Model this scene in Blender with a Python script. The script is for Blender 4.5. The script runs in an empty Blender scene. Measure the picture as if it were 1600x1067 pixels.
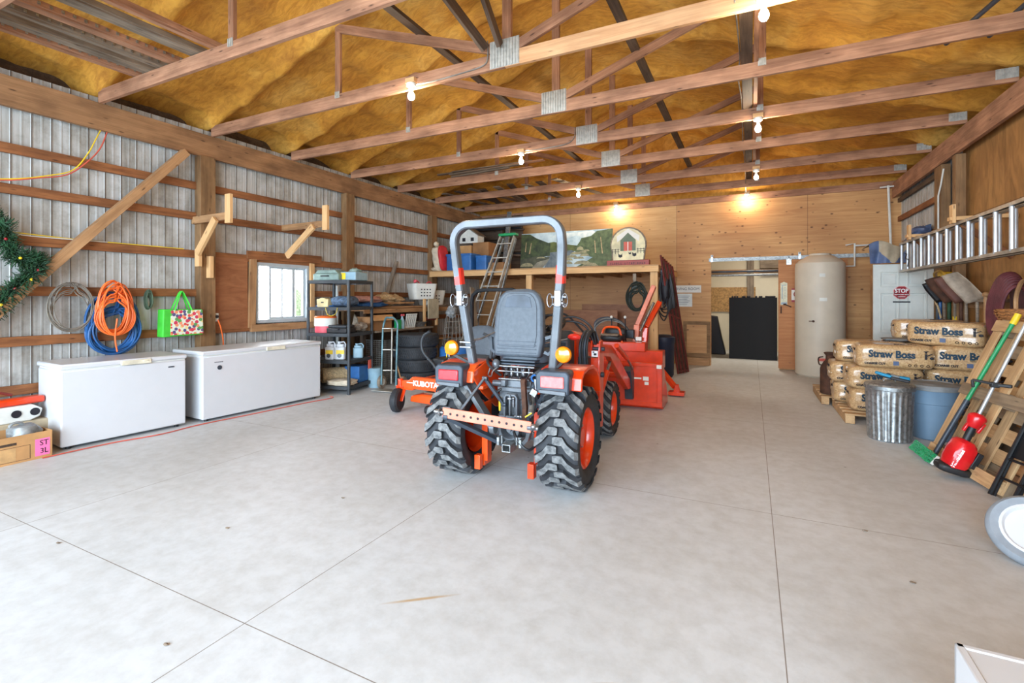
import bpy, bmesh, math, random
from mathutils import Vector, Matrix, noise, Euler
random.seed(7)
SC = bpy.context.scene
COL = SC.collection
PI = math.pi
R = math.radians

# ---------------------------------------------------------------- camera
cam_d = bpy.data.cameras.new('camera')
cam = bpy.data.objects.new('camera', cam_d)
COL.objects.link(cam)
cam.location = (0, 0, 1.42)
cam.rotation_euler = (R(90), 0, R(26.3))
cam_d.sensor_width = 36
cam_d.lens = 757 / 1600 * 36
cam_d.shift_y = -(533.5 - 466) / 1600
cam_d.clip_start = 0.05
SC.camera = cam

# ---------------------------------------------------------------- world, daylight, exposure
SC.view_settings.view_transform = 'Standard'
SC.view_settings.look = 'None'
SC.view_settings.exposure = 0.6
SC.view_settings.gamma = 1
SC.view_settings.use_curve_mapping = False
world = bpy.data.worlds.new('overcast_sky')
SC.world = world
world.use_nodes = True
bg = world.node_tree.nodes['Background']
bg.inputs[0].default_value = (0.86, 0.93, 1.0, 1)
bg.inputs[1].default_value = 2.2


def area_light(name, loc, rot, sx, sy, power, color, spread=180):
    l = bpy.data.lights.new(name, 'AREA')
    l.shape = 'RECTANGLE'
    l.size = sx
    l.size_y = sy
    l.energy = power
    l.color = color
    l.spread = R(spread)
    o = bpy.data.objects.new(name, l)
    o.location = loc
    o.rotation_euler = rot
    COL.objects.link(o)
    return o


# daylight through the open overhead door behind the camera
area_light('door_daylight', (-2.3, -4.6, 2.3), (R(88), 0, 0), 11.0, 4.4, 1350, (0.66, 0.83, 1.0))
# daylight through the small side window
area_light('window_daylight', (-6.62, 5.06, 1.5), (R(90), 0, R(-90)), 0.85, 0.8, 28, (0.85, 0.93, 1.0))
BULB_POWER = 1.0

# ---------------------------------------------------------------- materials
def s2l(v):
    v = v / 255
    return v / 12.92 if v <= 0.04045 else ((v + 0.055) / 1.055) ** 2.4


def rgb(c):
    return (s2l(c[0]), s2l(c[1]), s2l(c[2]), 1)


class NT:
    def __init__(s, name):
        s.m = bpy.data.materials.new(name)
        s.m.use_nodes = True
        s.t = s.m.node_tree
        s.b = s.t.nodes['Principled BSDF']

    def n(s, kind, **kw):
        nd = s.t.nodes.new(kind)
        for k, v in kw.items():
            if k.startswith('_'):
                setattr(nd, k[1:], v)
            else:
                nd.inputs[k.replace('__', ' ')].default_value = v
        return nd

    def l(s, a, ao, b, bi):
        s.t.links.new(a.outputs[ao], b.inputs[bi])

    def coord(s, scale=(1, 1, 1), rnd=True, kind='Object'):
        tc = s.n('ShaderNodeTexCoord')
        mp = s.n('ShaderNodeMapping')
        mp.inputs['Scale'].default_value = scale
        s.l(tc, kind, mp, 'Vector')
        if rnd:
            oi = s.n('ShaderNodeObjectInfo')
            mu = s.n('ShaderNodeMath', _operation='MULTIPLY')
            mu.inputs[1].default_value = 37.0
            s.l(oi, 'Random', mu, 0)
            s.l(mu, 0, mp, 'Location')
        return mp

    def ramp(s, stops, src, out):
        r = s.n('ShaderNodeValToRGB')
        e = r.color_ramp.elements
        while len(e) < len(stops):
            e.new(0.5)
        for i, (p, c) in enumerate(stops):
            e[i].position = p
            e[i].color = c if len(c) == 4 else rgb(c)
        s.l(src, out, r, 'Fac')
        return r

    def mix(s, mode, fac, a, ao, b, bo):
        m = s.n('ShaderNodeMix', _data_type='RGBA', _blend_type=mode)
        if isinstance(fac, tuple):
            s.l(fac[0], fac[1], m, 0)
        else:
            m.inputs[0].default_value = fac
        for src, o, idx in ((a, ao, 6), (b, bo, 7)):
            if o is None:
                m.inputs[idx].default_value = rgb(src)
            else:
                s.t.links.new(src.outputs[o], m.inputs[idx])
        return m

    def bump(s, src, out, strength=0.3, dist=0.01):
        b = s.n('ShaderNodeBump')
        b.inputs['Strength'].default_value = strength
        b.inputs['Distance'].default_value = dist
        s.l(src, out, b, 'Height')
        s.l(b, 'Normal', s.b, 'Normal')
        return b


def simple(name, col, rough=0.5, metal=0.0, var=0.12, scale=6.0, bump=0.0, col2=None, coat=0.0, alpha=1.0, trans=0.0):
    t = NT(name)
    mp = t.coord()
    nz = t.n('ShaderNodeTexNoise', Scale=scale, Detail=5.0, Roughness=0.6)
    t.l(mp, 0, nz, 'Vector')
    if col2 is None:
        col2 = tuple(max(0, c * (1 - var)) for c in col)
        hi = tuple(min(255, c * (1 + var * 0.5)) for c in col)
    else:
        hi = col
    r = t.ramp([(0.35, col2), (0.65, hi)], nz, 0)
    t.l(r, 0, t.b, 'Base Color')
    t.b.inputs['Roughness'].default_value = rough
    t.b.inputs['Metallic'].default_value = metal
    t.b.inputs['Coat Weight'].default_value = coat
    t.b.inputs['Alpha'].default_value = alpha
    t.b.inputs['Transmission Weight'].default_value = trans
    if bump:
        t.bump(nz, 0, bump, 0.01)
    return t.m


def wood(name, c1, c2, dirt=0.35, rough=0.75, grain=1.0):
    t = NT(name)
    mp = t.coord((0.8, 14 * grain, 14 * grain))
    nz = t.n('ShaderNodeTexNoise', Scale=2.2, Detail=6.0, Roughness=0.65, Distortion=0.8)
    t.l(mp, 0, nz, 'Vector')
    r = t.ramp([(0.3, c1), (0.7, c2)], nz, 0)
    mp2 = t.coord((1.5, 3, 3))
    n2 = t.n('ShaderNodeTexNoise', Scale=2.0, Detail=4.0)
    t.l(mp2, 0, n2, 'Vector')
    r2 = t.ramp([(0.35, (120, 105, 95)), (0.62, (255, 255, 255))], n2, 0)
    m = t.mix('MULTIPLY', dirt, r, 0, r2, 0)
    mpk = t.coord((2.2, 9, 9))
    vk = t.n('ShaderNodeTexVoronoi', Scale=1.6)
    t.l(mpk, 0, vk, 'Vector')
    rk = t.ramp([(0.05, (70, 38, 20)), (0.13, (255, 255, 255))], vk, 'Distance')
    m2 = t.mix('MULTIPLY', 0.75, m, 2, rk, 0)
    t.l(m2, 2, t.b, 'Base Color')
    t.b.inputs['Roughness'].default_value = rough
    t.bump(nz, 0, 0.25, 0.004)
    return t.m


def plywood(name, c1, c2, seams=True, kscale=4.2, kr=0.05, gscale=(0.6, 0.6, 9.0), sx=1.22, sz=2.44, ox=0.0, oz=0.0, axis='X', knots=1.0):
    t = NT(name)
    mp = t.coord(gscale, rnd=False)
    nz = t.n('ShaderNodeTexNoise', Scale=1.6, Detail=7.0, Roughness=0.6, Distortion=1.2)
    t.l(mp, 0, nz, 'Vector')
    r = t.ramp([(0.32, c1), (0.68, c2)], nz, 0)
    mpk = t.coord((1, 1, 1.6), rnd=False)
    vk = t.n('ShaderNodeTexVoronoi', Scale=kscale)
    t.l(mpk, 0, vk, 'Vector')
    rk = t.ramp([(kr, (92, 48, 22)), (kr * 2.4, (255, 255, 255))], vk, 'Distance')
    m = t.mix('MULTIPLY', 0.8 * knots, r, 0, rk, 0)
    big = t.n('ShaderNodeTexNoise', Scale=0.9, Detail=2.0)
    mpb = t.coord((1, 1, 1), rnd=False)
    t.l(mpb, 0, big, 'Vector')
    rb = t.ramp([(0.3, (205, 190, 178)), (0.7, (255, 255, 255))], big, 0)
    m = t.mix('MULTIPLY', 0.7, m, 2, rb, 0)
    last = m
    if seams:
        tc = t.n('ShaderNodeTexCoord')
        sp = t.n('ShaderNodeSeparateXYZ')
        t.l(tc, 'Object', sp, 0)
        for ax, per, off in ((axis, sx, ox), ('Z', sz, oz)):
            a = t.n('ShaderNodeMath', _operation='ADD')
            a.inputs[1].default_value = off + 100 * per
            t.l(sp, ax, a, 0)
            w = t.n('ShaderNodeMath', _operation='MODULO')
            w.inputs[1].default_value = per
            t.l(a, 0, w, 0)
            cmp_ = t.n('ShaderNodeMath', _operation='LESS_THAN')
            cmp_.inputs[1].default_value = 0.006
            t.l(w, 0, cmp_, 0)
            last = t.mix('MIX', (cmp_, 0), last, 2, (84, 48, 24), None)
    t.l(last, 2, t.b, 'Base Color')
    t.b.inputs['Roughness'].default_value = 0.6
    t.bump(nz, 0, 0.12, 0.004)
    return t.m


def emit(name, col, strength):
    t = NT(name)
    t.b.inputs['Base Color'].default_value = rgb(col)
    t.b.inputs['Emission Color'].default_value = rgb(col)
    t.b.inputs['Emission Strength'].default_value = strength
    return t.m


def glass_mat(name, tint=(255, 255, 255), rough=0.0):
    t = NT(name)
    t.b.inputs['Base Color'].default_value = rgb(tint)
    t.b.inputs['Roughness'].default_value = rough
    t.b.inputs['Transmission Weight'].default_value = 1.0
    t.b.inputs['IOR'].default_value = 1.1
    return t.m


def mat_concrete():
    t = NT('concrete')
    mp = t.coord((1, 1, 1), rnd=False)
    n1 = t.n('ShaderNodeTexNoise', Scale=0.8, Detail=8.0, Roughness=0.62)
    t.l(mp, 0, n1, 'Vector')
    r1 = t.ramp([(0.3, (200, 204, 206)), (0.7, (212, 216, 219))], n1, 0)
    n2 = t.n('ShaderNodeTexNoise', Scale=9.0, Detail=8.0, Roughness=0.7)
    t.l(mp, 0, n2, 'Vector')
    r2 = t.ramp([(0.3, (236, 234, 231)), (0.6, (255, 255, 255))], n2, 0)
    m = t.mix('MULTIPLY', 1.0, r1, 0, r2, 0)
    # dusty brown mottling over the whole floor
    n3 = t.n('ShaderNodeTexNoise', Scale=0.55, Detail=5.0, Roughness=0.6)
    mp3 = t.coord((1, 0.7, 1), rnd=False)
    t.l(mp3, 0, n3, 'Vector')
    r3 = t.ramp([(0.40, (200, 186, 168)), (0.64, (255, 255, 255))], n3, 0)
    m = t.mix('MULTIPLY', 0.22, m, 2, r3, 0)
    # little dark specks and scuffs
    vo = t.n('ShaderNodeTexVoronoi', Scale=1.9)
    t.l(mp, 0, vo, 'Vector')
    rv = t.ramp([(0.012, (95, 80, 62)), (0.02, (255, 255, 255))], vo, 'Distance')
    m = t.mix('MULTIPLY', 0.8, m, 2, rv, 0)
    # saw-cut joints
    tc = t.n('ShaderNodeTexCoord')
    sp = t.n('ShaderNodeSeparateXYZ')
    t.l(tc, 'Object', sp, 0)
    last = m
    for ax, p in (('X', 0.12), ('X', -1.985), ('Y', 1.38), ('Y', 3.62), ('Y', 6.2), ('X', -4.1), ('Y', 9.1)):
        a = t.n('ShaderNodeMath', _operation='SUBTRACT')
        a.inputs[1].default_value = p
        t.l(sp, ax, a, 0)
        ab = t.n('ShaderNodeMath', _operation='ABSOLUTE')
        t.l(a, 0, ab, 0)
        lt = t.n('ShaderNodeMath', _operation='LESS_THAN')
        lt.inputs[1].default_value = 0.0022
        t.l(ab, 0, lt, 0)
        last = t.mix('MIX', (lt, 0), last, 2, (128, 120, 112), None)
    # two faint rusty drag marks
    for cx_, cy_, ang, L_ in ((-1.40, 1.86, 38, 0.20), (-0.62, 1.66, 34, 0.22)):
        mpz = t.n('ShaderNodeMapping', _vector_type='TEXTURE')
        mpz.inputs['Location'].default_value = (cx_, cy_, 0)
        mpz.inputs['Rotation'].default_value = (0, 0, R(ang))
        mpz.inputs['Scale'].default_value = (L_, 0.014, 1)
        t.l(tc, 'Object', mpz, 'Vector')
        ln = t.n('ShaderNodeVectorMath', _operation='LENGTH')
        t.l(mpz, 0, ln, 0)
        rl_ = t.ramp([(0.35, (236, 202, 160)), (1.0, (255, 255, 255))], ln, 'Value')
        last = t.mix('MULTIPLY', 1.0, last, 2, rl_, 0)
    t.l(last, 2, t.b, 'Base Color')
    t.b.inputs['Roughness'].default_value = 0.55
    t.b.inputs['Specular IOR Level'].default_value = 0.35
    t.bump(n2, 0, 0.06, 0.004)
    return t.m


def mat_steel_sheet():
    t = NT('weathered_steel_sheet')
    mp = t.coord((1, 6.5, 0.45), rnd=False)
    n1 = t.n('ShaderNodeTexNoise', Scale=1.5, Detail=8.0, Roughness=0.65)
    t.l(mp, 0, n1, 'Vector')
    r1 = t.ramp([(0.28, (146, 144, 137)), (0.48, (182, 182, 178)), (0.72, (204, 207, 208))], n1, 0)
    mp2 = t.coord((2.4, 2.4, 2.4), rnd=False)
    n2 = t.n('ShaderNodeTexNoise', Scale=1.5, Detail=7.0, Roughness=0.7)
    t.l(mp2, 0, n2, 'Vector')
    r2 = t.ramp([(0.33, (168, 158, 142)), (0.55, (255, 255, 255))], n2, 0)
    m = t.mix('MULTIPLY', 0.6, r1, 0, r2, 0)
    # rust line along each lap seam, every six inches
    tc = t.n('ShaderNodeTexCoord')
    sp = t.n('ShaderNodeSeparateXYZ')
    t.l(tc, 'Object', sp, 0)
    a = t.n('ShaderNodeMath', _operation='ADD')
    a.inputs[1].default_value = 15.25 - 2.046 + 0.1525 * 20
    t.l(sp, 'Y', a, 0)
    w = t.n('ShaderNodeMath', _operation='MODULO')
    w.inputs[1].default_value = 0.1525
    t.l(a, 0, w, 0)
    lt = t.n('ShaderNodeMath', _operation='LESS_THAN')
    lt.inputs[1].default_value = 0.0085
    t.l(w, 0, lt, 0)
    m = t.mix('MIX', (lt, 0), m, 2, (84, 72, 62), None)
    t.l(m, 2, t.b, 'Base Color')
    t.b.inputs['Roughness'].default_value = 0.55
    t.b.inputs['Metallic'].default_value = 0.0
    return t.m


def mat_foam():
    t = NT('spray_foam')
    mp = t.coord((1, 1, 1), rnd=False)
    n1 = t.n('ShaderNodeTexNoise', Scale=1.1, Detail=8.0, Roughness=0.6, Distortion=0.4)
    t.l(mp, 0, n1, 'Vector')
    r1 = t.ramp([(0.3, (190, 130, 46)), (0.5, (222, 162, 62)), (0.72, (238, 190, 98))], n1, 0)
    mp2 = t.coord((1.2, 3.5, 1.2), rnd=False)
    n2 = t.n('ShaderNodeTexNoise', Scale=5.0, Detail=8.0, Roughness=0.7, Distortion=1.0)
    t.l(mp2, 0, n2, 'Vector')
    r2 = t.ramp([(0.32, (172, 136, 92)), (0.58, (255, 255, 255))], n2, 0)
    m = t.mix('MULTIPLY', 0.6, r1, 0, r2, 0)
    t.l(m, 2, t.b, 'Base Color')
    t.b.inputs['Roughness'].default_value = 0.8
    ad = t.n('ShaderNodeMath', _operation='ADD')
    t.l(n1, 0, ad, 0)
    t.l(n2, 0, ad, 1)
    t.bump(ad, 0, 0.4, 0.02)
    return t.m


def mat_spots(name, base, spots, scale=14.0):
    """printed cloth: round spots of several colours on a pale ground"""
    t = NT(name)
    mp = t.coord((1, 1, 1), rnd=False)
    vo = t.n('ShaderNodeTexVoronoi', Scale=scale)
    t.l(mp, 0, vo, 'Vector')
    hs = t.n('ShaderNodeSeparateColor')
    t.l(vo, 'Color', hs, 0)
    rc = t.ramp([(i / max(1, len(spots) - 1), c) for i, c in enumerate(spots)], hs, 0)
    rc.color_ramp.interpolation = 'CONSTANT'
    lt = t.n('ShaderNodeMath', _operation='LESS_THAN')
    lt.inputs[1].default_value = 0.56
    t.l(vo, 'Distance', lt, 0)
    m = t.mix('MIX', (lt, 0), base, None, rc, 0)
    t.l(m, 2, t.b, 'Base Color')
    t.b.inputs['Roughness'].default_value = 0.6
    return t.m


def mat_galv(name='galvanised_steel', rough=0.32, tint=(190, 196, 198)):
    t = NT(name)
    mp = t.coord((1, 1, 1))
    vo = t.n('ShaderNodeTexVoronoi', Scale=38.0)
    t.l(mp, 0, vo, 'Vector')
    hs = t.n('ShaderNodeSeparateColor')
    t.l(vo, 'Color', hs, 0)
    d = tuple(c * 0.78 for c in tint)
    r = t.ramp([(0.0, d), (1.0, tint)], hs, 0)
    t.l(r, 0, t.b, 'Base Color')
    t.b.inputs['Metallic'].default_value = 0.85
    t.b.inputs['Roughness'].default_value = rough
    return t.m


M = {}
M['concrete'] = mat_concrete()
M['sheet'] = mat_steel_sheet()
M['foam'] = mat_foam()
M['header'] = wood('brown_header_beam', (136, 98, 64), (172, 128, 88), 0.45)
M['girt'] = wood('reddish_board', (124, 74, 40), (174, 114, 68), 0.5)
M['post'] = wood('grey_brown_post', (124, 92, 58), (160, 122, 82), 0.45)
M['truss'] = wood('truss_lumber', (146, 100, 74), (196, 146, 112), 0.45)
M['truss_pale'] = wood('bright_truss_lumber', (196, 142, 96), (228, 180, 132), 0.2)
M['pine'] = wood('fresh_pine', (206, 158, 104), (232, 188, 134), 0.15)
M['oldpine'] = wood('old_pine', (160, 116, 76), (196, 152, 106), 0.4)
M['greywood'] = wood('weathered_grey_board', (112, 98, 84), (160, 144, 124), 0.5)
M['darkwood'] = wood('dusty_dark_board', (72, 56, 44), (110, 88, 70), 0.5)
M['pallet'] = wood('pallet_wood', (178, 138, 94), (222, 184, 136), 0.35)
M['pallet_grey'] = wood('stained_pallet_wood', (132, 112, 90), (170, 146, 116), 0.45)
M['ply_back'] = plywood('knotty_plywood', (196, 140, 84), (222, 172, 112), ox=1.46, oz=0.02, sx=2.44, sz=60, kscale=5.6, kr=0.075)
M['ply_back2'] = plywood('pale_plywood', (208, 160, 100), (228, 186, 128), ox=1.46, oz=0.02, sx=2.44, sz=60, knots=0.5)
M['ply_low'] = plywood('shaded_knotty_plywood', (172, 118, 68), (200, 146, 90), ox=1.46, oz=0.02, sx=2.44, sz=60, knots=0.7)  # knotty wall plywood with the loft's shade put into its darker colour
M['ply_right'] = plywood('mottled_plywood', (150, 108, 58), (196, 146, 86), axis='Y', gscale=(0.6, 5.0, 1.6), knots=0.3)
M['ply_old'] = plywood('old_plywood', (140, 86, 52), (176, 118, 78), seams=False, gscale=(1.5, 1.5, 6), knots=0.2)
M['ply_door'] = plywood('door_plywood', (184, 116, 62), (210, 146, 88), seams=False, knots=0.3)
M['galv'] = mat_galv()
M['galv_dull'] = mat_galv('dull_galvanised', 0.5, (168, 172, 172))
M['plate'] = simple('pressed_plate_steel', (184, 181, 172), 0.5, 0.25, 0.12, 20)
M['alu'] = simple('brushed_aluminium', (188, 190, 192), 0.45, 0.55, 0.1)
M['alu_old'] = simple('dull_aluminium', (190, 184, 172), 0.45, 0.6, 0.15)
M['chrome'] = simple('bright_steel', (150, 152, 156), 0.34, 0.9, 0.25, 25)
M['white'] = simple('white_enamel', (208, 210, 213), 0.3, 0, 0.008, coat=0.2)
M['white_old'] = simple('aged_white_plastic', (222, 222, 214), 0.5, 0, 0.06)
M['black'] = simple('black_plastic', (34, 34, 36), 0.5, 0, 0.2)
M['blackm'] = simple('black_metal', (28, 30, 34), 0.4, 0.3, 0.2)
M['charcoal'] = simple('charcoal_plastic', (54, 58, 62), 0.55, 0, 0.12)
M['kgrey'] = simple('grey_machine_paint', (98, 103, 108), 0.35, 0.25, 0.12, coat=0.1)
M['kgrey2'] = simple('dark_grey_machine_paint', (62, 70, 80), 0.45, 0.2, 0.2)
M['orange'] = simple('orange_machine_paint', (240, 84, 24), 0.3, 0, 0.06, coat=0.4)
M['redorange'] = simple('red_orange_machine_paint', (226, 60, 10), 0.3, 0, 0.08, coat=0.4)
M['faded'] = simple('faded_orange_paint', (224, 134, 108), 0.5, 0, 0.1)
M['rubber'] = simple('tyre_rubber', (44, 46, 50), 0.7, 0, 0.25, 9.0, 0.2)
M['rubber_dust'] = simple('dusty_lug_rubber', (130, 131, 130), 0.85, 0, 0.3, 30.0, 0.2, col2=(80, 82, 83))
M['seat'] = simple('grey_vinyl', (82, 90, 98), 0.55, 0, 0.08, 30.0, 0.05)
M['redlens'] = simple('red_lens', (196, 40, 50), 0.15, 0, 0.15, 30, coat=0.6)
M['pinklens'] = simple('pale_red_lens', (232, 120, 118), 0.2, 0, 0.1, 30, coat=0.6)
M['amber'] = simple('amber_lens', (250, 140, 20), 0.15, 0, 0.12, 20, coat=0.6)
M['redtape'] = simple('red_tape', (236, 52, 40), 0.25, 0, 0.05)
M['blue'] = simple('blue_plastic', (46, 104, 168), 0.45, 0, 0.1)
M['bluehose'] = simple('blue_hose', (34, 92, 152), 0.45, 0, 0.1)
M['orangecord'] = simple('orange_cord', (244, 112, 44), 0.5, 0, 0.08)
M['redcord'] = simple('red_cord', (206, 92, 74), 0.5, 0, 0.08)
M['yellow'] = simple('yellow_plastic', (238, 204, 40), 0.45, 0, 0.08)
M['green'] = simple('green_plastic', (30, 150, 90), 0.4, 0, 0.1)
M['dkgreen'] = simple('dark_green', (36, 74, 44), 0.7, 0, 0.3, 12)
M['brightgreen'] = simple('bright_green_cloth', (70, 200, 60), 0.6, 0, 0.1)
M['red'] = simple('red_tool_plastic', (216, 24, 32), 0.3, 0, 0.08, coat=0.3)
M['maroon'] = simple('maroon_paint', (112, 38, 32), 0.5, 0, 0.2)
M['hose_red'] = simple('maroon_hose', (98, 46, 50), 0.5, 0, 0.2)
M['rust'] = simple('rusty_iron', (92, 58, 40), 0.8, 0.1, 0.3, 9, 0.3, col2=(58, 38, 28))
M['cardboard'] = simple('cardboard', (196, 148, 96), 0.8, 0, 0.08, 4)
M['card_dk'] = simple('worn_cardboard', (158, 112, 70), 0.8, 0, 0.12, 4)
M['pink'] = simple('pink_paper', (242, 120, 176), 0.7, 0, 0.04)
M['pinkp'] = simple('pink_plastic', (226, 92, 104), 0.45, 0, 0.08)
M['ink'] = simple('dark_ink', (24, 22, 30), 0.6, 0, 0.05)
M['teal_ink'] = simple('navy_ink', (16, 52, 72), 0.6, 0, 0.05)
M['wht_ink'] = simple('white_ink', (246, 246, 246), 0.5, 0, 0.02)
M['straw'] = simple('straw_in_clear_film', (214, 180, 134), 0.3, 0, 0.1, 60.0, 0.16, col2=(176, 134, 88), coat=0.6)
M['film'] = simple('clear_film', (222, 206, 184), 0.22, 0, 0.1, 30, 0.5, coat=0.6)
M['tank'] = simple('milky_poly_tank', (208, 196, 176), 0.5, 0, 0.05, 1.5)
M['beige'] = simple('beige_wall', (216, 206, 182), 0.7, 0, 0.05, 1)
M['osb'] = simple('strand_board', (180, 140, 88), 0.7, 0, 0.2, 22)
M['greydoor'] = simple('off_white_door', (210, 214, 208), 0.45, 0, 0.03)
M['tarpblue'] = simple('blue_tarp', (86, 104, 140), 0.45, 0, 0.15, 5)
M['tarptan'] = simple('faded_tan_tarp', (170, 156, 132), 0.55, 0, 0.12, 5)
M['bluebin'] = simple('grey_blue_bin', (112, 138, 160), 0.5, 0, 0.05, 3)
M['greylid'] = simple('dusty_grey_lid', (128, 130, 130), 0.65, 0, 0.15, 7)
M['paper'] = simple('paper', (232, 228, 218), 0.7, 0, 0.03)
M['stopred'] = simple('stop_sign_red', (150, 14, 30), 0.45, 0, 0.05)
M['wicker'] = simple('wicker', (166, 110, 62), 0.7, 0, 0.3, 40, 0.4)
M['rope'] = simple('burlap', (190, 164, 124), 0.85, 0, 0.2, 40, 0.3)
M['clothw'] = simple('dusty_white_cloth', (214, 200, 176), 0.85, 0, 0.12, 8, 0.2)
M['pinkbag'] = simple('faded_striped_bag', (196, 140, 122), 0.8, 0, 0.2, 10)
M['teal'] = simple('grey_teal_case', (128, 148, 140), 0.6, 0, 0.15, 6)
M['skyplastic'] = simple('pale_blue_tub', (150, 182, 196), 0.35, 0, 0.08)
M['wire'] = simple('dull_wire', (150, 146, 138), 0.45, 0.6, 0.2)
M['wirecoil'] = simple('grey_cable', (132, 126, 116), 0.5, 0.2, 0.25)
M['glass'] = glass_mat('window_glass')
M['vinyl'] = simple('white_vinyl_frame', (176, 184, 188), 0.4, 0, 0.04)
M['tealmetal'] = simple('teal_painted_steel', (92, 124, 130), 0.5, 0.3, 0.25)
M['lamp_white'] = simple('lamp_socket_white', (226, 224, 216), 0.4, 0, 0.03)
M['oldgrip'] = simple('pale_handle_wood', (176, 132, 88), 0.6, 0, 0.15)
M['crate'] = simple('black_crate_plastic', (9, 9, 11), 0.7, 0, 0.2, 20)


# ---------------------------------------------------------------- builders
def frames(pts, closed=False):
    n = len(pts)
    T = []
    for i in range(n):
        if closed:
            d = pts[(i + 1) % n] - pts[(i - 1) % n]
        else:
            d = pts[min(i + 1, n - 1)] - pts[max(i - 1, 0)]
        if d.length < 1e-9:
            d = Vector((0, 0, 1))
        T.append(d.normalized())
    up = Vector((0, 0, 1)) if abs(T[0].z) < 0.9 else Vector((1, 0, 0))
    nrm = (up - T[0] * up.dot(T[0])).normalized()
    out = []
    for t in T:
        nrm = (nrm - t * nrm.dot(t))
        if nrm.length < 1e-6:
            nrm = t.orthogonal()
        nrm.normalize()
        out.append((t, nrm.copy(), t.cross(nrm)))
    return out


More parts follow.
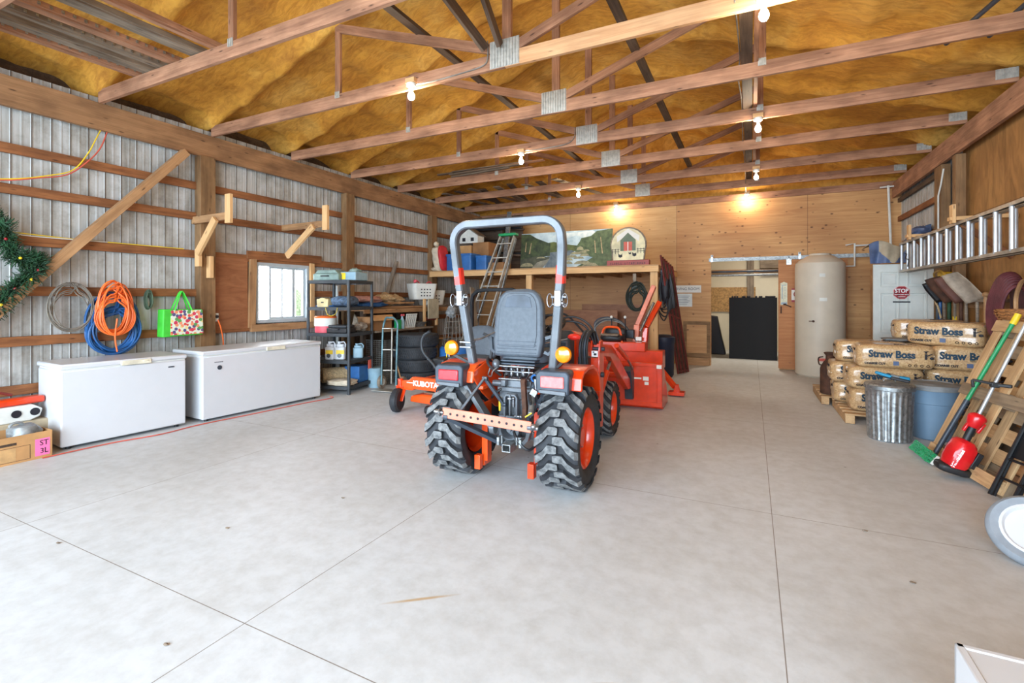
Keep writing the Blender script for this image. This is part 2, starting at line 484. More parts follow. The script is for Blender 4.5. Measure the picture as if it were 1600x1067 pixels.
class MB:
    def __init__(s):
        s.bm = bmesh.new()
        s.mi = 0

    def _f(s, vs):
        try:
            f = s.bm.faces.new(vs)
            f.material_index = s.mi
            return f
        except ValueError:
            return None

    def box(s, c, d, rot=None):
        c = Vector(c)
        hx, hy, hz = d[0] / 2, d[1] / 2, d[2] / 2
        vs = []
        for x, y, z in ((-1, -1, -1), (1, -1, -1), (1, 1, -1), (-1, 1, -1), (-1, -1, 1), (1, -1, 1), (1, 1, 1), (-1, 1, 1)):
            v = Vector((x * hx, y * hy, z * hz))
            if rot is not None:
                v = rot @ v
            vs.append(s.bm.verts.new(c + v))
        for q in ((0, 3, 2, 1), (4, 5, 6, 7), (0, 1, 5, 4), (1, 2, 6, 5), (2, 3, 7, 6), (3, 0, 4, 7)):
            s._f([vs[i] for i in q])
        return s

    def span(s, a, b):
        return s.box([(a[i] + b[i]) / 2 for i in range(3)], [abs(b[i] - a[i]) for i in range(3)])

    def bar(s, p0, p1, w, h, up=(0, 0, 1)):
        p0, p1 = Vector(p0), Vector(p1)
        x = (p1 - p0)
        L = x.length
        x.normalize()
        up = Vector(up)
        if abs(x.dot(up)) > 0.98:
            up = Vector((0, 1, 0))
        y = up.cross(x).normalized()
        z = x.cross(y)
        rot = Matrix((x, y, z)).transposed()
        return s.box((p0 + p1) / 2, (L, w, h), rot)

    def tube(s, pts, r, seg=8, closed=False, caps=True, flat=None):
        pts = [Vector(p) for p in pts]
        fr = frames(pts, closed)
        rings = []
        for i, (p, (t, n, b)) in enumerate(zip(pts, fr)):
            rr = r[i] if isinstance(r, (list, tuple)) else r
            ring = []
            for k in range(seg):
                a = 2 * PI * k / seg
                ca, sa = math.cos(a), math.sin(a)
                if flat:
                    ca *= flat
                ring.append(s.bm.verts.new(p + n * (rr * ca) + b * (rr * sa)))
            rings.append(ring)
        m = len(rings)
        for i in range(m if closed else m - 1):
            A, B = rings[i], rings[(i + 1) % m]
            for k in range(seg):
                s._f([A[k], A[(k + 1) % seg], B[(k + 1) % seg], B[k]])
        if caps and not closed:
            s._f(list(reversed(rings[0])))
            s._f(rings[-1])
        return s

    def cyl(s, p0, p1, r0, r1=None, seg=16):
        return s.tube([p0, p1], [r0, r0 if r1 is None else r1], seg)

    def lathe(s, prof, seg=24, mtx=None, caps=True):
        mtx = mtx or Matrix.Identity(4)
        rings = []
        for r, z in prof:
            if r < 1e-6:
                rings.append([s.bm.verts.new(mtx @ Vector((0, 0, z)))])
            else:
                rings.append([s.bm.verts.new(mtx @ Vector((r * math.cos(2 * PI * k / seg), r * math.sin(2 * PI * k / seg), z))) for k in range(seg)])
        for A, B in zip(rings, rings[1:]):
            for k in range(seg):
                k2 = (k + 1) % seg
                if len(A) == 1 and len(B) == 1:
                    continue
                if len(A) == 1:
                    s._f([A[0], B[k2], B[k]])
                elif len(B) == 1:
                    s._f([A[k], A[k2], B[0]])
                else:
                    s._f([A[k], A[k2], B[k2], B[k]])
        if caps:
            if len(rings[0]) > 1:
                s._f(list(reversed(rings[0])))
            if len(rings[-1]) > 1:
                s._f(rings[-1])
        return s

    def prism(s, poly, z0, z1, mtx=None):
        """poly in xy, extruded z0..z1, then mtx"""
        mtx = mtx or Matrix.Identity(4)
        a = [s.bm.verts.new(mtx @ Vector((x, y, z0))) for x, y in poly]
        b = [s.bm.verts.new(mtx @ Vector((x, y, z1))) for x, y in poly]
        s._f(list(reversed(a)))
        s._f(b)
        n = len(poly)
        for i in range(n):
            s._f([a[i], a[(i + 1) % n], b[(i + 1) % n], b[i]])
        return s

    def ball(s, c, r, seg=12, rings=8, rot=None):
        c = Vector(c)
        if not isinstance(r, (tuple, list)):
            r = (r, r, r)
        m = Matrix.Translation(c)
        if rot is not None:
            m = m @ rot.to_4x4()
        m = m @ Matrix.Diagonal((r[0], r[1], r[2], 1))
        prof = [(math.sin(PI * i / rings), -math.cos(PI * i / rings)) for i in range(rings + 1)]
        prof[0] = (0, -1)
        prof[-1] = (0, 1)
        return s.lathe(prof, seg, m, caps=False)

    def blob(s, c, r, rot=None, amp=0.12, freq=3.0, seg=20, rings=12, sq=2.0, seed=0):
        """rounded lumpy solid (superellipsoid with noise): sacks, bags, cushions"""
        c = Vector(c)
        rows = []
        for i in range(rings + 1):
            th = PI * i / rings
            row = []
            for k in range(seg):
                ph = 2 * PI * k / seg
                d = Vector((math.sin(th) * math.cos(ph), math.sin(th) * math.sin(ph), -math.cos(th)))
                q = (abs(d.x) ** sq + abs(d.y) ** sq + abs(d.z) ** sq) ** (1 / sq)
                d = d / q
                nz = noise.noise(d * freq + Vector((seed * 3.7, seed * 1.3, 0)))
                d = d * (1 + amp * nz)
                v = Vector((d.x * r[0], d.y * r[1], d.z * r[2]))
                if rot is not None:
                    v = rot @ v
                row.append(c + v)
            rows.append(row)
        V = []
        for i, row in enumerate(rows):
            if i in (0, rings):
                V.append([s.bm.verts.new(sum(row, Vector()) / seg)])
            else:
                V.append([s.bm.verts.new(p) for p in row])
        for i in range(rings):
            A, B = V[i], V[i + 1]
            for k in range(seg):
                k2 = (k + 1) % seg
                if len(A) == 1:
                    s._f([A[0], B[k2], B[k]])
                elif len(B) == 1:
                    s._f([A[k], A[k2], B[0]])
                else:
                    s._f([A[k], A[k2], B[k2], B[k]])
        return s

    def grid(s, fn, nu, nv, thick=0.0):
        vs = [[s.bm.verts.new(fn(i / nu, j / nv)) for j in range(nv + 1)] for i in range(nu + 1)]
        for i in range(nu):
            for j in range(nv):
                s._f([vs[i][j], vs[i + 1][j], vs[i + 1][j + 1], vs[i][j + 1]])
        return s

    def build(s, name, mats, parent=None, world=False, smooth=True, bevel=0.0, solid=0.0, angle=35, loc=None, flip=False):
        bm = s.bm
        bmesh.ops.recalc_face_normals(bm, faces=bm.faces)
        if flip:
            bmesh.ops.reverse_faces(bm, faces=bm.faces)
        o = None
        base = None
        if parent is None:
            if loc is None and bm.verts:
                xs = [v.co for v in bm.verts]
                mn = [min(v[i] for v in xs) for i in range(3)]
                mx = [max(v[i] for v in xs) for i in range(3)]
                loc = ((mn[0] + mx[0]) / 2, (mn[1] + mx[1]) / 2, mn[2])
            base = Matrix.Translation(Vector(loc))
            bm.transform(base.inverted())
        elif world:
            bm.transform(wm(parent).inverted())
        me = bpy.data.meshes.new(name)
        bm.to_mesh(me)
        bm.free()
        if not isinstance(mats, (list, tuple)):
            mats = [mats]
        for m in mats:
            me.materials.append(M[m] if isinstance(m, str) else m)
        if smooth:
            me.shade_smooth()
            me.set_sharp_from_angle(angle=R(angle))
        o = bpy.data.objects.new(name, me)
        COL.objects.link(o)
        if parent is None:
            o.location = loc
        else:
            o.parent = parent
        if solid:
            md = o.modifiers.new('thickness', 'SOLIDIFY')
            md.thickness = solid
            md.offset = 0
        if bevel:
            md = o.modifiers.new('edges', 'BEVEL')
            md.width = bevel
            md.segments = 2
            md.limit_method = 'ANGLE'
        return o


def wm(o):
    m = Matrix.LocRotScale(o.location, o.rotation_euler, o.scale)
    return wm(o.parent) @ m if o.parent else m


def tag(o, label=None, cat=None, group=None, kind=None):
    if label:
        o['label'] = label
    if cat:
        o['category'] = cat
    if group:
        o['group'] = group
    if kind:
        o['kind'] = kind
    return o


def thing(name, label, cat, loc=(0, 0, 0), rot=(0, 0, 0), group=None):
    o = bpy.data.objects.new(name, None)
    o.empty_display_size = 0.1
    o.location = loc
    o.rotation_euler = rot if isinstance(rot, (tuple, list)) else (0, 0, rot)
    COL.objects.link(o)
    return tag(o, label, cat, group)


def struct(o):
    o['kind'] = 'structure'
    return o


def board(name, p0, p1, w, h, m, parent=None, up=(0, 0, 1), bevel=0.003):
    """a plank whose mesh runs along its own x axis; w across, h along `up`; endpoints in world (or parent) space"""
    p0, p1 = Vector(p0), Vector(p1)
    x = p1 - p0
    L = x.length
    x.normalize()
    up = Vector(up)
    if abs(x.dot(up)) > 0.98:
        up = Vector((0, 1, 0))
    y = up.cross(x).normalized()
    z = x.cross(y)
    rot = Matrix((x, y, z)).transposed()
    mb = MB()
    mb.box((L / 2, 0, 0), (L, w, h))
    o = mb.build(name, m, parent=parent, loc=(0, 0, 0) if parent is None else None, smooth=False, bevel=bevel)
    mt = Matrix.Translation(p0) @ rot.to_4x4()
    if parent is not None:
        mt = wm(parent).inverted() @ mt
    o.location = mt.to_translation()
    o.rotation_euler = mt.to_euler()
    return o


def text(body, size, m, parent, loc, rot, name='lettering', depth=0.001, align='CENTER', bold=0.0, sx=1.0, world=False):
    cu = bpy.data.curves.new('t', 'FONT')
    cu.body = body
    cu.size = size
    cu.extrude = depth
    cu.offset = bold
    cu.align_x = align
    cu.align_y = 'CENTER'
    cu.resolution_u = 3
    ob = bpy.data.objects.new('t', cu)
    COL.objects.link(ob)
    bpy.context.view_layer.update()
    dg = bpy.context.evaluated_depsgraph_get()
    me = bpy.data.meshes.new_from_object(ob.evaluated_get(dg))
    bpy.data.objects.remove(ob)
    bpy.data.curves.remove(cu)
    me.name = name
    me.materials.clear()
    me.materials.append(M[m])
    o = bpy.data.objects.new(name, me)
    COL.objects.link(o)
    mt = Matrix.Translation(Vector(loc)) @ Euler(rot).to_matrix().to_4x4() @ Matrix.Diagonal((sx, 1, 1, 1))
    if parent is not None:
        o.parent = parent
        if world:
            mt = wm(parent).inverted() @ mt
    o.location = mt.to_translation()
    o.rotation_euler = mt.to_euler()
    o.scale = mt.to_scale()
    return o


def arc(c, r, a0, a1, n, plane='XZ', r2=None):
    out = []
    r2 = r2 or r
    for i in range(n + 1):
        a = R(a0 + (a1 - a0) * i / n)
        u, v = r * math.cos(a), r2 * math.sin(a)
        if plane == 'XZ':
            out.append(Vector((c[0] + u, c[1], c[2] + v)))
        elif plane == 'YZ':
            out.append(Vector((c[0], c[1] + u, c[2] + v)))
        else:
            out.append(Vector((c[0] + u, c[1] + v, c[2])))
    return out


def rrect(w, h, r, n=4):
    out = []
    for cx, cy, a0 in ((w / 2 - r, h / 2 - r, 0), (-w / 2 + r, h / 2 - r, 90), (-w / 2 + r, -h / 2 + r, 180), (w / 2 - r, -h / 2 + r, 270)):
        for i in range(n + 1):
            a = R(a0 + 90 * i / n)
            out.append((cx + r * math.cos(a), cy + r * math.sin(a)))
    return out


def smoothpath(pts, n=6):
    pts = [Vector(p) for p in pts]
    out = []
    for i in range(len(pts) - 1):
        p0 = pts[max(i - 1, 0)]
        p1, p2 = pts[i], pts[i + 1]
        p3 = pts[min(i + 2, len(pts) - 1)]
        for k in range(n):
            t = k / n
            out.append(0.5 * ((2 * p1) + (p2 - p0) * t + (2 * p0 - 5 * p1 + 4 * p2 - p3) * t * t + (3 * p1 - p0 - 3 * p2 + p3) * t ** 3))
    out.append(pts[-1])
    return out


def dup(root, loc, rotz=None, label=None, group=None):
    c = root.copy()
    COL.objects.link(c)
    c.location = loc
    if rotz is not None:
        c.rotation_euler = rotz if isinstance(rotz, (tuple, list)) else (0, 0, rotz)
    if label:
        c['label'] = label
    if group:
        c['group'] = group
    for ch in [o for o in COL.objects if o.parent == root]:
        d = ch.copy()
        COL.objects.link(d)
        d.parent = c
        for g in [o for o in COL.objects if o.parent == ch]:
            e = g.copy()
            COL.objects.link(e)
            e.parent = d
    return c

# ================================================================ the shed
XL, XR, YB, XC = -6.42, 2.45, 11.04, -2.0
TRUSS_Y = (1.5, 2.73, 3.95, 5.18, 6.41, 7.67, 8.95, 10.2)

mb = MB(); mb.span((XL - 0.2, -2.0, -0.1), (XR + 0.2, 15.0, 0))
struct(mb.build('floor', 'concrete', loc=(0, 0, 0), smooth=False))
mb = MB(); mb.span((-40, -40, -0.35), (40, 40, -0.12))
struct(mb.build('ground', simple('gravel_yard', (168, 162, 150), 0.9), loc=(0, 0, 0), smooth=False))


def steel_strip(mb, x, y0, y1, z0, z1, sgn):
    per = 0.1525
    off = 2.046
    k0 = math.floor((y0 - off) / per)
    ys = []
    k = k0
    while off + k * per < y1:
        b = off + k * per
        for dy, dx in ((0.0, 0.005), (0.010, 0.005), (0.016, 0.0), (0.07, 0.0), (0.078, 0.0022), (0.088, 0.0022), (0.096, 0.0), (0.146, 0.0)):
            yy = b + dy
            if y0 <= yy <= y1:
                ys.append((yy, dx))
        k += 1
    ys = [(y0, 0)] + ys + [(y1, 0)]
    a = [mb.bm.verts.new((x + sgn * d, y, z0)) for y, d in ys]
    b = [mb.bm.verts.new((x + sgn * d, y, z1)) for y, d in ys]
    for i in range(len(ys) - 1):
        mb._f([a[i], a[i + 1], b[i + 1], b[i]])


# left wall: steel sheet with a window opening
mb = MB()
for y0, y1, z0, z1 in ((-2.0, 4.62, 0, 3.62), (4.62, 5.5, 0, 1.08), (4.62, 5.5, 1.92, 3.62), (5.5, YB + 0.1, 0, 3.62)):
    steel_strip(mb, XL, y0, y1, z0, z1, 1)
struct(mb.build('wall_left', 'sheet', loc=(0, 0, 0), smooth=False, flip=True, solid=0.002))
# right wall: steel near the far corner, boards nearer
mb = MB(); steel_strip(mb, XR, 8.2, YB + 0.1, 0, 3.62, -1)
struct(mb.build('wall_right', 'sheet', loc=(0, 0, 0), smooth=False, solid=0.002))
mb = MB(); mb.span((XR, -2.0, 0), (XR + 0.03, 8.2, 3.62)); mb.span((XR - 0.03, 8.2, 0), (XR - 0.015, 10.9, 2.45))
struct(mb.build('wall_right', 'ply_right', loc=(0, 0, 0), smooth=False))
# back wall with the sliding door opening
mb = MB()
mb.span((-1.46, YB, 0), (-0.765, YB + 0.06, 3.44)); mb.span((0.5, YB, 0), (XR, YB + 0.06, 3.44)); mb.span((-0.765, YB, 2.2), (0.5, YB + 0.06, 3.44))
struct(mb.build('wall_back', 'ply_back', loc=(0, 0, 0), smooth=False))
mb = MB(); mb.span((XL, YB, 1.98), (-1.46, YB + 0.06, 3.44))
struct(mb.build('wall_back', 'ply_back2', loc=(0, 0, 0), smooth=False))
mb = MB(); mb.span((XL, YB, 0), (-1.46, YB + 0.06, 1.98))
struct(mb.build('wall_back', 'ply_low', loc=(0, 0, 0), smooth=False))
mb = MB(); mb.span((-3.6, YB - 0.016, 0.0), (-2.1, YB - 0.002, 1.28))
tag(mb.build('plywood_sheet', 'ply_old', smooth=False), 'brown plywood sheet standing against the back wall under the loft', 'plywood')
struct(board('trim_1', (XL, YB - 0.02, 3.5), (XR, YB - 0.02, 3.5), 0.04, 0.13, 'truss'))
mb = MB(); mb.prism([(XL - 0.2, 3.44), (XR + 0.2, 3.44), (XR + 0.2, 3.6), (XC, 5.4), (XL - 0.2, 3.6)], 0, 0.05, Matrix(((1, 0, 0, 0), (0, 0, 1, YB + 0.05), (0, 1, 0, 0), (0, 0, 0, 1))))
struct(mb.build('wall_back', 'foam', loc=(0, 0, 0), smooth=False))
# front wall around the open overhead door behind the camera
mb = MB()
mb.span((XL - 0.1, -2.05, 0), (-6.05, -2.0, 3.6)); mb.span((1.6, -2.05, 0), (XR + 0.1, -2.0, 3.6))
mb.prism([(XL - 0.2, 3.45), (XR + 0.2, 3.45), (XR + 0.2, 3.6), (XC, 5.4), (XL - 0.2, 3.6)], 0, 0.05, Matrix(((1, 0, 0, 0), (0, 0, 1, -2.05), (0, 1, 0, 0), (0, 0, 0, 1))))
struct(mb.build('wall_front', 'sheet', loc=(0, 0, 0), smooth=False))


def foam_z(x, y):
    d = abs(x - XC)
    z = 3.66 + 0.322 * (4.35 - d)
    if d < 0.5:
        z -= 0.05 * (1 - d / 0.5)
    dy = min(abs(y - t) for t in TRUSS_Y + (0.27, -1.0, 11.04))
    z += 0.13 * (1 - math.exp(-(dy / 0.10) ** 2))
    z += 0.10 * max(0.0, min(1.0, (d - 4.05) / 0.35)) * (1 - math.exp(-(dy / 0.14) ** 2))
    pd = ((d + 0.3) % 0.61) - 0.3
    z -= 0.035 * math.exp(-(pd / 0.09) ** 2)
    v = Vector((x * 0.9, y * 0.9, 0))
    z += 0.06 * noise.noise(v * 1.3) + 0.028 * noise.noise(v * 4.1 + Vector((5, 2, 0))) + 0.012 * noise.noise(v * 10 + Vector((1, 7, 3)))
    return z


mb = MB()
nx, ny = 170, 300
mb.grid(lambda u, v: Vector((-6.75 + 9.5 * u, -2.1 + 13.3 * v, foam_z(-6.75 + 9.5 * u, -2.1 + 13.3 * v))), nx, ny)
struct(mb.build('ceiling', 'foam', loc=(0, 0, 0), flip=False, angle=180))
mb = MB()
for sx in (-1, 1):
    a = XC + sx * 4.95
    mb.prism([(a, 3.80), (XC, 5.42), (XC, 5.46), (a, 3.84)], 0, 13.4, Matrix(((1, 0, 0, 0), (0, 0, 1, -2.15), (0, 1, 0, 0), (0, 0, 0, 1))))
mb.span((XL - 0.3, -2.1, 3.6), (XL - 0.24, YB + 0.1, 3.86)); mb.span((XR + 0.24, -2.1, 3.6), (XR + 0.3, YB + 0.1, 3.86))
mb.span((XL - 0.3, -2.1, 3.56), (XL, YB + 0.1, 3.6)); mb.span((XR, -2.1, 3.56), (XR + 0.3, YB + 0.1, 3.6))
struct(mb.build('ceiling', 'darkwood', loc=(0, 0, 0), smooth=False))

# header boards on the side walls
tag(board('header_beam', (-6.33, -1.9, 3.385), (-6.33, YB, 3.385), 0.05, 0.29, 'header'),
    'long deep header beam on top of the left wall posts, carrying the trusses', 'beam')
tag(board('header_beam', (2.33, -1.9, 3.385), (2.33, YB, 3.385), 0.05, 0.27, 'truss'),
    'long header beam along the top of the right wall', 'beam')
GI = [(3.28, 0.0)]
girt_lab = {2.86: 'topmost', 2.47: 'second down', 1.985: 'third down, just above the window', 1.49: 'fourth down, behind the coils', 1.0: 'fifth down, at sill height', 0.53: 'lowest'}
for z, lab in girt_lab.items():
    if z in (1.49,):
        segs = ((-1.9, 4.0), (5.62, YB))
    else:
        segs = ((-1.9, YB),)
    g = thing('wall_girt', 'reddish horizontal board on the left wall, ' + lab, 'board', (-6.385, 2, z))
    for a, b in segs:
        board('board', (-6.385, a, z), (-6.385, b, z), 0.04, 0.095, 'girt', parent=g)
posts = ((3.86, 'nearest square timber post on the left wall, beside the shopping bag'), (6.33, 'square timber post on the left wall behind the shelving rack'),
         (8.83, 'square timber post on the left wall at the loft corner'), (-0.9, 'square timber post on the left wall near the open door'), (1.42, 'square timber post on the left wall beyond the picture edge'))
for y, lab in posts:
    if y == 1.42:
        continue
    p = tag(board('wall_post', (-6.335, y, 0.0), (-6.335, y, 3.24), 0.17 if False else 0.19, 0.13, 'post', up=(1, 0, 0)), lab, 'post')
rp = ((8.62, 'timber post on the right wall by the steel panel'), (8.02, 'narrow timber post on the right wall beside the mottled plywood'), (6.1, 'timber post on the right wall above the ladder end'))
for y, lab in rp:
    tag(board('wall_post', (2.36, y, 0), (2.36, y, 3.24), 0.28 if y == 8.62 else 0.12, 0.10, 'post', up=(1, 0, 0)), lab, 'post')
tag(board('wall_girt', (2.41, 8.76, 2.86), (2.41, YB, 2.86), 0.04, 0.09, 'girt'), 'horizontal board across the steel panel in the upper right corner', 'board')
tag(board('wall_girt', (2.41, 8.76, 3.2), (2.41, YB, 3.2), 0.04, 0.07, 'darkwood'), 'dark board just under the right header beam near the far corner', 'board')

# ---------------------------------------------------------------- trusses
ordn = {1.5: 'nearest roof truss, almost overhead', 2.73: 'roof truss nearest the camera in view, with scrap lumber lying on its left end', 3.95: 'second roof truss in view, with a cable and two bulbs',
        5.18: 'third roof truss in view, with no lamps', 6.41: 'fourth roof truss in view, with two bulbs', 7.67: 'fifth roof truss in view',
        8.95: 'sixth roof truss in view, over the loft edge', 10.2: 'roof truss nearest the back wall'}
for ty in TRUSS_Y:
    t = thing('roof_truss', ordn[ty], 'truss', (XC, ty, 3.53))
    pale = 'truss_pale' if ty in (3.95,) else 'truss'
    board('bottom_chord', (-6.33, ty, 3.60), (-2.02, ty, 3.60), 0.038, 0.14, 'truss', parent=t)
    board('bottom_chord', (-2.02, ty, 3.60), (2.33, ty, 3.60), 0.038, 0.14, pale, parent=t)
    for sx in (-1, 1):
        board('web', (XC + sx * 0.08, ty, 3.70), (XC + sx * 2.1, ty, 4.40), 0.038, 0.09, 'truss', parent=t, up=(0, 0, 1))
        board('web', (XC + sx * 2.09, ty, 3.67), (XC + sx * 2.09, ty, 4.42), 0.038, 0.07, 'truss', parent=t, up=(1, 0, 0))
    board('king_post', (XC, ty, 3.67), (XC, ty, 5.0), 0.038, 0.09, 'truss', parent=t, up=(1, 0, 0))
    # toothed connector plates
    def plate(name, cx, cz, w, h, off=0.021):
        mb = MB()
        n = max(3, int(w / 0.028))
        mb.box((cx, ty - off, cz), (w, 0.002, h))
        for i in range(n):
            mb.box((cx - w / 2 + (i + 0.5) * w / n, ty - off - 0.004, cz), (w / n * 0.5, 0.008, h * 0.97))
        mb.build(name, 'plate', parent=t, world=True, smooth=False)
    plate('connector_plate', XC - 0.02, 3.66, 0.30, 0.25)
    for sx in (-1, 1):
        plate('connector_plate', XC + sx * 2.09, 3.66, 0.07, 0.07)
    plate('connector_plate', 2.24, 3.62, 0.17, 0.10)
# lengthwise braces lying on the webs
tag(board('lengthwise_brace', (-2.97, -1.6, 4.08), (-2.97, 10.9, 4.08), 0.09, 0.04, 'darkwood'), 'dusty board running lengthwise over the webs left of the plates', 'brace')
tag(board('lengthwise_brace', (-1.10, -1.6, 4.05), (-1.10, 10.9, 4.05), 0.09, 0.04, 'darkwood'), 'dark board running lengthwise over the webs right of the plates', 'brace')
for lab, a, b in (('steep board slanting from the big plate of the second truss up towards the ridge', (-2.05, 3.9, 3.72), (-2.05, 2.78, 4.75)),
                  ('second steep dusty board slanting up beside the big plate of the second truss', (-2.2, 3.9, 3.72), (-2.75, 2.78, 4.7))):
    tag(board('sway_brace', a, b, 0.038, 0.09, 'darkwood'), lab, 'brace')
sb = thing('strongback', 'L-shaped pair of boards running lengthwise over the trusses above the right row of bulbs', 'brace', (0.0, 4, 3.68))
board('board', (-0.04, 2.0, 3.69), (-0.04, 10.9, 3.69), 0.10, 0.04, 'darkwood', parent=sb)
board('board', (0.04, 2.0, 3.76), (0.04, 10.9, 3.76), 0.04, 0.18, 'truss', parent=sb)

# ---------------------------------------------------------------- bulbs
M['bulb'] = emit('lit_bulb', (255, 240, 212), 330 * BULB_POWER)
M['bulb_dim'] = emit('weak_bulb', (255, 236, 205), 40 * BULB_POWER)
M['bulb_cover'] = emit('lit_wall_bulb', (255, 232, 200), 260 * BULB_POWER)


def lamp(x, y, z, lab, mt, wall=False):
    t = thing('ceiling_lamp', lab, 'lamp', (x, y, z + 0.1), group='bare bulbs under the trusses' if not wall else 'bulbs on the back wall')
    mb = MB()
    mb.lathe([(0.045, 0.0), (0.05, 0.012), (0.05, 0.03), (0.03, 0.04)][::-1], 16)
    mb.build('lamp_base', 'lamp_white', parent=t)
    mb = MB(); mb.cyl((0, 0, 0.0), (0, 0, -0.05), 0.02, 0.018)
    mb.build('socket', 'lamp_white', parent=t)
    mb = MB()
    mb.lathe([(0, -0.135), (0.018, -0.130), (0.031, -0.113), (0.034, -0.095), (0.03, -0.075), (0.018, -0.055), (0.014, -0.045)], 14, caps=False)
    mb.build('bulb', mt, parent=t)
    mb = MB()
    mb.box((0, 0, 0.06), (0.11, 0.06, 0.05) if not wall else (0.1, 0.09, 0.05))
    mb.build('junction_box', 'pine', parent=t, smooth=False, bevel=0.003)


lamp(-3.06, 3.91, 3.44, 'bare lit bulb on the second truss, left of the big plate', 'bulb')
lamp(0.08, 3.91, 3.44, 'bare lit bulb at the very top right, hanging from the second truss', 'bulb')
lamp(-3.0, 6.37, 3.40, 'bare lit bulb on the left half of the fourth truss', 'bulb')
lamp(0.07, 6.37, 3.40, 'bare lit bulb on the right half of the fourth truss', 'bulb')
lamp(-2.98, 8.91, 3.40, 'small lit bulb above the loft, on the sixth truss', 'bulb')
lamp(0.07, 8.91, 3.40, 'faint small bulb on the right half of the sixth truss', 'bulb_dim')
lamp(-2.74, 10.84, 3.40, 'glowing warm bulb near the back wall above the painting', 'bulb_cover', True)
lamp(-0.08, 10.84, 3.40, 'glowing warm bulb near the back wall above the doorway', 'bulb_cover', True)


def cable(name, pts, r, m, lab, cat, n=5, group=None, seg=6):
    mb = MB()
    mb.tube(smoothpath(pts, n), r, seg)
    return tag(mb.build(name, m), lab, cat, group)


cable('electric_cable', [(-3.0, 3.92, 3.56), (-2.8, 3.92, 3.55), (-2.5, 3.92, 3.56), (-2.25, 3.92, 3.58), (-2.19, 3.92, 3.64), (-2.19, 3.92, 3.8)], 0.007, 'wire',
      'grey cable stapled along the second truss up to its big plate', 'cable')
cable('electric_cable', [(-2.95, 6.38, 3.56), (-2.7, 6.38, 3.55), (-2.3, 6.38, 3.57), (-2.19, 6.38, 3.66), (-2.19, 6.38, 3.78)], 0.007, 'wire',
      'grey cable stapled along the fourth truss beside its left bulb', 'cable')
cable('electric_cable', [(-0.11, 3.9, 3.6), (-0.1, 5.1, 3.72), (-0.12, 5.3, 3.62), (-0.1, 6.3, 3.7), (-0.11, 7.6, 3.66), (-0.1, 8.9, 3.68), (-0.1, 10.8, 3.55)], 0.007, 'wire',
      'thin cable running lengthwise beside the strongback boards', 'cable')

# ---------------------------------------------------------------- back room beyond the doorway
mb = MB(); mb.span((-2.6, 14.6, 0), (3.0, 14.66, 3.2)); mb.span((-2.66, 11.1, 0), (-2.6, 14.66, 3.2)); mb.span((3.0, 11.1, 0), (3.06, 14.66, 3.2))
struct(mb.build('wall_back', 'beige', loc=(0, 0, 0), smooth=False))
mb = MB(); mb.span((-2.66, 11.1, 3.2), (3.06, 14.66, 3.25))
struct(mb.build('ceiling', 'beige', loc=(0, 0, 0), smooth=False))
struct(board('trim_2', (-2.6, 14.56, 2.15), (3.0, 14.56, 2.15), 0.05, 0.1, 'oldpine'))
mb = MB(); mb.span((-2.6, 14.55, 1.05), (0.1, 14.6, 1.72))
struct(mb.build('trim_3', 'osb', loc=(0, 0, 0), smooth=False))
struct(board('trim_4', (-0.02, 14.5, 0), (-0.02, 14.5, 3.2), 0.16, 0.1, 'greywood', up=(0, 1, 0)))
rl = bpy.data.lights.new('back_room_fill', 'AREA'); rl.shape = 'DISK'; rl.size = 0.5; rl.energy = 42; rl.color = (1, 0.9, 0.74)  # unseen light added to brighten the back room's beige wall
ro = bpy.data.objects.new('back_room_fill', rl); ro.location = (0.2, 12.6, 3.15); COL.objects.link(ro)
# sliding door panel and its rail
d = thing('door_1', None, None, (1.05, 11.0, 0.02)); struct(d)
mb = MB(); mb.span((0.48, 10.97, 0.03), (1.62, 11.015, 2.18))
mb.build('door_panel', 'ply_door', parent=d, world=True, smooth=False)
mb = MB()
for x in (0.66, 1.45):
    mb.span((x - 0.045, 10.955, 2.08), (x + 0.045, 10.968, 2.2)); mb.span((x - 0.02, 10.93, 2.13), (x + 0.02, 10.956, 2.26))
mb.build('door_hanger', 'galv', parent=d, world=True, smooth=False, bevel=0.004)
mb = MB(); mb.span((0.515, 10.952, 1.12), (0.535, 10.968, 1.26)); mb.cyl((0.59, 10.955, 1.30), (0.7, 10.94, 1.25), 0.011); mb.box((0.59, 10.96, 1.3), (0.05, 0.02, 0.03))
mb.build('door_latch', 'rust', parent=d, world=True, smooth=False)
rail = thing('door_rail', 'long galvanised track above the doorway that the sliding door hangs from', 'rail', (0.6, 10.95, 2.22))
mb = MB(); mb.span((-0.8, 10.93, 2.2), (2.06, 10.97, 2.255)); mb.span((-0.8, 10.94, 2.185), (2.06, 10.945, 2.2))
mb.build('track', 'galv_dull', parent=rail, world=True, smooth=False)
for x in (-0.74, 0.84, 2.02):
    mb = MB(); mb.span((x - 0.02, 10.915, 2.18), (x + 0.02, 10.975, 2.32)); mb.ball((x, 10.92, 2.3), 0.02)
    mb.build('bracket', 'galv', parent=rail, world=True)
for z, lab in ((2.0, 'upper of two thin dark pipes crossing the back room'), (1.92, 'lower of two thin dark pipes crossing the back room')):
    mb = MB(); mb.cyl((-2.5, 11.6, z), (2.9, 11.6, z), 0.022)
    tag(mb.build('pipe', 'kgrey2' if z == 2.0 else 'galv_dull'), lab, 'pipe')

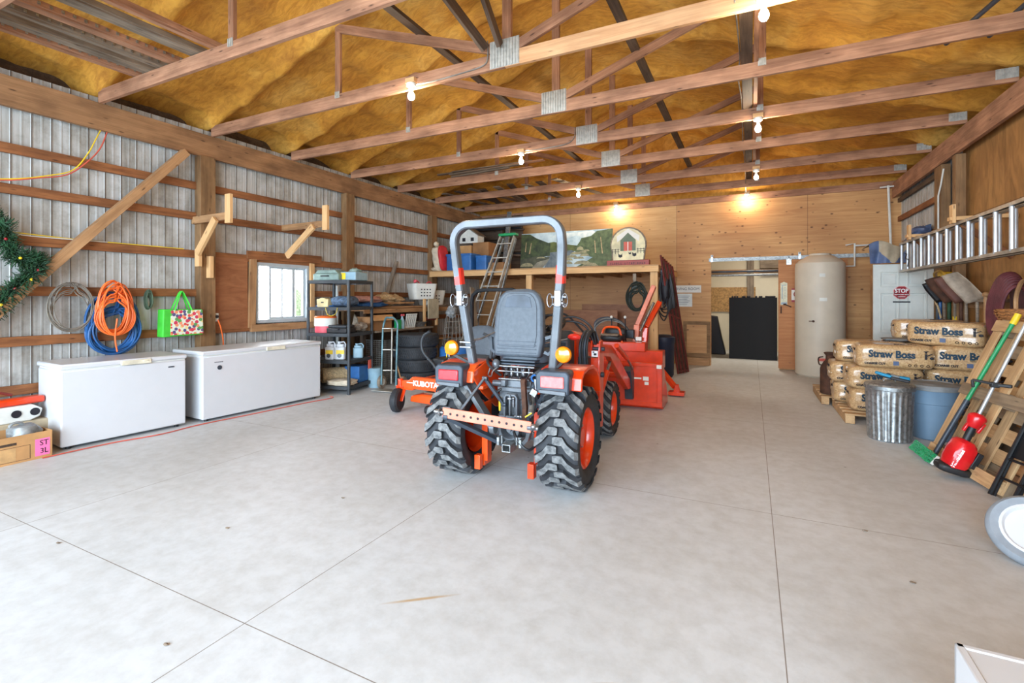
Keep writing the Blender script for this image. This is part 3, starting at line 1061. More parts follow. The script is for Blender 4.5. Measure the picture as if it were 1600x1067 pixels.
# ================================================================ left side
# ---------------------------------------------------------------- window
w = thing('window_1', None, None, (-6.40, 5.06, 1.5)); struct(w)
def fr(name, segs, m, x0, x1):
    mb = MB()
    for y0, y1, z0, z1 in segs:
        mb.span((x0, y0, z0), (x1, y1, z1))
    return mb.build(name, m, parent=w, world=True, smooth=False, bevel=0.003)
fr('window_frame', [(4.60, 4.64, 1.06, 1.94), (5.48, 5.52, 1.06, 1.94), (4.64, 5.48, 1.06, 1.11), (4.64, 5.48, 1.89, 1.94)], 'vinyl', -6.46, -6.36)
fr('window_sash', [(4.84, 4.87, 1.11, 1.89), (4.87, 5.48, 1.86, 1.89), (4.87, 5.48, 1.11, 1.14), (5.44, 5.48, 1.14, 1.86), (5.05, 5.075, 1.14, 1.86), (5.24, 5.29, 1.14, 1.86)], 'vinyl', -6.445, -6.40)
fr('pane', [(4.64, 4.84, 1.11, 1.89), (4.87, 5.44, 1.14, 1.86)], 'glass', -6.43, -6.426)
mb = MB(); mb.box((-30, 5, 1.5), (0.1, 60, 9))
tb = MB(); rnd = random.Random(5)
for i in range(24):
    y = -14 + 2.2 * i + rnd.uniform(-.6, .6)
    tb.blob((-28, y + 16, 0.6), (1.2, 1.9, rnd.uniform(1.0, 2.4)), amp=0.5, freq=2.5, seg=12, rings=8, seed=i)
o = tb.build('hedge', simple('pale_foliage', (170, 190, 150), 0.9, 0, 0.3, 8)); tag(o, 'pale green hedge outside the small window', 'hedge', kind='stuff')
mb.bm.free()
tag(board('window_casing', (-6.35, 4.45, 2.03), (-6.35, 5.75, 2.05), 0.04, 0.12, 'girt'), 'rough board above the small window', 'board')
tag(board('window_casing', (-6.35, 4.52, 1.0), (-6.35, 4.54, 1.98), 0.04, 0.10, 'oldpine', up=(0, 1, 0)), 'rough upright board on the left of the small window', 'board')
tag(board('window_casing', (-6.35, 5.57, 1.0), (-6.35, 5.57, 1.98), 0.04, 0.08, 'pine', up=(0, 1, 0)), 'pale upright board on the right of the small window', 'board')
tag(board('window_casing', (-6.345, 4.5, 0.995), (-6.345, 5.7, 0.995), 0.05, 0.10, 'oldpine'), 'rough splintered board below the small window', 'board')
mb = MB(); mb.span((-6.375, 3.96, 1.0), (-6.362, 4.47, 1.97))
tag(mb.build('plywood_sheet', 'ply_old', smooth=False), 'stained plywood panel between post and window', 'plywood')

# diagonal wall brace
tag(board('diagonal_brace', (-6.27, 1.2, 0.47), (-6.27, 3.58, 3.225), 0.09, 0.09, 'oldpine'), 'long board slanting up the left wall behind the garland', 'brace')
tag(board('leaning_board', (-6.3, 7.22, 1.3), (-6.33, 7.62, 2.15), 0.03, 0.09, 'greywood', up=(1, 0, 0)), 'short grey board leaning on the wall above the crowded bench', 'board')

# lumber brackets
def bracket(y, x1, z, lab, zb):
    t = thing('lumber_bracket', lab, 'bracket', (-6.3, y, z))
    board('arm', (-6.39, y, z), (x1, y, z + 0.01), 0.04, 0.09, 'oldpine', parent=t)
    board('upright', (x1 + 0.02, y - 0.01, z - 0.08), (x1 + 0.02, y - 0.01, z + 0.27), 0.09 if False else 0.04, 0.10, 'pine', parent=t, up=(1, 0, 0))
    board('strut', (x1 - 0.18, y - 0.045, z - 0.02), (-6.22, y - 0.045, zb), 0.04, 0.09, 'pine', parent=t)
    if y < 4:
        board('block', (-6.245, y - 0.02, zb - 0.16), (-6.245, y - 0.02, zb + 0.06), 0.09, 0.04, 'pine', parent=t, up=(0, 1, 0))
        board('block', (-6.24, y + 0.12, zb - 0.3), (-6.24, y + 0.12, zb - 0.02), 0.09, 0.05, 'pine', parent=t, up=(0, 1, 0))
bracket(3.74, -5.68, 2.41, 'wooden lumber bracket braced off the nearest wall post', 1.98)
bracket(5.04, -5.48, 2.48, 'wooden lumber bracket above the small window', 2.05)

# ---------------------------------------------------------------- freezers
def freezer(loc, L, D, Hh, rz, lab, lock):
    t = thing('chest_freezer', lab, 'freezer', loc, rz)
    mb = MB(); mb.box((0, 0, 0.03 + (Hh - 0.09) / 2), (D, L, Hh - 0.09))
    mb.build('body', 'white', parent=t, bevel=0.012)
    mb = MB(); mb.box((0, 0, Hh - 0.055), (D - 0.015, L - 0.015, 0.012))
    mb.build('gasket', 'white_old', parent=t, smooth=False)
    mb = MB(); mb.box((0, 0, Hh - 0.024), (D + 0.02, L + 0.02, 0.05))
    mb.build('lid', 'white', parent=t, bevel=0.014)
    yc = 0.06 if lock else 0.1
    mb = MB(); mb.box((D / 2 + 0.012, yc, Hh - 0.035), (0.02, 0.26, 0.045)); 
    if lock: mb.box((D / 2 + 0.024, yc + 0.08, Hh - 0.027), (0.012, 0.05, 0.012))
    tag(mb.build('handle', simple('cream_handle', (226, 218, 194), 0.5), parent=t, bevel=0.004), 'cream handle')
    for sy in (-1, 1):
        for sx in (-1, 1):
            mb = MB(); mb.cyl((sx * (D / 2 - 0.06), sy * (L / 2 - 0.07), 0), (sx * (D / 2 - 0.06), sy * (L / 2 - 0.07), 0.032), 0.022)
            mb.build('foot', 'black', parent=t)
    mb = MB()
    if lock:
        for k in range(5): mb.box((D / 2 + 0.002, L / 2 - 0.17 + k * 0.012, Hh - 0.125), (0.004, 0.008, 0.014))
    else:
        mb.cyl((D / 2, -L / 2 + 0.19, Hh - 0.20), (D / 2 + 0.006, -L / 2 + 0.19, Hh - 0.20), 0.026, seg=20)
        for k in range(5): mb.box((D / 2 + 0.002, -L / 2 + 0.14 + k * 0.02, Hh - 0.135), (0.004, 0.014, 0.008))
    mb.build('badge', 'kgrey2', parent=t)
    return t
freezer((-5.99, 2.725, 0), 1.06, 0.60, 0.80, R(-4.9), 'shorter white chest freezer, standing beside the cardboard box', True)
freezer((-5.87, 4.20, 0), 1.60, 0.64, 0.81, R(-3.5), 'longer white chest freezer, below the small window', False)
cable('red_power_cable', [(-5.62, 2.0, 0.008), (-5.60, 2.5, 0.008), (-5.50, 2.9, 0.008), (-5.53, 3.3, 0.008), (-5.46, 3.9, 0.008), (-5.40, 4.6, 0.008), (-5.33, 5.02, 0.008), (-5.45, 5.1, 0.008)], 0.006, 'redcord',
      'thin red cord lying on the floor along the chest freezers', 'cord')
# ---------------------------------------------------------------- box corner
t = thing('cardboard_box', 'open brown cardboard box with a pink sticker, on the floor beside the short freezer', 'box', (-5.84, 1.66, 0))
L_, D_, H_ = 0.84, 0.36, 0.235
mb = MB()
mb.box((D_ / 2, 0, H_ / 2), (0.006, L_, H_)); mb.box((-D_ / 2, 0, H_ / 2), (0.006, L_, H_)); mb.box((0, L_ / 2, H_ / 2), (D_, 0.006, H_)); mb.box((0, -L_ / 2, H_ / 2), (D_, 0.006, H_)); mb.box((0, 0, 0.005), (D_, L_, 0.008))
mb.build('body', 'cardboard', parent=t, smooth=False)
mb = MB(); mb.box((D_ / 2 + 0.0035, 0.355, 0.10), (0.002, 0.10, 0.15)); s_ = mb.build('sticker', 'pink', parent=t, smooth=False)
text('ST', 0.065, 'ink', s_, (D_ / 2 + 0.005, 0.365, 0.135), (R(90), 0, R(90)), sx=0.9)
text('3L', 0.065, 'ink', s_, (D_ / 2 + 0.005, 0.365, 0.065), (R(90), 0, R(90)), sx=0.9)
mb = MB(); mb.box((D_ / 2 + 0.003, 0.13, 0.17), (0.003, 0.11, 0.022)); mb.build('hand_slot', 'darkwood', parent=t, bevel=0.001)
mb = MB(); mb.box((D_ / 2 + 0.0035, 0.13, 0.08), (0.001, 0.1, 0.11)); mb.build('tape', simple('packing_tape', (206, 164, 112), 0.3), parent=t, smooth=False)
mb = MB()
for y0, y1, z0, z1 in ((0.04, 0.043, 0.02, 0.14), (0.27, 0.273, 0.02, 0.14), (0.04, 0.273, 0.02, 0.0225), (0.04, 0.273, 0.14, 0.1425)):
    mb.span((D_ / 2 + 0.003, y0, z0), (D_ / 2 + 0.004, y1, z1))
mb.build('printed_line', 'ink', parent=t, smooth=False)
mb = MB(); mb.blob((-5.83, 1.95, 0.21), (0.12, 0.11, 0.085), amp=0.2, freq=2.2, sq=2.6, seed=3); mb.tube(arc((-5.83, 1.9, 0.27), 0.05, 20, 160, 8, 'YZ'), 0.012)
tag(mb.build('metal_jug', simple('scuffed_pewter', (150, 156, 158), 0.45, 0.4, 0.25, 8)), 'scuffed grey jug lying in the cardboard box', 'jug')
t = thing('white_jug', 'white plastic jug with handle in the cardboard box', 'jug', (-5.80, 1.64, 0.012))
mb = MB(); mb.lathe([(0.075, 0), (0.08, 0.02), (0.08, 0.16), (0.05, 0.22), (0.025, 0.24), (0.025, 0.26)], 16); mb.build('body', 'white_old', parent=t)
mb = MB(); mb.tube([(0, 0.07, 0.08), (0, 0.105, 0.1), (0, 0.11, 0.19), (0, 0.06, 0.22)], 0.013); mb.build('handle', 'white_old', parent=t)
mb = MB(); mb.span((-6.32, 1.0, 0), (-6.06, 2.22, 0.27))
tag(mb.build('storage_tote', simple('tan_tote', (182, 166, 138), 0.7), bevel=0.015), 'low tan tote behind the cardboard box, under the chainsaw', 'tote')
t = thing('chainsaw', 'white and orange chainsaw resting on the tan tote', 'chainsaw', (-6.17, 1.98, 0.27), R(0))
mb = MB(); mb.prism([(-0.30, 0.0), (0.10, 0.0), (0.17, 0.03), (0.19, 0.10), (0.12, 0.15), (-0.30, 0.15)], -0.09, 0.09, Matrix(((0, 0, 1, 0), (1, 0, 0, 0), (0, 1, 0, 0), (0, 0, 0, 1)))); mb.build('housing', 'white_old', parent=t, bevel=0.012)
mb = MB()
for y in (-0.19, 0.0, 0.13): mb.cyl((0.085, y, 0.08), (0.098, y, 0.08), 0.035, seg=18)
mb.build('vent', 'ink', parent=t)
mb = MB(); mb.box((0, -0.03, 0.185), (0.12, 0.50, 0.065)); mb.build('top_cover', 'redorange', parent=t, bevel=0.02)
mb = MB(); mb.tube([(0, -0.28, 0.22), (0, -0.27, 0.27), (0, -0.1, 0.29), (0, 0.0, 0.25)], 0.013); mb.build('handle', 'maroon', parent=t)

# ---------------------------------------------------------------- garland
pts = smoothpath([(-6.27, 1.6, 2.4), (-6.27, 1.93, 2.12), (-6.27, 1.98, 1.93), (-6.26, 2.06, 1.80), (-6.25, 2.19, 1.78), (-6.25, 2.15, 1.66), (-6.26, 2.05, 1.54), (-6.26, 1.96, 1.42), (-6.26, 1.86, 1.30), (-6.26, 1.5, 1.2)], 8)
t = thing('evergreen_garland', 'dark green evergreen garland with berries hanging on the left wall', 'garland', (-6.27, 2.0, 1.5))
mb = MB(); rnd = random.Random(3)
for p in pts:
    for k in range(46):
        d = Vector((rnd.gauss(0, 1) * 0.6 + 0.25, rnd.gauss(0, 1), rnd.gauss(0, 1))).normalized()
        L = rnd.uniform(0.03, 0.115)
        a = p + d * rnd.uniform(0.0, 0.03)
        mb.bar(a, a + d * L, 0.009, 0.003)
mb.build('foliage', 'dkgreen', parent=t, world=True, smooth=False)
for i in (14, 24, 38, 44, 50, 60):
    if i < len(pts):
        mb = MB(); mb.ball(pts[i] + Vector((0.06, rnd.uniform(-.03, .03), 0)), 0.014, 10, 6)
        tag(mb.build('berry', 'stopred' if i % 4 else 'yellow', parent=t, world=True), 'small red ornament' if i % 4 else 'small yellow ornament')
mb = MB(); mb.tube(pts, 0.008, 5); mb.build('stem', 'dkgreen', parent=t, world=True)

# ---------------------------------------------------------------- wires, coils, bag
cable('yellow_wire', [(-6.3, 2.72, 3.23), (-6.27, 2.66, 3.1), (-6.27, 2.6, 2.95), (-6.27, 2.48, 2.75), (-6.27, 2.3, 2.65), (-6.27, 1.93, 2.53), (-6.27, 1.3, 2.45)], 0.006, 'yellow', 'yellow wire drooping from the header beam at upper left', 'wire')
cable('red_wire', [(-6.3, 2.78, 3.23), (-6.27, 2.7, 3.02), (-6.27, 2.58, 2.84), (-6.27, 2.42, 2.68), (-6.27, 2.2, 2.6), (-6.27, 1.93, 2.52), (-6.27, 1.3, 2.43)], 0.007, 'redcord', 'red and white wire drooping beside the yellow wire', 'wire')
cable('yellow_wire', [(-6.33, 1.8, 2.06), (-6.33, 2.1, 2.05), (-6.34, 2.5, 2.038), (-6.34, 3.0, 2.036), (-6.34, 3.6, 2.036)], 0.005, 'yellow', 'yellow wire lying on a girt behind the garland', 'wire')
cable('white_wire', [(-6.33, 1.9, 2.045), (-6.33, 2.15, 2.03), (-6.32, 2.5, 2.03), (-6.34, 2.8, 2.036)], 0.005, 'white_old', 'white wire lying on a girt below the yellow one', 'wire')


def coil(c, ry, rz_, turns, r, jit, seed, sag=0.0):
    rnd = random.Random(seed)
    pts = []
    for k in range(turns):
        a_ = ry * (1 + rnd.uniform(-jit, jit)); b_ = rz_ * (1 + rnd.uniform(-jit, jit))
        oy, oz, ox = rnd.uniform(-jit, jit) * ry * 0.6, rnd.uniform(-jit, jit) * rz_ * 0.6, rnd.uniform(-0.025, 0.03)
        for i in range(18):
            a = 2 * PI * i / 18 + PI / 2
            top = Vector((c[0] + ox, c[1] + a_ * math.cos(a) + oy, c[2] + b_ * math.sin(a) + oz - (rz_ - b_)))
            pts.append(top)
    return smoothpath(pts, 2)
mb = MB(); mb.tube(coil((-6.30, 2.47, 1.31), 0.17, 0.22, 9, 0.005, 0.13, 2), 0.0055, 5)
tag(mb.build('cable_coil', 'wirecoil'), 'thin grey cable coiled on the wall left of the orange cord', 'cable')
mb = MB(); mb.tube(coil((-6.29, 2.84, 1.10), 0.21, 0.27, 14, 0.008, 0.2, 5), 0.0105, 6)
tag(mb.build('hose_coil', 'bluehose'), 'blue air hose coiled on the wall under the orange cord', 'hose')
mb = MB(); mb.tube(coil((-6.21, 2.81, 1.27), 0.15, 0.225, 15, 0.008, 0.24, 8), 0.0085, 6); mb.tube(smoothpath([(-6.18, 2.82, 1.2), (-6.18, 2.8, 1.0), (-6.18, 2.82, 0.84)], 4), 0.008, 6)
tag(mb.build('cord_coil', 'orangecord'), 'orange extension cord coiled on the wall over the blue hose', 'cord')
mb = MB(); mb.tube(coil((-6.31, 3.19, 1.39), 0.035, 0.09, 8, 0.005, 0.2, 4), 0.007, 5)
tag(mb.build('twine_bundle', simple('green_twine', (84, 104, 84), 0.8)), 'small bundle of green twine hanging between cord and shopping bag', 'twine')

t = thing('shopping_bag', 'bright green shopping bag printed with fruit, hanging by the wall post', 'bag', (-6.24, 3.51, 0.96))
M['fruit'] = mat_spots('fruit_print', (226, 232, 214), [(226, 84, 76), (240, 150, 110), (96, 160, 90), (210, 60, 90), (90, 84, 130), (238, 214, 140), (230, 110, 90)], 25.0)
mb = MB(); mb.prism([(-0.235, 0.0), (0.235, 0.005), (0.225, 0.325), (-0.225, 0.33)], -0.07, 0.055, Matrix(((0, 0, 1, 0), (1, 0, 0, 0), (0, 1, 0, 0), (0, 0, 0, 1)))); mb.build('body', 'brightgreen', parent=t, bevel=0.012)
mb = MB(); mb.prism([(-0.15, 0.02), (0.232, 0.022), (0.222, 0.315), (-0.145, 0.318)], 0.054, 0.060, Matrix(((0, 0, 1, 0), (1, 0, 0, 0), (0, 1, 0, 0), (0, 0, 0, 1)))); mb.build('printed_panel', 'fruit', parent=t, smooth=False)
for x in (-0.03, 0.05):
    mb = MB(); mb.tube([(x, -0.10, 0.31), (x * 0.4, -0.02, 0.52), (x * 0.4, 0.0, 0.545), (x * 0.4, 0.02, 0.52), (x, 0.10, 0.31)], 0.006, 6, flat=3.0); mb.build('handle', 'brightgreen', parent=t)
t = thing('outlet_box', 'small beige outlet box beside the wall post, with an orange plug cord', 'outlet', (-6.33, 3.985, 1.17))
mb = MB(); mb.box((0, 0, 0), (0.05, 0.07, 0.11)); mb.build('box', 'white_old', parent=t, bevel=0.005)
mb = MB(); mb.cyl((0.02, 0, 0.01), (0.05, 0, 0.01), 0.02, seg=12); mb.build('plug', 'ink', parent=t)
mb = MB(); mb.tube(smoothpath([(0.04, 0.01, -0.03), (0.05, 0.04, -0.12), (0.04, 0.08, -0.28), (0.02, 0.1, -0.38)], 4), 0.008, 6); mb.build('cord', 'orangecord', parent=t)

# ---------------------------------------------------------------- black shelving rack and its contents
RK = (-5.716, 5.569); RA = R(12)
def rk(x, y, z=0):
    return (RK[0] + x * math.cos(RA) - y * math.sin(RA), RK[1] + x * math.sin(RA) + y * math.cos(RA), z)
t = thing('shelving_rack', 'dusty black five-tier plastic shelving rack beside the long freezer', 'shelving', (RK[0], RK[1], 0), RA)
SZ = (0.12, 0.50, 0.90, 1.29, 1.69)
for z in SZ:
    mb = MB(); W_, D_ = 0.71, 0.66
    mb.box((0, -D_ / 2, z - 0.025), (W_, 0.012, 0.05)); mb.box((0, D_ / 2, z - 0.025), (W_, 0.012, 0.05)); mb.box((-W_ / 2, 0, z - 0.025), (0.012, D_, 0.05)); mb.box((W_ / 2, 0, z - 0.025), (0.012, D_, 0.05))
    for k in range(9): mb.box((0, -D_ / 2 + 0.04 + k * 0.0725, z - 0.01), (W_, 0.045, 0.012))
    for k in range(3): mb.box((-0.2 + 0.2 * k, 0, z - 0.022), (0.02, D_, 0.02))
    mb.build('shelf', 'charcoal', parent=t, smooth=False, bevel=0.002)
for sx in (-1, 1):
    for sy in (-1, 1):
        mb = MB(); mb.lathe([(0.026, 0), (0.024, 0.4), (0.028, 0.405), (0.028, 0.42), (0.024, 0.43), (0.023, 0.85), (0.027, 0.86), (0.024, 0.88), (0.023, 1.26), (0.027, 1.27), (0.023, 1.3), (0.022, 1.69)], 12, Matrix.Translation((sx * 0.345, sy * 0.32, 0)))
        mb.build('post', 'charcoal', parent=t)

def single(name, mb, m, lab, cat, group=None, **k):
    return tag(mb.build(name, m, **k), lab, cat, group)
# top
t = thing('tool_case', 'grey-green hard case lying on top of the black rack', 'case', rk(-0.1, -0.1, SZ[4] - 0.004), RA)
mb = MB(); mb.box((0, 0, 0.055), (0.44, 0.3, 0.11)); mb.build('base', 'teal', parent=t, bevel=0.02)
mb = MB(); mb.prism([(-0.2, 0.11), (0.2, 0.11), (0.15, 0.165), (-0.15, 0.165)], -0.13, 0.13, Matrix(((1, 0, 0, 0), (0, 0, 1, 0), (0, 1, 0, 0), (0, 0, 0, 1)))); mb.build('lid', 'teal', parent=t, bevel=0.012)
mb = MB(); mb.tube([(-0.06, -0.15, 0.07), (-0.06, -0.18, 0.07), (0.06, -0.18, 0.07), (0.06, -0.15, 0.07)], 0.008, 6); mb.build('handle', 'black', parent=t)
t = thing('plastic_tub', 'clear pale blue tub of odds and ends on top of the black rack', 'tub', rk(0.22, 0.02, SZ[4] - 0.004), RA)
mb = MB(); mb.box((0, 0, 0.07), (0.26, 0.34, 0.13)); mb.build('tub', 'skyplastic', parent=t, bevel=0.012)
mb = MB(); mb.box((-0.08, -0.172, 0.07), (0.08, 0.01, 0.10)); mb.build('label', 'yellow', parent=t, bevel=0.003)
mb = MB(); mb.blob((0.02, 0, 0.15), (0.08, 0.1, 0.05), amp=0.4, seed=4); mb.build('contents', 'teal', parent=t)
mb = MB(); mb.blob(rk(-0.2, 0.18, SZ[4] + 0.07), (0.10, 0.08, 0.07), amp=0.3, seed=9); single('rag_heap', mb, 'rust', 'brown rag heap behind the case on the black rack', 'rag')
# fourth shelf
t = thing('cream_caddy', 'small cream box with a handle hole on the black rack', 'box', rk(-0.13, -0.22, SZ[3] - 0.002), RA)
mb = MB(); mb.prism([(-0.09, 0), (0.09, 0), (0.1, 0.12), (0.06, 0.12), (0.03, 0.14), (-0.03, 0.14), (-0.06, 0.12), (-0.1, 0.12)], -0.06, 0.06, Matrix(((1, 0, 0, 0), (0, 0, 1, 0), (0, 1, 0, 0), (0, 0, 0, 1)))); mb.build('body', simple('cream', (228, 204, 150), 0.6), parent=t, bevel=0.006)
mb = MB(); mb.box((0, -0.062, 0.07), (0.045, 0.006, 0.018)); mb.build('hand_hole', 'ink', parent=t, bevel=0.002)
mb = MB(); mb.blob(rk(-0.12, 0.0, SZ[3] + 0.012), (0.18, 0.26, 0.015), amp=0.1, sq=4); single('blue_sheet', mb, 'blue', 'flat blue folded sheet under the cream box', 'sheet')
mb = MB(); mb.blob(rk(0.12, -0.08, SZ[3] + 0.085), (0.17, 0.2, 0.082), RZ := Matrix.Rotation(RA, 3, 'Z'), amp=0.15, sq=3, seed=6); single('quilted_bag', mb, simple('dark_blue_print', (84, 104, 128), 0.7, 0, 0.35, 25), 'dark blue patterned bag in the middle of the rack shelf', 'bag')
mb = MB(); mb.tube(smoothpath([(rk(-0.03, -0.345, SZ[3] - 0.01)), rk(0.0, -0.35, SZ[3] - 0.1), rk(0.07, -0.35, SZ[3] - 0.13), rk(0.15, -0.35, SZ[3] - 0.09), rk(0.17, -0.345, SZ[3] - 0.01)], 5), 0.004, 5); single('cord_loop', mb, 'yellow', 'yellow cord looping below a rack shelf', 'cord')
# third shelf
t = thing('food_carrier', 'white round carrier with orange lid and red base, on the rack', 'container', rk(-0.18, -0.13, SZ[2] - 0.002), RA)
mb = MB(); mb.lathe([(0.15, 0), (0.155, 0.03), (0.155, 0.10), (0.15, 0.105)], 28); mb.build('base', 'pinkp', parent=t)
mb = MB(); mb.lathe([(0.16, 0.10), (0.165, 0.11), (0.16, 0.22), (0.15, 0.225)], 28); mb.build('drum', 'white_old', parent=t)
mb = MB(); mb.lathe([(0.163, 0.222), (0.165, 0.235), (0.15, 0.25), (0.08, 0.255)], 28); mb.build('lid', 'orangecord', parent=t)
t = thing('black_case', 'black ribbed plastic case on the rack beside the round carrier', 'case', rk(0.12, -0.17, SZ[2] - 0.002), RA)
mb = MB(); mb.box((0, 0, 0.04), (0.34, 0.26, 0.08)); mb.build('base', 'black', parent=t, bevel=0.015)
mb = MB(); mb.box((0, 0, 0.1), (0.31, 0.23, 0.04)); mb.build('lid', 'charcoal', parent=t, bevel=0.015)
mb = MB(); mb.tube([(-0.05, -0.13, 0.06), (-0.05, -0.16, 0.06), (0.05, -0.16, 0.06), (0.05, -0.13, 0.06)], 0.009, 6); mb.build('handle', 'charcoal', parent=t)
mb = MB(); mb.blob(rk(0.25, 0.12, SZ[2] + 0.07), (0.1, 0.13, 0.07), amp=0.5, freq=2.4, seed=12); single('rag_heap', mb, 'greywood', 'grey-brown crumpled heap behind the black case on the rack', 'rag')
mb = MB(); mb.prism([(-0.07, 0), (0.09, 0), (0.06, 0.2), (0.0, 0.27)], -0.01, 0.01, Matrix.Translation(Vector(rk(0.1, 0.22, SZ[2]))) @ Matrix(((1, 0, 0, 0), (0, 0, 1, 0), (0, 1, 0, 0), (0, 0, 0, 1)))); single('wooden_shingle', mb, 'greywood', 'grey wooden wedge standing at the back of the rack', 'wood')
# second shelf: jugs
M['label_y'] = simple('yellow_label', (240, 206, 60), 0.5)
def jug(x, y, lab, mt='white', tall=0.27, rz=0.0, label=True):
    j = thing('plastic_jug', lab, 'jug', rk(x, y, SZ[1] - 0.003), RA + rz, group='jugs on the black rack')
    mb = MB(); mb.prism(rrect(0.15, 0.11, 0.03), 0, tall * 0.7); mb.prism(rrect(0.12, 0.085, 0.03), tall * 0.7, tall * 0.86); mb.build('bottle', mt, parent=j, bevel=0.008)
    mb = MB(); mb.cyl((-0.02, 0, tall * 0.86), (-0.02, 0, tall), 0.024); mb.build('cap', mt, parent=j)
    mb = MB(); mb.tube([(0.0, 0, tall * 0.95), (0.05, 0, tall * 0.98), (0.075, 0, tall * 0.85), (0.07, 0, tall * 0.6)], 0.011); mb.build('handle', mt, parent=j)
    if label:
        mb = MB(); mb.box((0.01, -0.057, tall * 0.42), (0.12, 0.004, tall * 0.22)); mb.build('label', 'label_y', parent=j, smooth=False)
        mb = MB(); mb.cyl((0.0, -0.058, tall * 0.22), (0.0, -0.061, tall * 0.22), 0.032, seg=16); mb.build('emblem', 'kgrey', parent=j)
jug(-0.04, -0.2, 'left white jug with a yellow label on the black rack')
jug(0.10, -0.16, 'right white jug with a yellow label, beside its twin on the rack', rz=0.3)
jug(0.24, 0.1, 'pale grey jug without label at the right end of the rack', 'skyplastic', 0.22, 0.5, False)
# bottom shelf
t = thing('rolled_mat', 'tan burlap roll on the lowest rack shelf', 'mat', rk(-0.02, -0.05, SZ[0]), RA)
mb = MB(); mb.tube([(-0.2, -0.12, 0.115), (0.1, 0.2, 0.115)], 0.115, 24)
mb.build('roll', 'rope', parent=t, bevel=0.01)
sp = [(-0.203 + 0.0, -0.125, 0.115) for _ in range(1)]
mb = MB(); mb.tube([Vector((-0.205, -0.125, 0.115)) + (Vector((0.73, -0.68, 0)) * math.cos(a * 0.5) + Vector((0, 0, 1)) * math.sin(a * 0.5)) * (0.012 + 0.0035 * a) for a in range(26)], 0.004, 4); mb.build('spiral_edge', 'oldpine', parent=t)
mb = MB(); mb.blob(rk(0.16, -0.2, SZ[0] + 0.04), (0.2, 0.15, 0.045), RZ, amp=0.2, sq=4, seed=2); single('folded_cloth', mb, 'clothw', 'folded cream cloth on the lowest rack shelf', 'cloth')
mb = MB(); mb.box(rk(0.17, 0.16, SZ[0] + 0.12), (0.26, 0.26, 0.25), RZ); single('blue_tote', mb, 'blue', 'blue bin at the back of the lowest rack shelf', 'bin', bevel=0.01)
tag(board('cleaning_pole', rk(-0.30, 0.36, 0.0), rk(-0.33, 0.36, 1.62), 0.07, 0.03, 'white_old', up=(0, 1, 0)), 'pale plank standing behind the black rack', 'plank')

# ---------------------------------------------------------------- workbench along the left wall
t = thing('workbench', 'long dusty two-level wooden bench against the left wall', 'workbench', (-6.0, 7.3, 0))
board('top_plank', (-5.99, 6.02, 1.225), (-5.99, 8.68, 1.225), 0.6, 0.035, 'oldpine', parent=t)
board('lower_plank', (-5.86, 6.04, 0.875), (-5.86, 7.62, 0.875), 0.86, 0.03, 'greywood', parent=t)
board('lower_plank', (-5.99, 7.62, 0.6), (-5.99, 8.68, 0.6), 0.6, 0.03, 'oldpine', parent=t)
for y in (6.05, 7.62, 8.64):
    for x in (-6.27, -5.72):
        board('leg', (x, y, 0), (x, y, 1.2), 0.07, 0.07, 'darkwood', parent=t, up=(1, 0, 0))
board('shelf_edge', (-5.68, 6.02, 1.2), (-5.68, 8.68, 1.2), 0.02, 0.07, 'oldpine', parent=t)
mb = MB(); mb.span((-6.36, 6.5, 0.0), (-6.34, 8.7, 1.18)); single('dark_sheet', mb, 'darkwood', 'dark sheet standing behind the workbench', 'panel', smooth=False)
for k, (y0, y1, z, x, m, lab) in enumerate(((6.1, 7.7, 1.262, -5.85, 'oldpine', 'lowest board stacked on the bench top'), (6.2, 7.5, 1.30, -5.95, 'greywood', 'middle board stacked on the bench top'), (6.5, 7.4, 1.335, -5.85, 'oldpine', 'top board stacked on the bench top'))):
    tag(board('loose_board', (x, y0, z), (x, y1, z + 0.001), 0.26, 0.03, m), lab, 'board')
tag(board('loose_board', (-5.8, 7.9, 1.265), (-5.85, 8.65, 1.265), 0.2, 0.04, 'greywood'), 'short board on the bench top right of the laundry baskets', 'board')
tag(board('loose_board', (-5.9, 7.9, 1.41), (-5.95, 8.65, 1.36), 0.12, 0.05, 'greywood'), 'grey beam lying on the bench top at the loft corner', 'board')
mb = MB(); mb.blob((-5.83, 6.22, 1.40), (0.2, 0.3, 0.06), amp=0.3, sq=2.6, seed=5); single('striped_sack', mb, 'pinkbag', 'faded pink striped sack slumped on the bench beside the rack', 'sack')
mb = MB(); mb.blob((-5.80, 6.28, 1.31), (0.2, 0.32, 0.045), amp=0.25, sq=3, seed=8); single('blue_sack', mb, 'bluehose', 'flat blue sack under the striped sack', 'sack')
mb = MB()
for (dx, dy, dz, s) in ((0, 0, 0, 1), (0.02, 0.2, -0.02, 0.8)):
    mb.blob((-5.92 + dx, 6.86 + dy, 1.40 + dz), (0.2 * s, 0.26 * s, 0.12 * s), amp=0.5, freq=1.8, sq=1.5, seed=int(3 + dy * 10))
single('tan_tarp_heap', mb, 'rope', 'crumpled tan canvas heap on the bench', 'canvas')

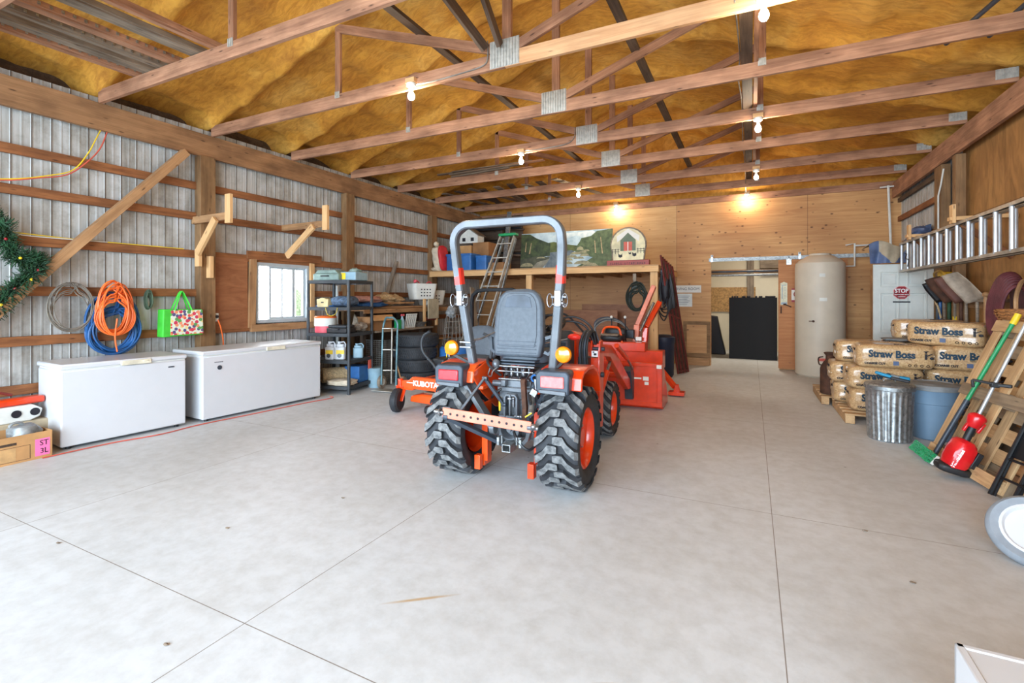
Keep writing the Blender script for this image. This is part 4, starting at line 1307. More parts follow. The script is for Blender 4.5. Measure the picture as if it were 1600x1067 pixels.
def basket(loc, rz, lab, m='white_old'):
    t = thing('laundry_basket', lab, 'basket', loc, rz, group='white laundry baskets')
    mb = MB(); n = 24
    W_, D_, Hb = 0.52, 0.38, 0.30
    def ring(s, z, dip=0.0):
        pts = rrect(W_ * s, D_ * s, 0.08, 5)
        return [Vector((x, y, z - dip * max(0, 1 - (x / 0.17) ** 2) * (1 if abs(y) > D_ * s * 0.35 else 0))) for x, y in pts]
    rows = [ring(0.84, 0), ring(0.88, 0.06), ring(0.93, 0.16), ring(0.97, 0.22), ring(1.0, Hb, 0.03), ring(1.03, Hb + 0.002, 0.03)]
    V = [[mb.bm.verts.new(p) for p in row] for row in rows]
    for A, B in zip(V, V[1:]):
        for k in range(len(A)): mb._f([A[k], A[(k + 1) % len(A)], B[(k + 1) % len(B)], B[k]])
    mb._f(list(reversed(V[0])))
    mb.build('tub', m, parent=t, solid=0.004)
    mb = MB()
    for z in (0.07, 0.13, 0.19):
        for x in (-0.09, -0.03, 0.03, 0.09):
            mb.box((x, -D_ * (0.45 + z * 0.18) - 0.003, z), (0.022, 0.008, 0.022))
        for y in (-0.05, 0.05):
            mb.box((W_ * (0.455 + z * 0.18), y, z + 0.02), (0.01, 0.04, 0.02))
    mb.build('holes', 'ink', parent=t, smooth=False)
    return t
b1 = basket((-5.80, 7.74, 1.40), R(62), 'front white laundry basket on the bench, holding a pink thing')
b2 = basket((-5.98, 8.30, 1.28), R(62), 'rear white laundry basket on the bench, half behind the front one')
mb = MB(); mb.tube(smoothpath([(-5.8, 7.5, 1.72), (-5.78, 7.56, 1.76), (-5.8, 7.68, 1.70), (-5.78, 7.8, 1.66), (-5.8, 7.9, 1.72), (-5.8, 8.0, 1.75), (-5.8, 8.08, 1.70)], 4), 0.012); mb.blob((-5.8, 7.78, 1.66), (0.06, 0.1, 0.05), amp=0.2); mb.ball((-5.79, 7.52, 1.75), 0.035)
single('pink_toy', mb, 'pinkp', 'pink plastic thing poking out of the laundry basket', 'toy')
t = thing('small_stool', 'small wooden stool frame with a beige panel, hanging before the bench', 'stool', (-5.55, 7.70, 0.89))
M['beigeboard'] = simple('beige_board', (180, 168, 142), 0.7, 0, 0.12)
mb = MB(); mb.box((0.03, 0.03, 0.33), (0.02, 0.34, 0.38)); mb.build('panel', 'beigeboard', parent=t, bevel=0.004)
for y in (-0.2, 0.19):
    board('leg', (-5.56, 7.70 + y, 0.89), (-5.56, 7.70 + y, 1.41), 0.05, 0.04, 'pine', parent=t, up=(1, 0, 0))
board('rail', (-5.56, 7.5, 1.03), (-5.56, 7.9, 1.03), 0.03, 0.06, 'maroon', parent=t)
# on the lower plank
t = thing('open_carton', 'open cardboard carton on the lower bench plank beside the rack', 'box', (-5.66, 6.22, 0.89))
mb = MB(); W_, D_, Hc = 0.36, 0.5, 0.23
for c, d in (((W_ / 2, 0, Hc / 2), (0.006, D_, Hc)), ((-W_ / 2, 0, Hc / 2), (0.006, D_, Hc)), ((0, D_ / 2, Hc / 2), (W_, 0.006, Hc)), ((0, -D_ / 2, Hc / 2), (W_, 0.006, Hc)), ((0, 0, 0.004), (W_, D_, 0.006))): mb.box(c, d)
mb.build('carton', 'card_dk', parent=t, smooth=False)
mb = MB(); mb.box((W_ / 2 + 0.04, 0, Hc - 0.02), (0.006, D_, 0.11), Matrix.Rotation(R(-35), 3, 'Y')); mb.build('flap', 'cardboard', parent=t, smooth=False)
mb = MB(); mb.box((-5.47, 6.62, 0.97), (0.08, 0.1, 0.16)); mb.build  # carton of powder
t_ = single('green_carton', mb, 'green', 'small green carton standing on the lower bench plank', 'box', bevel=0.003)
t = thing('spray_bottle', 'clear spray bottle with red trigger on the lower bench plank', 'bottle', (-5.48, 6.75, 0.89))
mb = MB(); mb.lathe([(0.04, 0), (0.042, 0.02), (0.042, 0.14), (0.018, 0.19), (0.015, 0.22)], 14); mb.build('bottle', 'skyplastic', parent=t)
mb = MB(); mb.box((0, 0.01, 0.235), (0.03, 0.08, 0.035)); mb.build('trigger', 'pinkp', parent=t, bevel=0.005)
t = thing('slatted_rack', 'white slatted plastic rack leaning on the lower bench plank', 'rack', (-5.5, 6.98, 0.89), (R(0), R(12), 0))
mb = MB()
for k in range(6): mb.box((0, -0.13 + 0.052 * k, 0.13), (0.012, 0.03, 0.26))
for z in (0.02, 0.2, 0.25): mb.box((0, 0, z), (0.014, 0.3, 0.02))
mb.build('slats', 'white_old', parent=t, bevel=0.002)
mb = MB(); mb.lathe([(0.12, 0), (0.17, 0.09), (0.18, 0.095), (0.16, 0.09), (0.11, 0.01)], 24, Matrix.Translation((-5.62, 7.37, 0.89)), caps=False); single('metal_basin', mb, 'galv_dull', 'dull metal basin on the lower bench plank under the stool', 'basin')
mb = MB(); mb.blob((-6.05, 6.6, 0.99), (0.16, 0.3, 0.1), amp=0.5, freq=3, seed=21); single('dark_clutter_bag', mb, 'darkwood', 'dark crumpled bag at the back of the lower bench plank', 'bag')

# ---------------------------------------------------------------- tyre stack
def plain_tyre(R0, W0, hole=0.62):
    prof = []
    for k in range(15):
        a = -PI / 2 + PI * k / 14
        prof.append((R0 - 0.045 + 0.045 * math.cos(a) ** 0.5 if abs(math.cos(a)) > 1e-6 else R0 - 0.045, W0 / 2 * math.sin(a)))
    pr = [(R0 * hole, -W0 * 0.30), (R0 * hole + 0.02, -W0 * 0.42), (R0 * 0.82, -W0 * 0.5)] + [(r, z) for r, z in prof[1:-1]] + [(R0 * 0.82, W0 * 0.5), (R0 * hole + 0.02, W0 * 0.42), (R0 * hole, W0 * 0.30), (R0 * hole + 0.03, 0), (R0 * hole, -W0 * 0.30)]
    mb = MB(); mb.lathe(pr, 40, caps=False)
    return mb
stk = None
for k, lab in enumerate(('bottom tyre of the stack by the bench', 'second tyre from the floor in the stack by the bench', 'third tyre from the floor in the stack by the bench', 'topmost tyre of the stack by the bench')):
    if stk is None:
        stk = thing('car_tyre', lab, 'tyre', (-5.08, 6.62, 0.103), 0, group='stacked car tyres')
        mb = plain_tyre(0.36, 0.205)
        mb.build('carcass', 'rubber', parent=stk)
        mb = MB()
        for q in range(64):
            a = 2 * PI * q / 64
            for z in (-0.045, 0.0, 0.045):
                mb.box((0.361 * math.cos(a + z), 0.361 * math.sin(a + z), z), (0.012, 0.022, 0.034), Matrix.Rotation(a + z, 3, 'Z') @ Matrix.Rotation(0.4, 3, 'X'))
        mb.build('tread', 'rubber', parent=stk, smooth=False)
    else:
        dup(stk, (-5.08 + (0.012, -0.015, 0.01)[k - 1], 6.62 + (0.01, -0.01, 0.015)[k - 1], 0.103 + 0.207 * k), 0.3 * k, lab)
# wire cage behind the hand truck
t = thing('wire_cage', 'grey wire mesh cage standing behind the hand truck', 'cage', (-5.46, 6.2, 0))
mb = MB()
for k in range(12):
    x = -5.74 + 0.035 * k
    mb.box((x, 6.08, 0.37), (0.005, 0.005, 0.74))
for k in range(22): mb.box((-5.545, 6.08, 0.02 + 0.034 * k), (0.40, 0.005, 0.005))
mb.build('mesh_panel', 'wire', parent=t, world=True, smooth=False)
mb = MB()
for k in range(8): mb.box((-5.345, 6.08 + 0.03 * k, 0.37), (0.005, 0.005, 0.74))
for k in range(22): mb.box((-5.345, 6.185, 0.02 + 0.034 * k), (0.005, 0.21, 0.005))
mb.build('side_panel', 'wire', parent=t, world=True, smooth=False)
mb = MB(); mb.tube([(-5.75, 6.08, 0), (-5.75, 6.08, 0.74), (-5.345, 6.08, 0.74), (-5.345, 6.08, 0)], 0.007, 6); mb.build('frame', 'wire', parent=t, world=True)
mb = MB(); mb.lathe([(0.10, 0), (0.12, 0.3), (0.125, 0.31)], 16, Matrix.Translation((-5.42, 6.0, 0))); single('clear_pail', mb, 'skyplastic', 'cloudy pale pail on the floor in front of the wire cage', 'pail')
mb = MB(); mb.box((-5.44, 5.90, 0.40), (0.03, 0.05, 0.2)); single('red_level', mb, 'redcord', 'short red bar beside the rack post', 'tool', bevel=0.005)
# hand truck
t = thing('hand_truck', 'teal and yellow two-wheeled hand truck standing in front of the tyres', 'hand truck', (-5.02, 5.86, 0), R(8))
mb = MB(); mb.tube(smoothpath([(-0.13, 0.0, 0.08), (-0.13, 0.02, 0.5), (-0.13, 0.04, 0.9), (-0.11, 0.05, 1.04), (-0.04, 0.0, 1.12), (0.03, -0.03, 1.12)], 5), 0.016, 8)
mb.tube(smoothpath([(0.13, 0.0, 0.08), (0.13, 0.02, 0.5), (0.13, 0.04, 0.9), (0.12, 0.05, 1.04), (0.08, 0.0, 1.12), (0.03, -0.03, 1.12)], 5), 0.016, 8); mb.build('frame', 'tealmetal', parent=t)
mb = MB()
for z in (0.3, 0.62, 0.95): mb.tube(smoothpath([(-0.13, 0.02, z), (0, 0.07, z), (0.13, 0.02, z)], 4), 0.010, 6)
mb.tube([(0.03, 0.03, 0.1), (0.03, 0.05, 0.95)], 0.012, 6); mb.build('crossbar', 'alu_old', parent=t)
mb = MB(); mb.box((0, -0.1, 0.02), (0.36, 0.2, 0.008)); mb.build('toe_plate', 'alu_old', parent=t)
for sx in (-1, 1):
    mb = MB(); mb.tube([(sx * 0.13, 0.01, 0.42), (sx * 0.17, 0.10, 0.12)], 0.012, 6); mb.build('strut', 'oldgrip', parent=t)
    mb = MB(); X90 = Matrix.Rotation(R(90), 4, 'Y'); mb.lathe([(0.05, -0.02), (0.09, -0.028), (0.105, -0.015), (0.105, 0.015), (0.09, 0.028), (0.05, 0.02)], 24, Matrix.Translation((sx * 0.19, 0.10, 0.105)) @ X90)
    wh = mb.build('wheel', 'greywood', parent=t)
    mb = MB(); mb.lathe([(0.052, -0.03), (0.055, 0.0), (0.052, 0.03)], 20, Matrix.Translation((sx * 0.19, 0.10, 0.105)) @ X90); mb.build('hub', 'white_old', parent=wh)
# wire basket, blue drum, more clutter behind the mower
t = thing('wire_basket', 'tall tapered wire basket standing behind the mower', 'basket', (-4.6, 7.05, 0.62), 0)
mb = MB()
for k in range(16):
    a = 2 * PI * k / 16
    mb.tube([(0.13 * math.cos(a), 0.13 * math.sin(a), 0.52), (0.2 * math.cos(a), 0.2 * math.sin(a), 0)], 0.004, 4)
for z in (0, 0.1, 0.2, 0.3, 0.4, 0.52):
    rr = 0.2 - 0.07 * z / 0.52
    mb.tube([(rr * math.cos(2 * PI * k / 16), rr * math.sin(2 * PI * k / 16), z) for k in range(16)], 0.004, 4, closed=True)
mb.build('wires', 'wire', parent=t)
mb = MB(); mb.lathe([(0.27, 0), (0.29, 0.05), (0.29, 0.56), (0.26, 0.60), (0.05, 0.615)], 28, Matrix.Translation((-4.55, 7.05, 0))); single('blue_drum', mb, 'blue', 'blue plastic drum under the wire basket', 'drum')
mb = MB(); mb.blob((-4.62, 7.0, 1.18), (0.09, 0.09, 0.1), amp=0.4, seed=31); single('net_bag', mb, 'greylid', 'grey netting bundle stuffed in the top of the wire basket', 'bag')
tag(board('leaning_plank', (-4.4, 7.6, 0.0), (-4.75, 7.9, 1.62), 0.03, 0.14, 'greywood', up=(0, 1, 0)), 'grey plank leaning up behind the wire basket', 'plank')

# ================================================================ tractor
def sweep(mb, pts, a, b, Y=Vector((0, 1, 0))):
    """rectangular tube along a path lying roughly in the xz plane; a half-width in plane, b half-depth along Y"""
    pts = [Vector(p) for p in pts]
    rings = []
    for i, p in enumerate(pts):
        d = (pts[min(i + 1, len(pts) - 1)] - pts[max(i - 1, 0)]).normalized()
        n = d.cross(Y).normalized()
        yy = n.cross(d).normalized()
        ch = 0.3
        cs = []
        for u, v in ((1, 1 - ch), (1 - ch, 1), (-1 + ch, 1), (-1, 1 - ch), (-1, -1 + ch), (-1 + ch, -1), (1 - ch, -1), (1, -1 + ch)):
            cs.append(mb.bm.verts.new(p + n * (a * u) + yy * (b * v)))
        rings.append(cs)
    for A, B in zip(rings, rings[1:]):
        for k in range(8):
            mb._f([A[k], A[(k + 1) % 8], B[(k + 1) % 8], B[k]])
    mb._f(list(reversed(rings[0]))); mb._f(rings[-1])


def ag_wheel(parent, cx, cy, R0, W0, lug, nl, rimr, side):
    cz = R0 + lug
    Rc = R0
    h = W0 / 2
    AX = Matrix.Translation((cx, cy, cz)) @ Matrix(((0, 0, side, 0), (1, 0, 0, 0), (0, side, 0, 0), (0, 0, 0, 1)))
    prof = [(rimr, -h * 0.72), (rimr + 0.015, -h * 0.86), (Rc * 0.8, -h), (Rc * 0.93, -h * 0.96), (Rc * 0.985, -h * 0.8), (Rc, -h * 0.4), (Rc, h * 0.4), (Rc * 0.985, h * 0.8), (Rc * 0.93, h * 0.96), (Rc * 0.8, h), (rimr + 0.015, h * 0.86), (rimr, h * 0.72), (rimr + 0.02, 0), (rimr, -h * 0.72)]
    mb = MB(); mb.lathe(prof, 48, AX, caps=False)
    nm = 'rear_tyre' if R0 > 0.3 else 'front_tyre'
    ty = mb.build(nm, 'rubber', parent=parent)
    mb = MB()
    pitch = 2 * PI / nl
    def P(th, s, hh):
        r = Rc * (1 - 0.012 * s * s) + hh if abs(s) < 0.95 else Rc * 0.93 + hh * 0.7
        x = cx + s * h * 0.99
        return Vector((x, cy - r * math.cos(th), cz - r * math.sin(th)))
    hw0 = pitch * 0.25
    ss = [(-0.10, 0.0, 0.75), (0.0, 0.0, 1.0), (0.34, 0.0, 1.0), (0.56, 0.42, 1.0), (0.9, 0.80, 1.05), (1.03, 0.92, 1.05)]
    for row in (-1, 1):
        for q in range(nl):
            th0 = pitch * (q + (0.5 if row > 0 else 0))
            top = []
            bot = []
            for s, off, wf in ss:
                ta = th0 + off * pitch * 0.85
                for lst, hh, grow in ((top, lug, 0.88), (bot, -0.004, 1.12)):
                    lst.append((mb.bm.verts.new(P(ta - hw0 * wf * grow, row * s, hh)), mb.bm.verts.new(P(ta + hw0 * wf * grow, row * s, hh))))
            for i in range(len(ss) - 1):
                mb.mi = 1
                mb._f([top[i][0], top[i][1], top[i + 1][1], top[i + 1][0]])
                mb.mi = 0
                mb._f([top[i][0], top[i + 1][0], bot[i + 1][0], bot[i][0]])
                mb._f([top[i][1], bot[i][1], bot[i + 1][1], top[i + 1][1]])
            mb._f([top[0][0], bot[0][0], bot[0][1], top[0][1]])
            mb._f([top[-1][0], top[-1][1], bot[-1][1], bot[-1][0]])
    tag(mb.build('tread_lugs', ['rubber', 'rubber_dust'], parent=ty, smooth=False), 'chunky dusty tread lugs')
    mb = MB()
    o = h * 0.80
    mb.lathe([(rimr + 0.008, o), (rimr - 0.005, o + 0.006), (rimr - 0.02, o - 0.012), (rimr - 0.028, o - 0.05), (rimr * 0.62, o - 0.075), (rimr * 0.5, o - 0.06), (rimr * 0.32, o - 0.055), (rimr * 0.3, o - 0.03), (0, o - 0.03)], 36, AX, caps=False)
    mb.lathe([(rimr - 0.028, o - 0.05), (rimr - 0.03, -o + 0.03), (rimr - 0.005, -o)], 36, AX, caps=False)
    mb.lathe([(rimr * 0.62, o - 0.077), (0.0, o - 0.08)], 24, AX, caps=False)
    rm_ = mb.build('rim', 'redorange', parent=ty)
    mb = MB()
    for k in range(6):
        a = 2 * PI * k / 6
        mb.lathe([(0.012, o - 0.06), (0.012, o - 0.04), (0, o - 0.038)], 6, AX @ Matrix.Translation((rimr * 0.42 * math.cos(a), rimr * 0.42 * math.sin(a), 0)), caps=False)
    mb.build('lug_nuts', 'galv', parent=rm_)


T = thing('compact_tractor', 'orange and grey compact tractor with loader, in the middle of the floor', 'tractor', (-1.68, 3.45, 0), R(2.5))
for sd in (-1, 1):
    ag_wheel(T, sd * 0.455, 0, 0.354, 0.315, 0.028, 19, 0.215, sd)
    ag_wheel(T, sd * 0.375, 1.50, 0.262, 0.215, 0.018, 18, 0.168, sd)
YZX = Matrix(((0, 0, 1, 0), (1, 0, 0, 0), (0, 1, 0, 0), (0, 0, 0, 1)))   # prism poly given as (y, z), extruded along x
XZY = Matrix(((1, 0, 0, 0), (0, 0, 1, 0), (0, 1, 0, 0), (0, 0, 0, 1)))   # prism poly given as (x, z), extruded along y
def tp(name, mb, m, lab=None, parent=None, **k):
    o = mb.build(name, m, parent=parent or T, **k)
    if lab: o['label'] = lab
    return o
# fenders
for sd in (-1, 1):
    mb = MB()
    out = [(-0.20, 0.76), (-0.19, 0.85), (-0.13, 0.895), (0.0, 0.91), (0.16, 0.905), (0.27, 0.865), (0.35, 0.79), (0.40, 0.66), (0.375, 0.66), (0.325, 0.775), (0.255, 0.842), (0.15, 0.878), (0.0, 0.885), (-0.12, 0.87), (-0.165, 0.84), (-0.17, 0.76)]
    x0, x1 = (0.27, 0.60) if sd > 0 else (-0.60, -0.27)
    mb.prism(out, x0, x1, YZX)
    mb.prism([(-0.05, 0.66), (-0.20, 0.80), (-0.2, 0.85), (0, 0.9), (0.16, 0.9), (0.30, 0.84), (0.42, 0.62), (0.42, 0.45), (0.2, 0.50)], sd * 0.262, sd * 0.275, YZX)
    mb.box((sd * 0.235, 0.10, 0.72), (0.06, 0.5, 0.03))
    tp('fender', mb, 'redorange' if sd > 0 else 'orange', bevel=0.006)
    cx = 0.405 if sd > 0 else -0.445
    mb = MB(); mb.prism([(cx - 0.125, 0.75), (cx + 0.12, 0.735), (cx + 0.125, 0.88), (cx + 0.10, 0.905), (cx - 0.10, 0.905), (cx - 0.13, 0.875)], -0.27, -0.12, XZY)
    hs = tp('taillight_housing', mb, 'kgrey2', bevel=0.012)
    mb = MB(); mb.prism([(cx - 0.10, 0.745), (cx + 0.10, 0.735), (cx + 0.10, 0.765), (cx - 0.10, 0.77)], -0.285, -0.26, XZY)
    tp('light_sill', mb, 'kgrey', parent=hs, bevel=0.004)
    mb = MB(); mb.box((cx, -0.272, 0.825), (0.175, 0.02, 0.082)); tp('lens', mb, 'pinklens' if sd > 0 else 'redlens', parent=hs, bevel=0.008)
    # amber signal
    sx_, sz_ = (0.437, 1.005) if sd > 0 else (-0.511, 1.018)
    mb = MB(); AY = Matrix.Translation((sx_, -0.12, sz_)) @ Matrix.Rotation(R(90), 4, 'X')
    mb.lathe([(0.058, -0.03), (0.062, -0.02), (0.062, 0.0), (0.055, 0.012), (0.03, 0.022), (0, 0.026)], 26, AY, caps=False)
    sg = tp('turn_signal', mb, 'amber', 'round amber signal lamp')
    mb = MB(); mb.lathe([(0.0, -0.032), (0.05, -0.031), (0.064, -0.02), (0.064, -0.012)], 24, AY, caps=False); mb.bar((sx_, -0.1, sz_ - 0.05), (sd * 0.36, -0.08, sz_ - 0.12), 0.02, 0.02); tp('lamp_back', mb, 'black', parent=sg)
# roll bar
for sd in (-1, 1):
    mb = MB(); sweep(mb, [(sd * 0.325, -0.05, 0.62), (sd * 0.33, -0.05, 0.80), (sd * 0.405, -0.115, 1.395)], 0.032, 0.036)
    mb.box((sd * 0.325, -0.05, 0.86), (0.11, 0.1, 0.07))
    lp = tp('lower_post', mb, 'kgrey', bevel=0.003)
    mb = MB(); mb.box((sd * 0.41, -0.12, 1.42), (0.05, 0.1, 0.12)); mb.cyl((sd * 0.41 - 0.06, -0.13, 1.43), (sd * 0.41 + 0.06, -0.13, 1.43), 0.016, seg=10)
    mb.cyl((sd * 0.41 - 0.055, -0.13, 1.375), (sd * 0.41 + 0.055, -0.13, 1.375), 0.014, seg=10); mb.ball((sd * 0.41 + 0.04, -0.17, 1.385), 0.018)
    tp('hinge', mb, 'chrome', parent=lp, bevel=0.004)
    for dx in (-0.06, 0.055):
        mb = MB(); mb.tube([(sd * 0.41 + dx + 0.004 * math.sin(3 * a), -0.16 + 0.012 * math.sin(2 * a), 1.405 + 0.05 * math.sin(a)) if False else (sd * 0.41 + dx + 0.022 * math.cos(a), -0.165, 1.405 + 0.05 * math.sin(a)) for a in [2 * PI * k / 14 for k in range(14)]], 0.0032, 5, closed=True)
        tp('clip', mb, 'chrome', parent=lp)
path = [(-0.41, -0.125, 1.44), (-0.43, -0.14, 1.6), (-0.445, -0.165, 1.80)]
path += [(-0.31 + -0.135 * math.cos(a), -0.18 - 0.008 * math.sin(a), 1.86 + 0.135 * math.sin(a)) for a in [PI / 2 * k / 7 for k in range(8)]]
path += [(0.31 + 0.135 * math.sin(a), -0.188 + 0.008 * math.sin(a), 1.86 + 0.135 * math.cos(a)) for a in [PI / 2 * k / 7 for k in range(8)]]
path += [(0.445, -0.165, 1.80), (0.43, -0.14, 1.6), (0.41, -0.125, 1.44)]
mb = MB(); sweep(mb, [(x, y, z + 0.0) for x, y, z in path], 0.031, 0.036)
rb = tp('roll_bar', mb, 'kgrey', 'grey hoop-shaped roll bar')
for sd in (-1, 1):
    mb = MB(); sweep(mb, [(sd * 0.4225, -0.133, 1.53), (sd * 0.4325, -0.143, 1.66)], 0.0325, 0.0375); tp('reflective_tape', mb, 'redtape', 'red reflective tape', parent=rb)
mb = MB(); mb.box((-0.375, -0.09, 1.03), (0.1, 0.09, 0.012)); mb.box((-0.375, -0.09, 1.07), (0.1, 0.09, 0.012)); mb.tube([(-0.40, -0.1, 1.07), (-0.3, 0.0, 1.09), (-0.22, 0.1, 1.14)], 0.008, 6)
tp('bracket_clamp', mb, 'chrome', bevel=0.002)
# seat
t0 = MB()
def seat_outline(s=1.0, dz=0.0):
    w1, w2 = 0.215 * s, 0.20 * s
    pts = [(-w2, 0.0), (w2, 0.0), (w1 + 0.005, 0.12), (w1, 0.26)]
    pts += [(0.095 * s + 0.115 * s * math.cos(a), 0.36 * 1 + (0.185 * s) * math.sin(a)) for a in [R(q) for q in (8, 24, 40, 56, 74, 90)]]
    pts += [(-0.095 * s - 0.115 * s * math.cos(a), 0.36 * 1 + (0.185 * s) * math.sin(a)) for a in [R(q) for q in (90, 74, 56, 40, 24, 8)]]
    pts += [(-w1, 0.26), (-w1 - 0.005, 0.12)]
    return pts
SM = Matrix.Translation((-0.02, 0.10, 0.945)) @ Matrix.Rotation(R(-7), 4, 'X') @ XZY
mb = MB(); mb.prism(seat_outline(), -0.03, 0.06, SM); st = tp('seat_back', mb, 'seat', 'grey seat back shell', bevel=0.022)
mb = MB(); mb.prism([(x * 0.78, z * 0.8 + 0.08) for x, z in seat_outline()], -0.036, -0.028, SM); tp('back_panel', mb, 'seat', parent=st, bevel=0.004)
mb = MB(); mb.prism([(-0.12, 0.40), (0.12, 0.40), (0.10, 0.48), (0.05, 0.5), (-0.05, 0.5), (-0.10, 0.48)], -0.0395, -0.035, SM)
for z in (0.03, 0.06, 0.09, 0.12): mb.prism([(-0.17, z), (0.17, z), (0.17, z + 0.006), (-0.17, z + 0.006)], -0.0385, -0.034, SM)
tp('moulded_ribs', mb, 'kgrey2', parent=st, bevel=0.001)
mb = MB(); mb.blob((-0.02, 0.37, 0.93), (0.22, 0.24, 0.06), sq=4, amp=0.02); tp('seat_cushion', mb, 'seat')
mb = MB(); mb.blob((-0.02, 0.19, 1.24), (0.19, 0.05, 0.26), sq=3.2, amp=0.02, rot=Matrix.Rotation(R(-7), 3, 'X')); tp('back_cushion', mb, 'seat')
for sd in (-1, 1):
    mb = MB(); sweep(mb, [(sd * 0.215, 0.18, 1.10), (sd * 0.262, 0.18, 1.115), (sd * 0.27, 0.18, 1.09), (sd * 0.265, 0.18, 1.0), (sd * 0.24, 0.18, 0.975), (sd * 0.205, 0.18, 0.99)], 0.018, 0.07); tp('armrest', mb, 'seat')
# seat suspension
mb = MB()
for z in (0.915, 0.89): mb.box((0.0, 0.2, z), (0.30, 0.3, 0.014))
mb.build if False else None
tp('seat_plate', mb, 'kgrey2', bevel=0.003)
mb = MB()
for x in (-0.11, -0.04, 0.05, 0.12):
    mb.bar((x, 0.02, 0.88), (x + 0.04 * (-1 if x > 0 else 1), 0.1, 0.76), 0.010, 0.014)
    mb.bar((x, 0.12, 0.87), (x * 0.8, -0.02, 0.77), 0.008, 0.012)
mb.cyl((-0.16, 0.02, 0.875), (0.16, 0.02, 0.875), 0.009); mb.cyl((-0.16, -0.01, 0.84), (0.16, -0.01, 0.84), 0.006); mb.cyl((-0.13, -0.02, 0.78), (0.13, -0.02, 0.78), 0.008)
mb.tube(smoothpath([(-0.14, -0.03, 0.87), (-0.17, -0.05, 0.84), (-0.18, -0.06, 0.80), (-0.21, -0.05, 0.81), (-0.20, -0.04, 0.86)], 4), 0.006, 6)
for k in range(5):
    mb.cyl((-0.1 + 0.05 * k, 0.06, 0.80), (-0.1 + 0.05 * k, 0.06, 0.86), 0.017 if k % 2 else 0.011, seg=10)
tp('seat_suspension', mb, 'chrome')
# rear hydraulics and hitch
mb = MB(); mb.box((0.02, 0.06, 0.735), (0.25, 0.16, 0.075)); mb.box((0.02, -0.03, 0.705), (0.29, 0.06, 0.035)); mb.box((-0.07, -0.05, 0.755), (0.04, 0.05, 0.05)); mb.box((0.10, -0.05, 0.76), (0.035, 0.05, 0.06)); mb.cyl((-0.2, 0.02, 0.735), (0.22, 0.02, 0.735), 0.026)
tp('lift_housing', mb, 'kgrey', bevel=0.006)
mb = MB(); mb.box((0.0, 0.30, 0.52), (0.26, 0.62, 0.36)); mb.box((0.0, 0.0, 0.50), (0.22, 0.12, 0.26)); mb.cyl((-0.34, 0, 0.382), (0.34, 0, 0.382), 0.065, seg=20); mb.box((0.0, -0.05, 0.37), (0.17, 0.14, 0.14))
for x in (-0.09, 0.09):
    for z in (0.42, 0.5, 0.6): mb.cyl((x, -0.06, z), (x, -0.075, z), 0.011, seg=8)
tp('gearbox', mb, 'kgrey', bevel=0.01)
mb = MB()
sweep(mb, [(-0.035, -0.10, 0.50), (-0.035, -0.10, 0.655), (-0.02, -0.10, 0.675), (0.05, -0.10, 0.675), (0.065, -0.10, 0.655), (0.065, -0.10, 0.50)], 0.010, 0.025)
mb.box((0.015, -0.12, 0.60), (0.012, 0.03, 0.16)); mb.box((0.015, -0.09, 0.505), (0.2, 0.06, 0.02)); mb.box((0.015, -0.08, 0.58), (0.06, 0.02, 0.1))
tp('toplink_bracket', mb, 'kgrey', bevel=0.003)
mb = MB(); mb.cyl((0.0, -0.13, 0.65), (0.03, -0.13, 0.65), 0.008); mb.cyl((0.045, -0.13, 0.59), (0.045, -0.13, 0.65), 0.011); mb.ball((0.045, -0.13, 0.655), 0.014); mb.ball((0.1, -0.11, 0.515), 0.02); mb.cyl((0.05, -0.11, 0.515), (0.1, -0.11, 0.515), 0.015)
tp('pin', mb, 'chrome')
mb = MB(); mb.lathe([(0.075, -0.12), (0.08, -0.19), (0.068, -0.195), (0.06, -0.13)], 22, Matrix.Translation((0.035, 0, 0.43)) @ Matrix.Rotation(R(-90), 4, 'X') if False else Matrix.Translation((0.035, 0, 0.43)) @ Matrix(((1, 0, 0, 0), (0, 0, 1, 0), (0, 1, 0, 0), (0, 0, 0, 1))), caps=False)
mb.cyl((0.035, -0.08, 0.43), (0.035, -0.20, 0.43), 0.018, seg=8); tp('pto_shaft', mb, 'kgrey')
mb = MB()
for dx, dz, w_, h_ in ((0, 0.025, 0.07, 0.008), (0, -0.025, 0.07, 0.008), (-0.031, 0, 0.008, 0.05), (0.031, 0, 0.008, 0.05)): mb.box((0.05 + dx, -0.22, 0.315 + dz), (w_, 0.12, h_))
mb.box((0.05, -0.12, 0.35), (0.2, 0.03, 0.03)); mb.box((-0.04, -0.18, 0.345), (0.02, 0.1, 0.06)); mb.box((0.14, -0.18, 0.345), (0.02, 0.1, 0.06))
for x in (-0.01, 0.11): mb.cyl((x, -0.22, 0.33), (x, -0.22, 0.39), 0.008)
tp('hitch_receiver', mb, 'galv_dull', bevel=0.002)
# lift arms and links
def link(name, pts, w_, h_, m, lab=None, up=(0, 1, 0)):
    mb = MB()
    for a, b in zip(pts, pts[1:]): mb.bar(a, b, w_, h_, up)
    for p in (pts[0], pts[-1]): mb.cyl((p[0] - 0.02, p[1], p[2]), (p[0] + 0.02, p[1], p[2]), max(w_, h_) * 0.55, seg=12)
    return tp(name, mb, m, lab, bevel=0.003)
link('lift_arm', [(-0.39, -0.14, 0.79), (-0.10, -0.18, 0.43)], 0.035, 0.085, 'kgrey')
link('lift_arm', [(0.19, -0.05, 0.74), (0.28, -0.2, 0.64)], 0.03, 0.05, 'kgrey2')
link('lift_rod', [(-0.165, -0.20, 0.81), (-0.29, -0.36, 0.575)], 0.018, 0.02, 'kgrey')
link('brace_rod', [(-0.165, -0.19, 0.80), (-0.04, -0.12, 0.60)], 0.022, 0.03, 'kgrey2')
link('lift_rod', [(0.115, -0.10, 0.785), (0.17, -0.2, 0.60), (0.20, -0.27, 0.50)], 0.036, 0.036, 'rust', 'grimy grey top link hanging down')
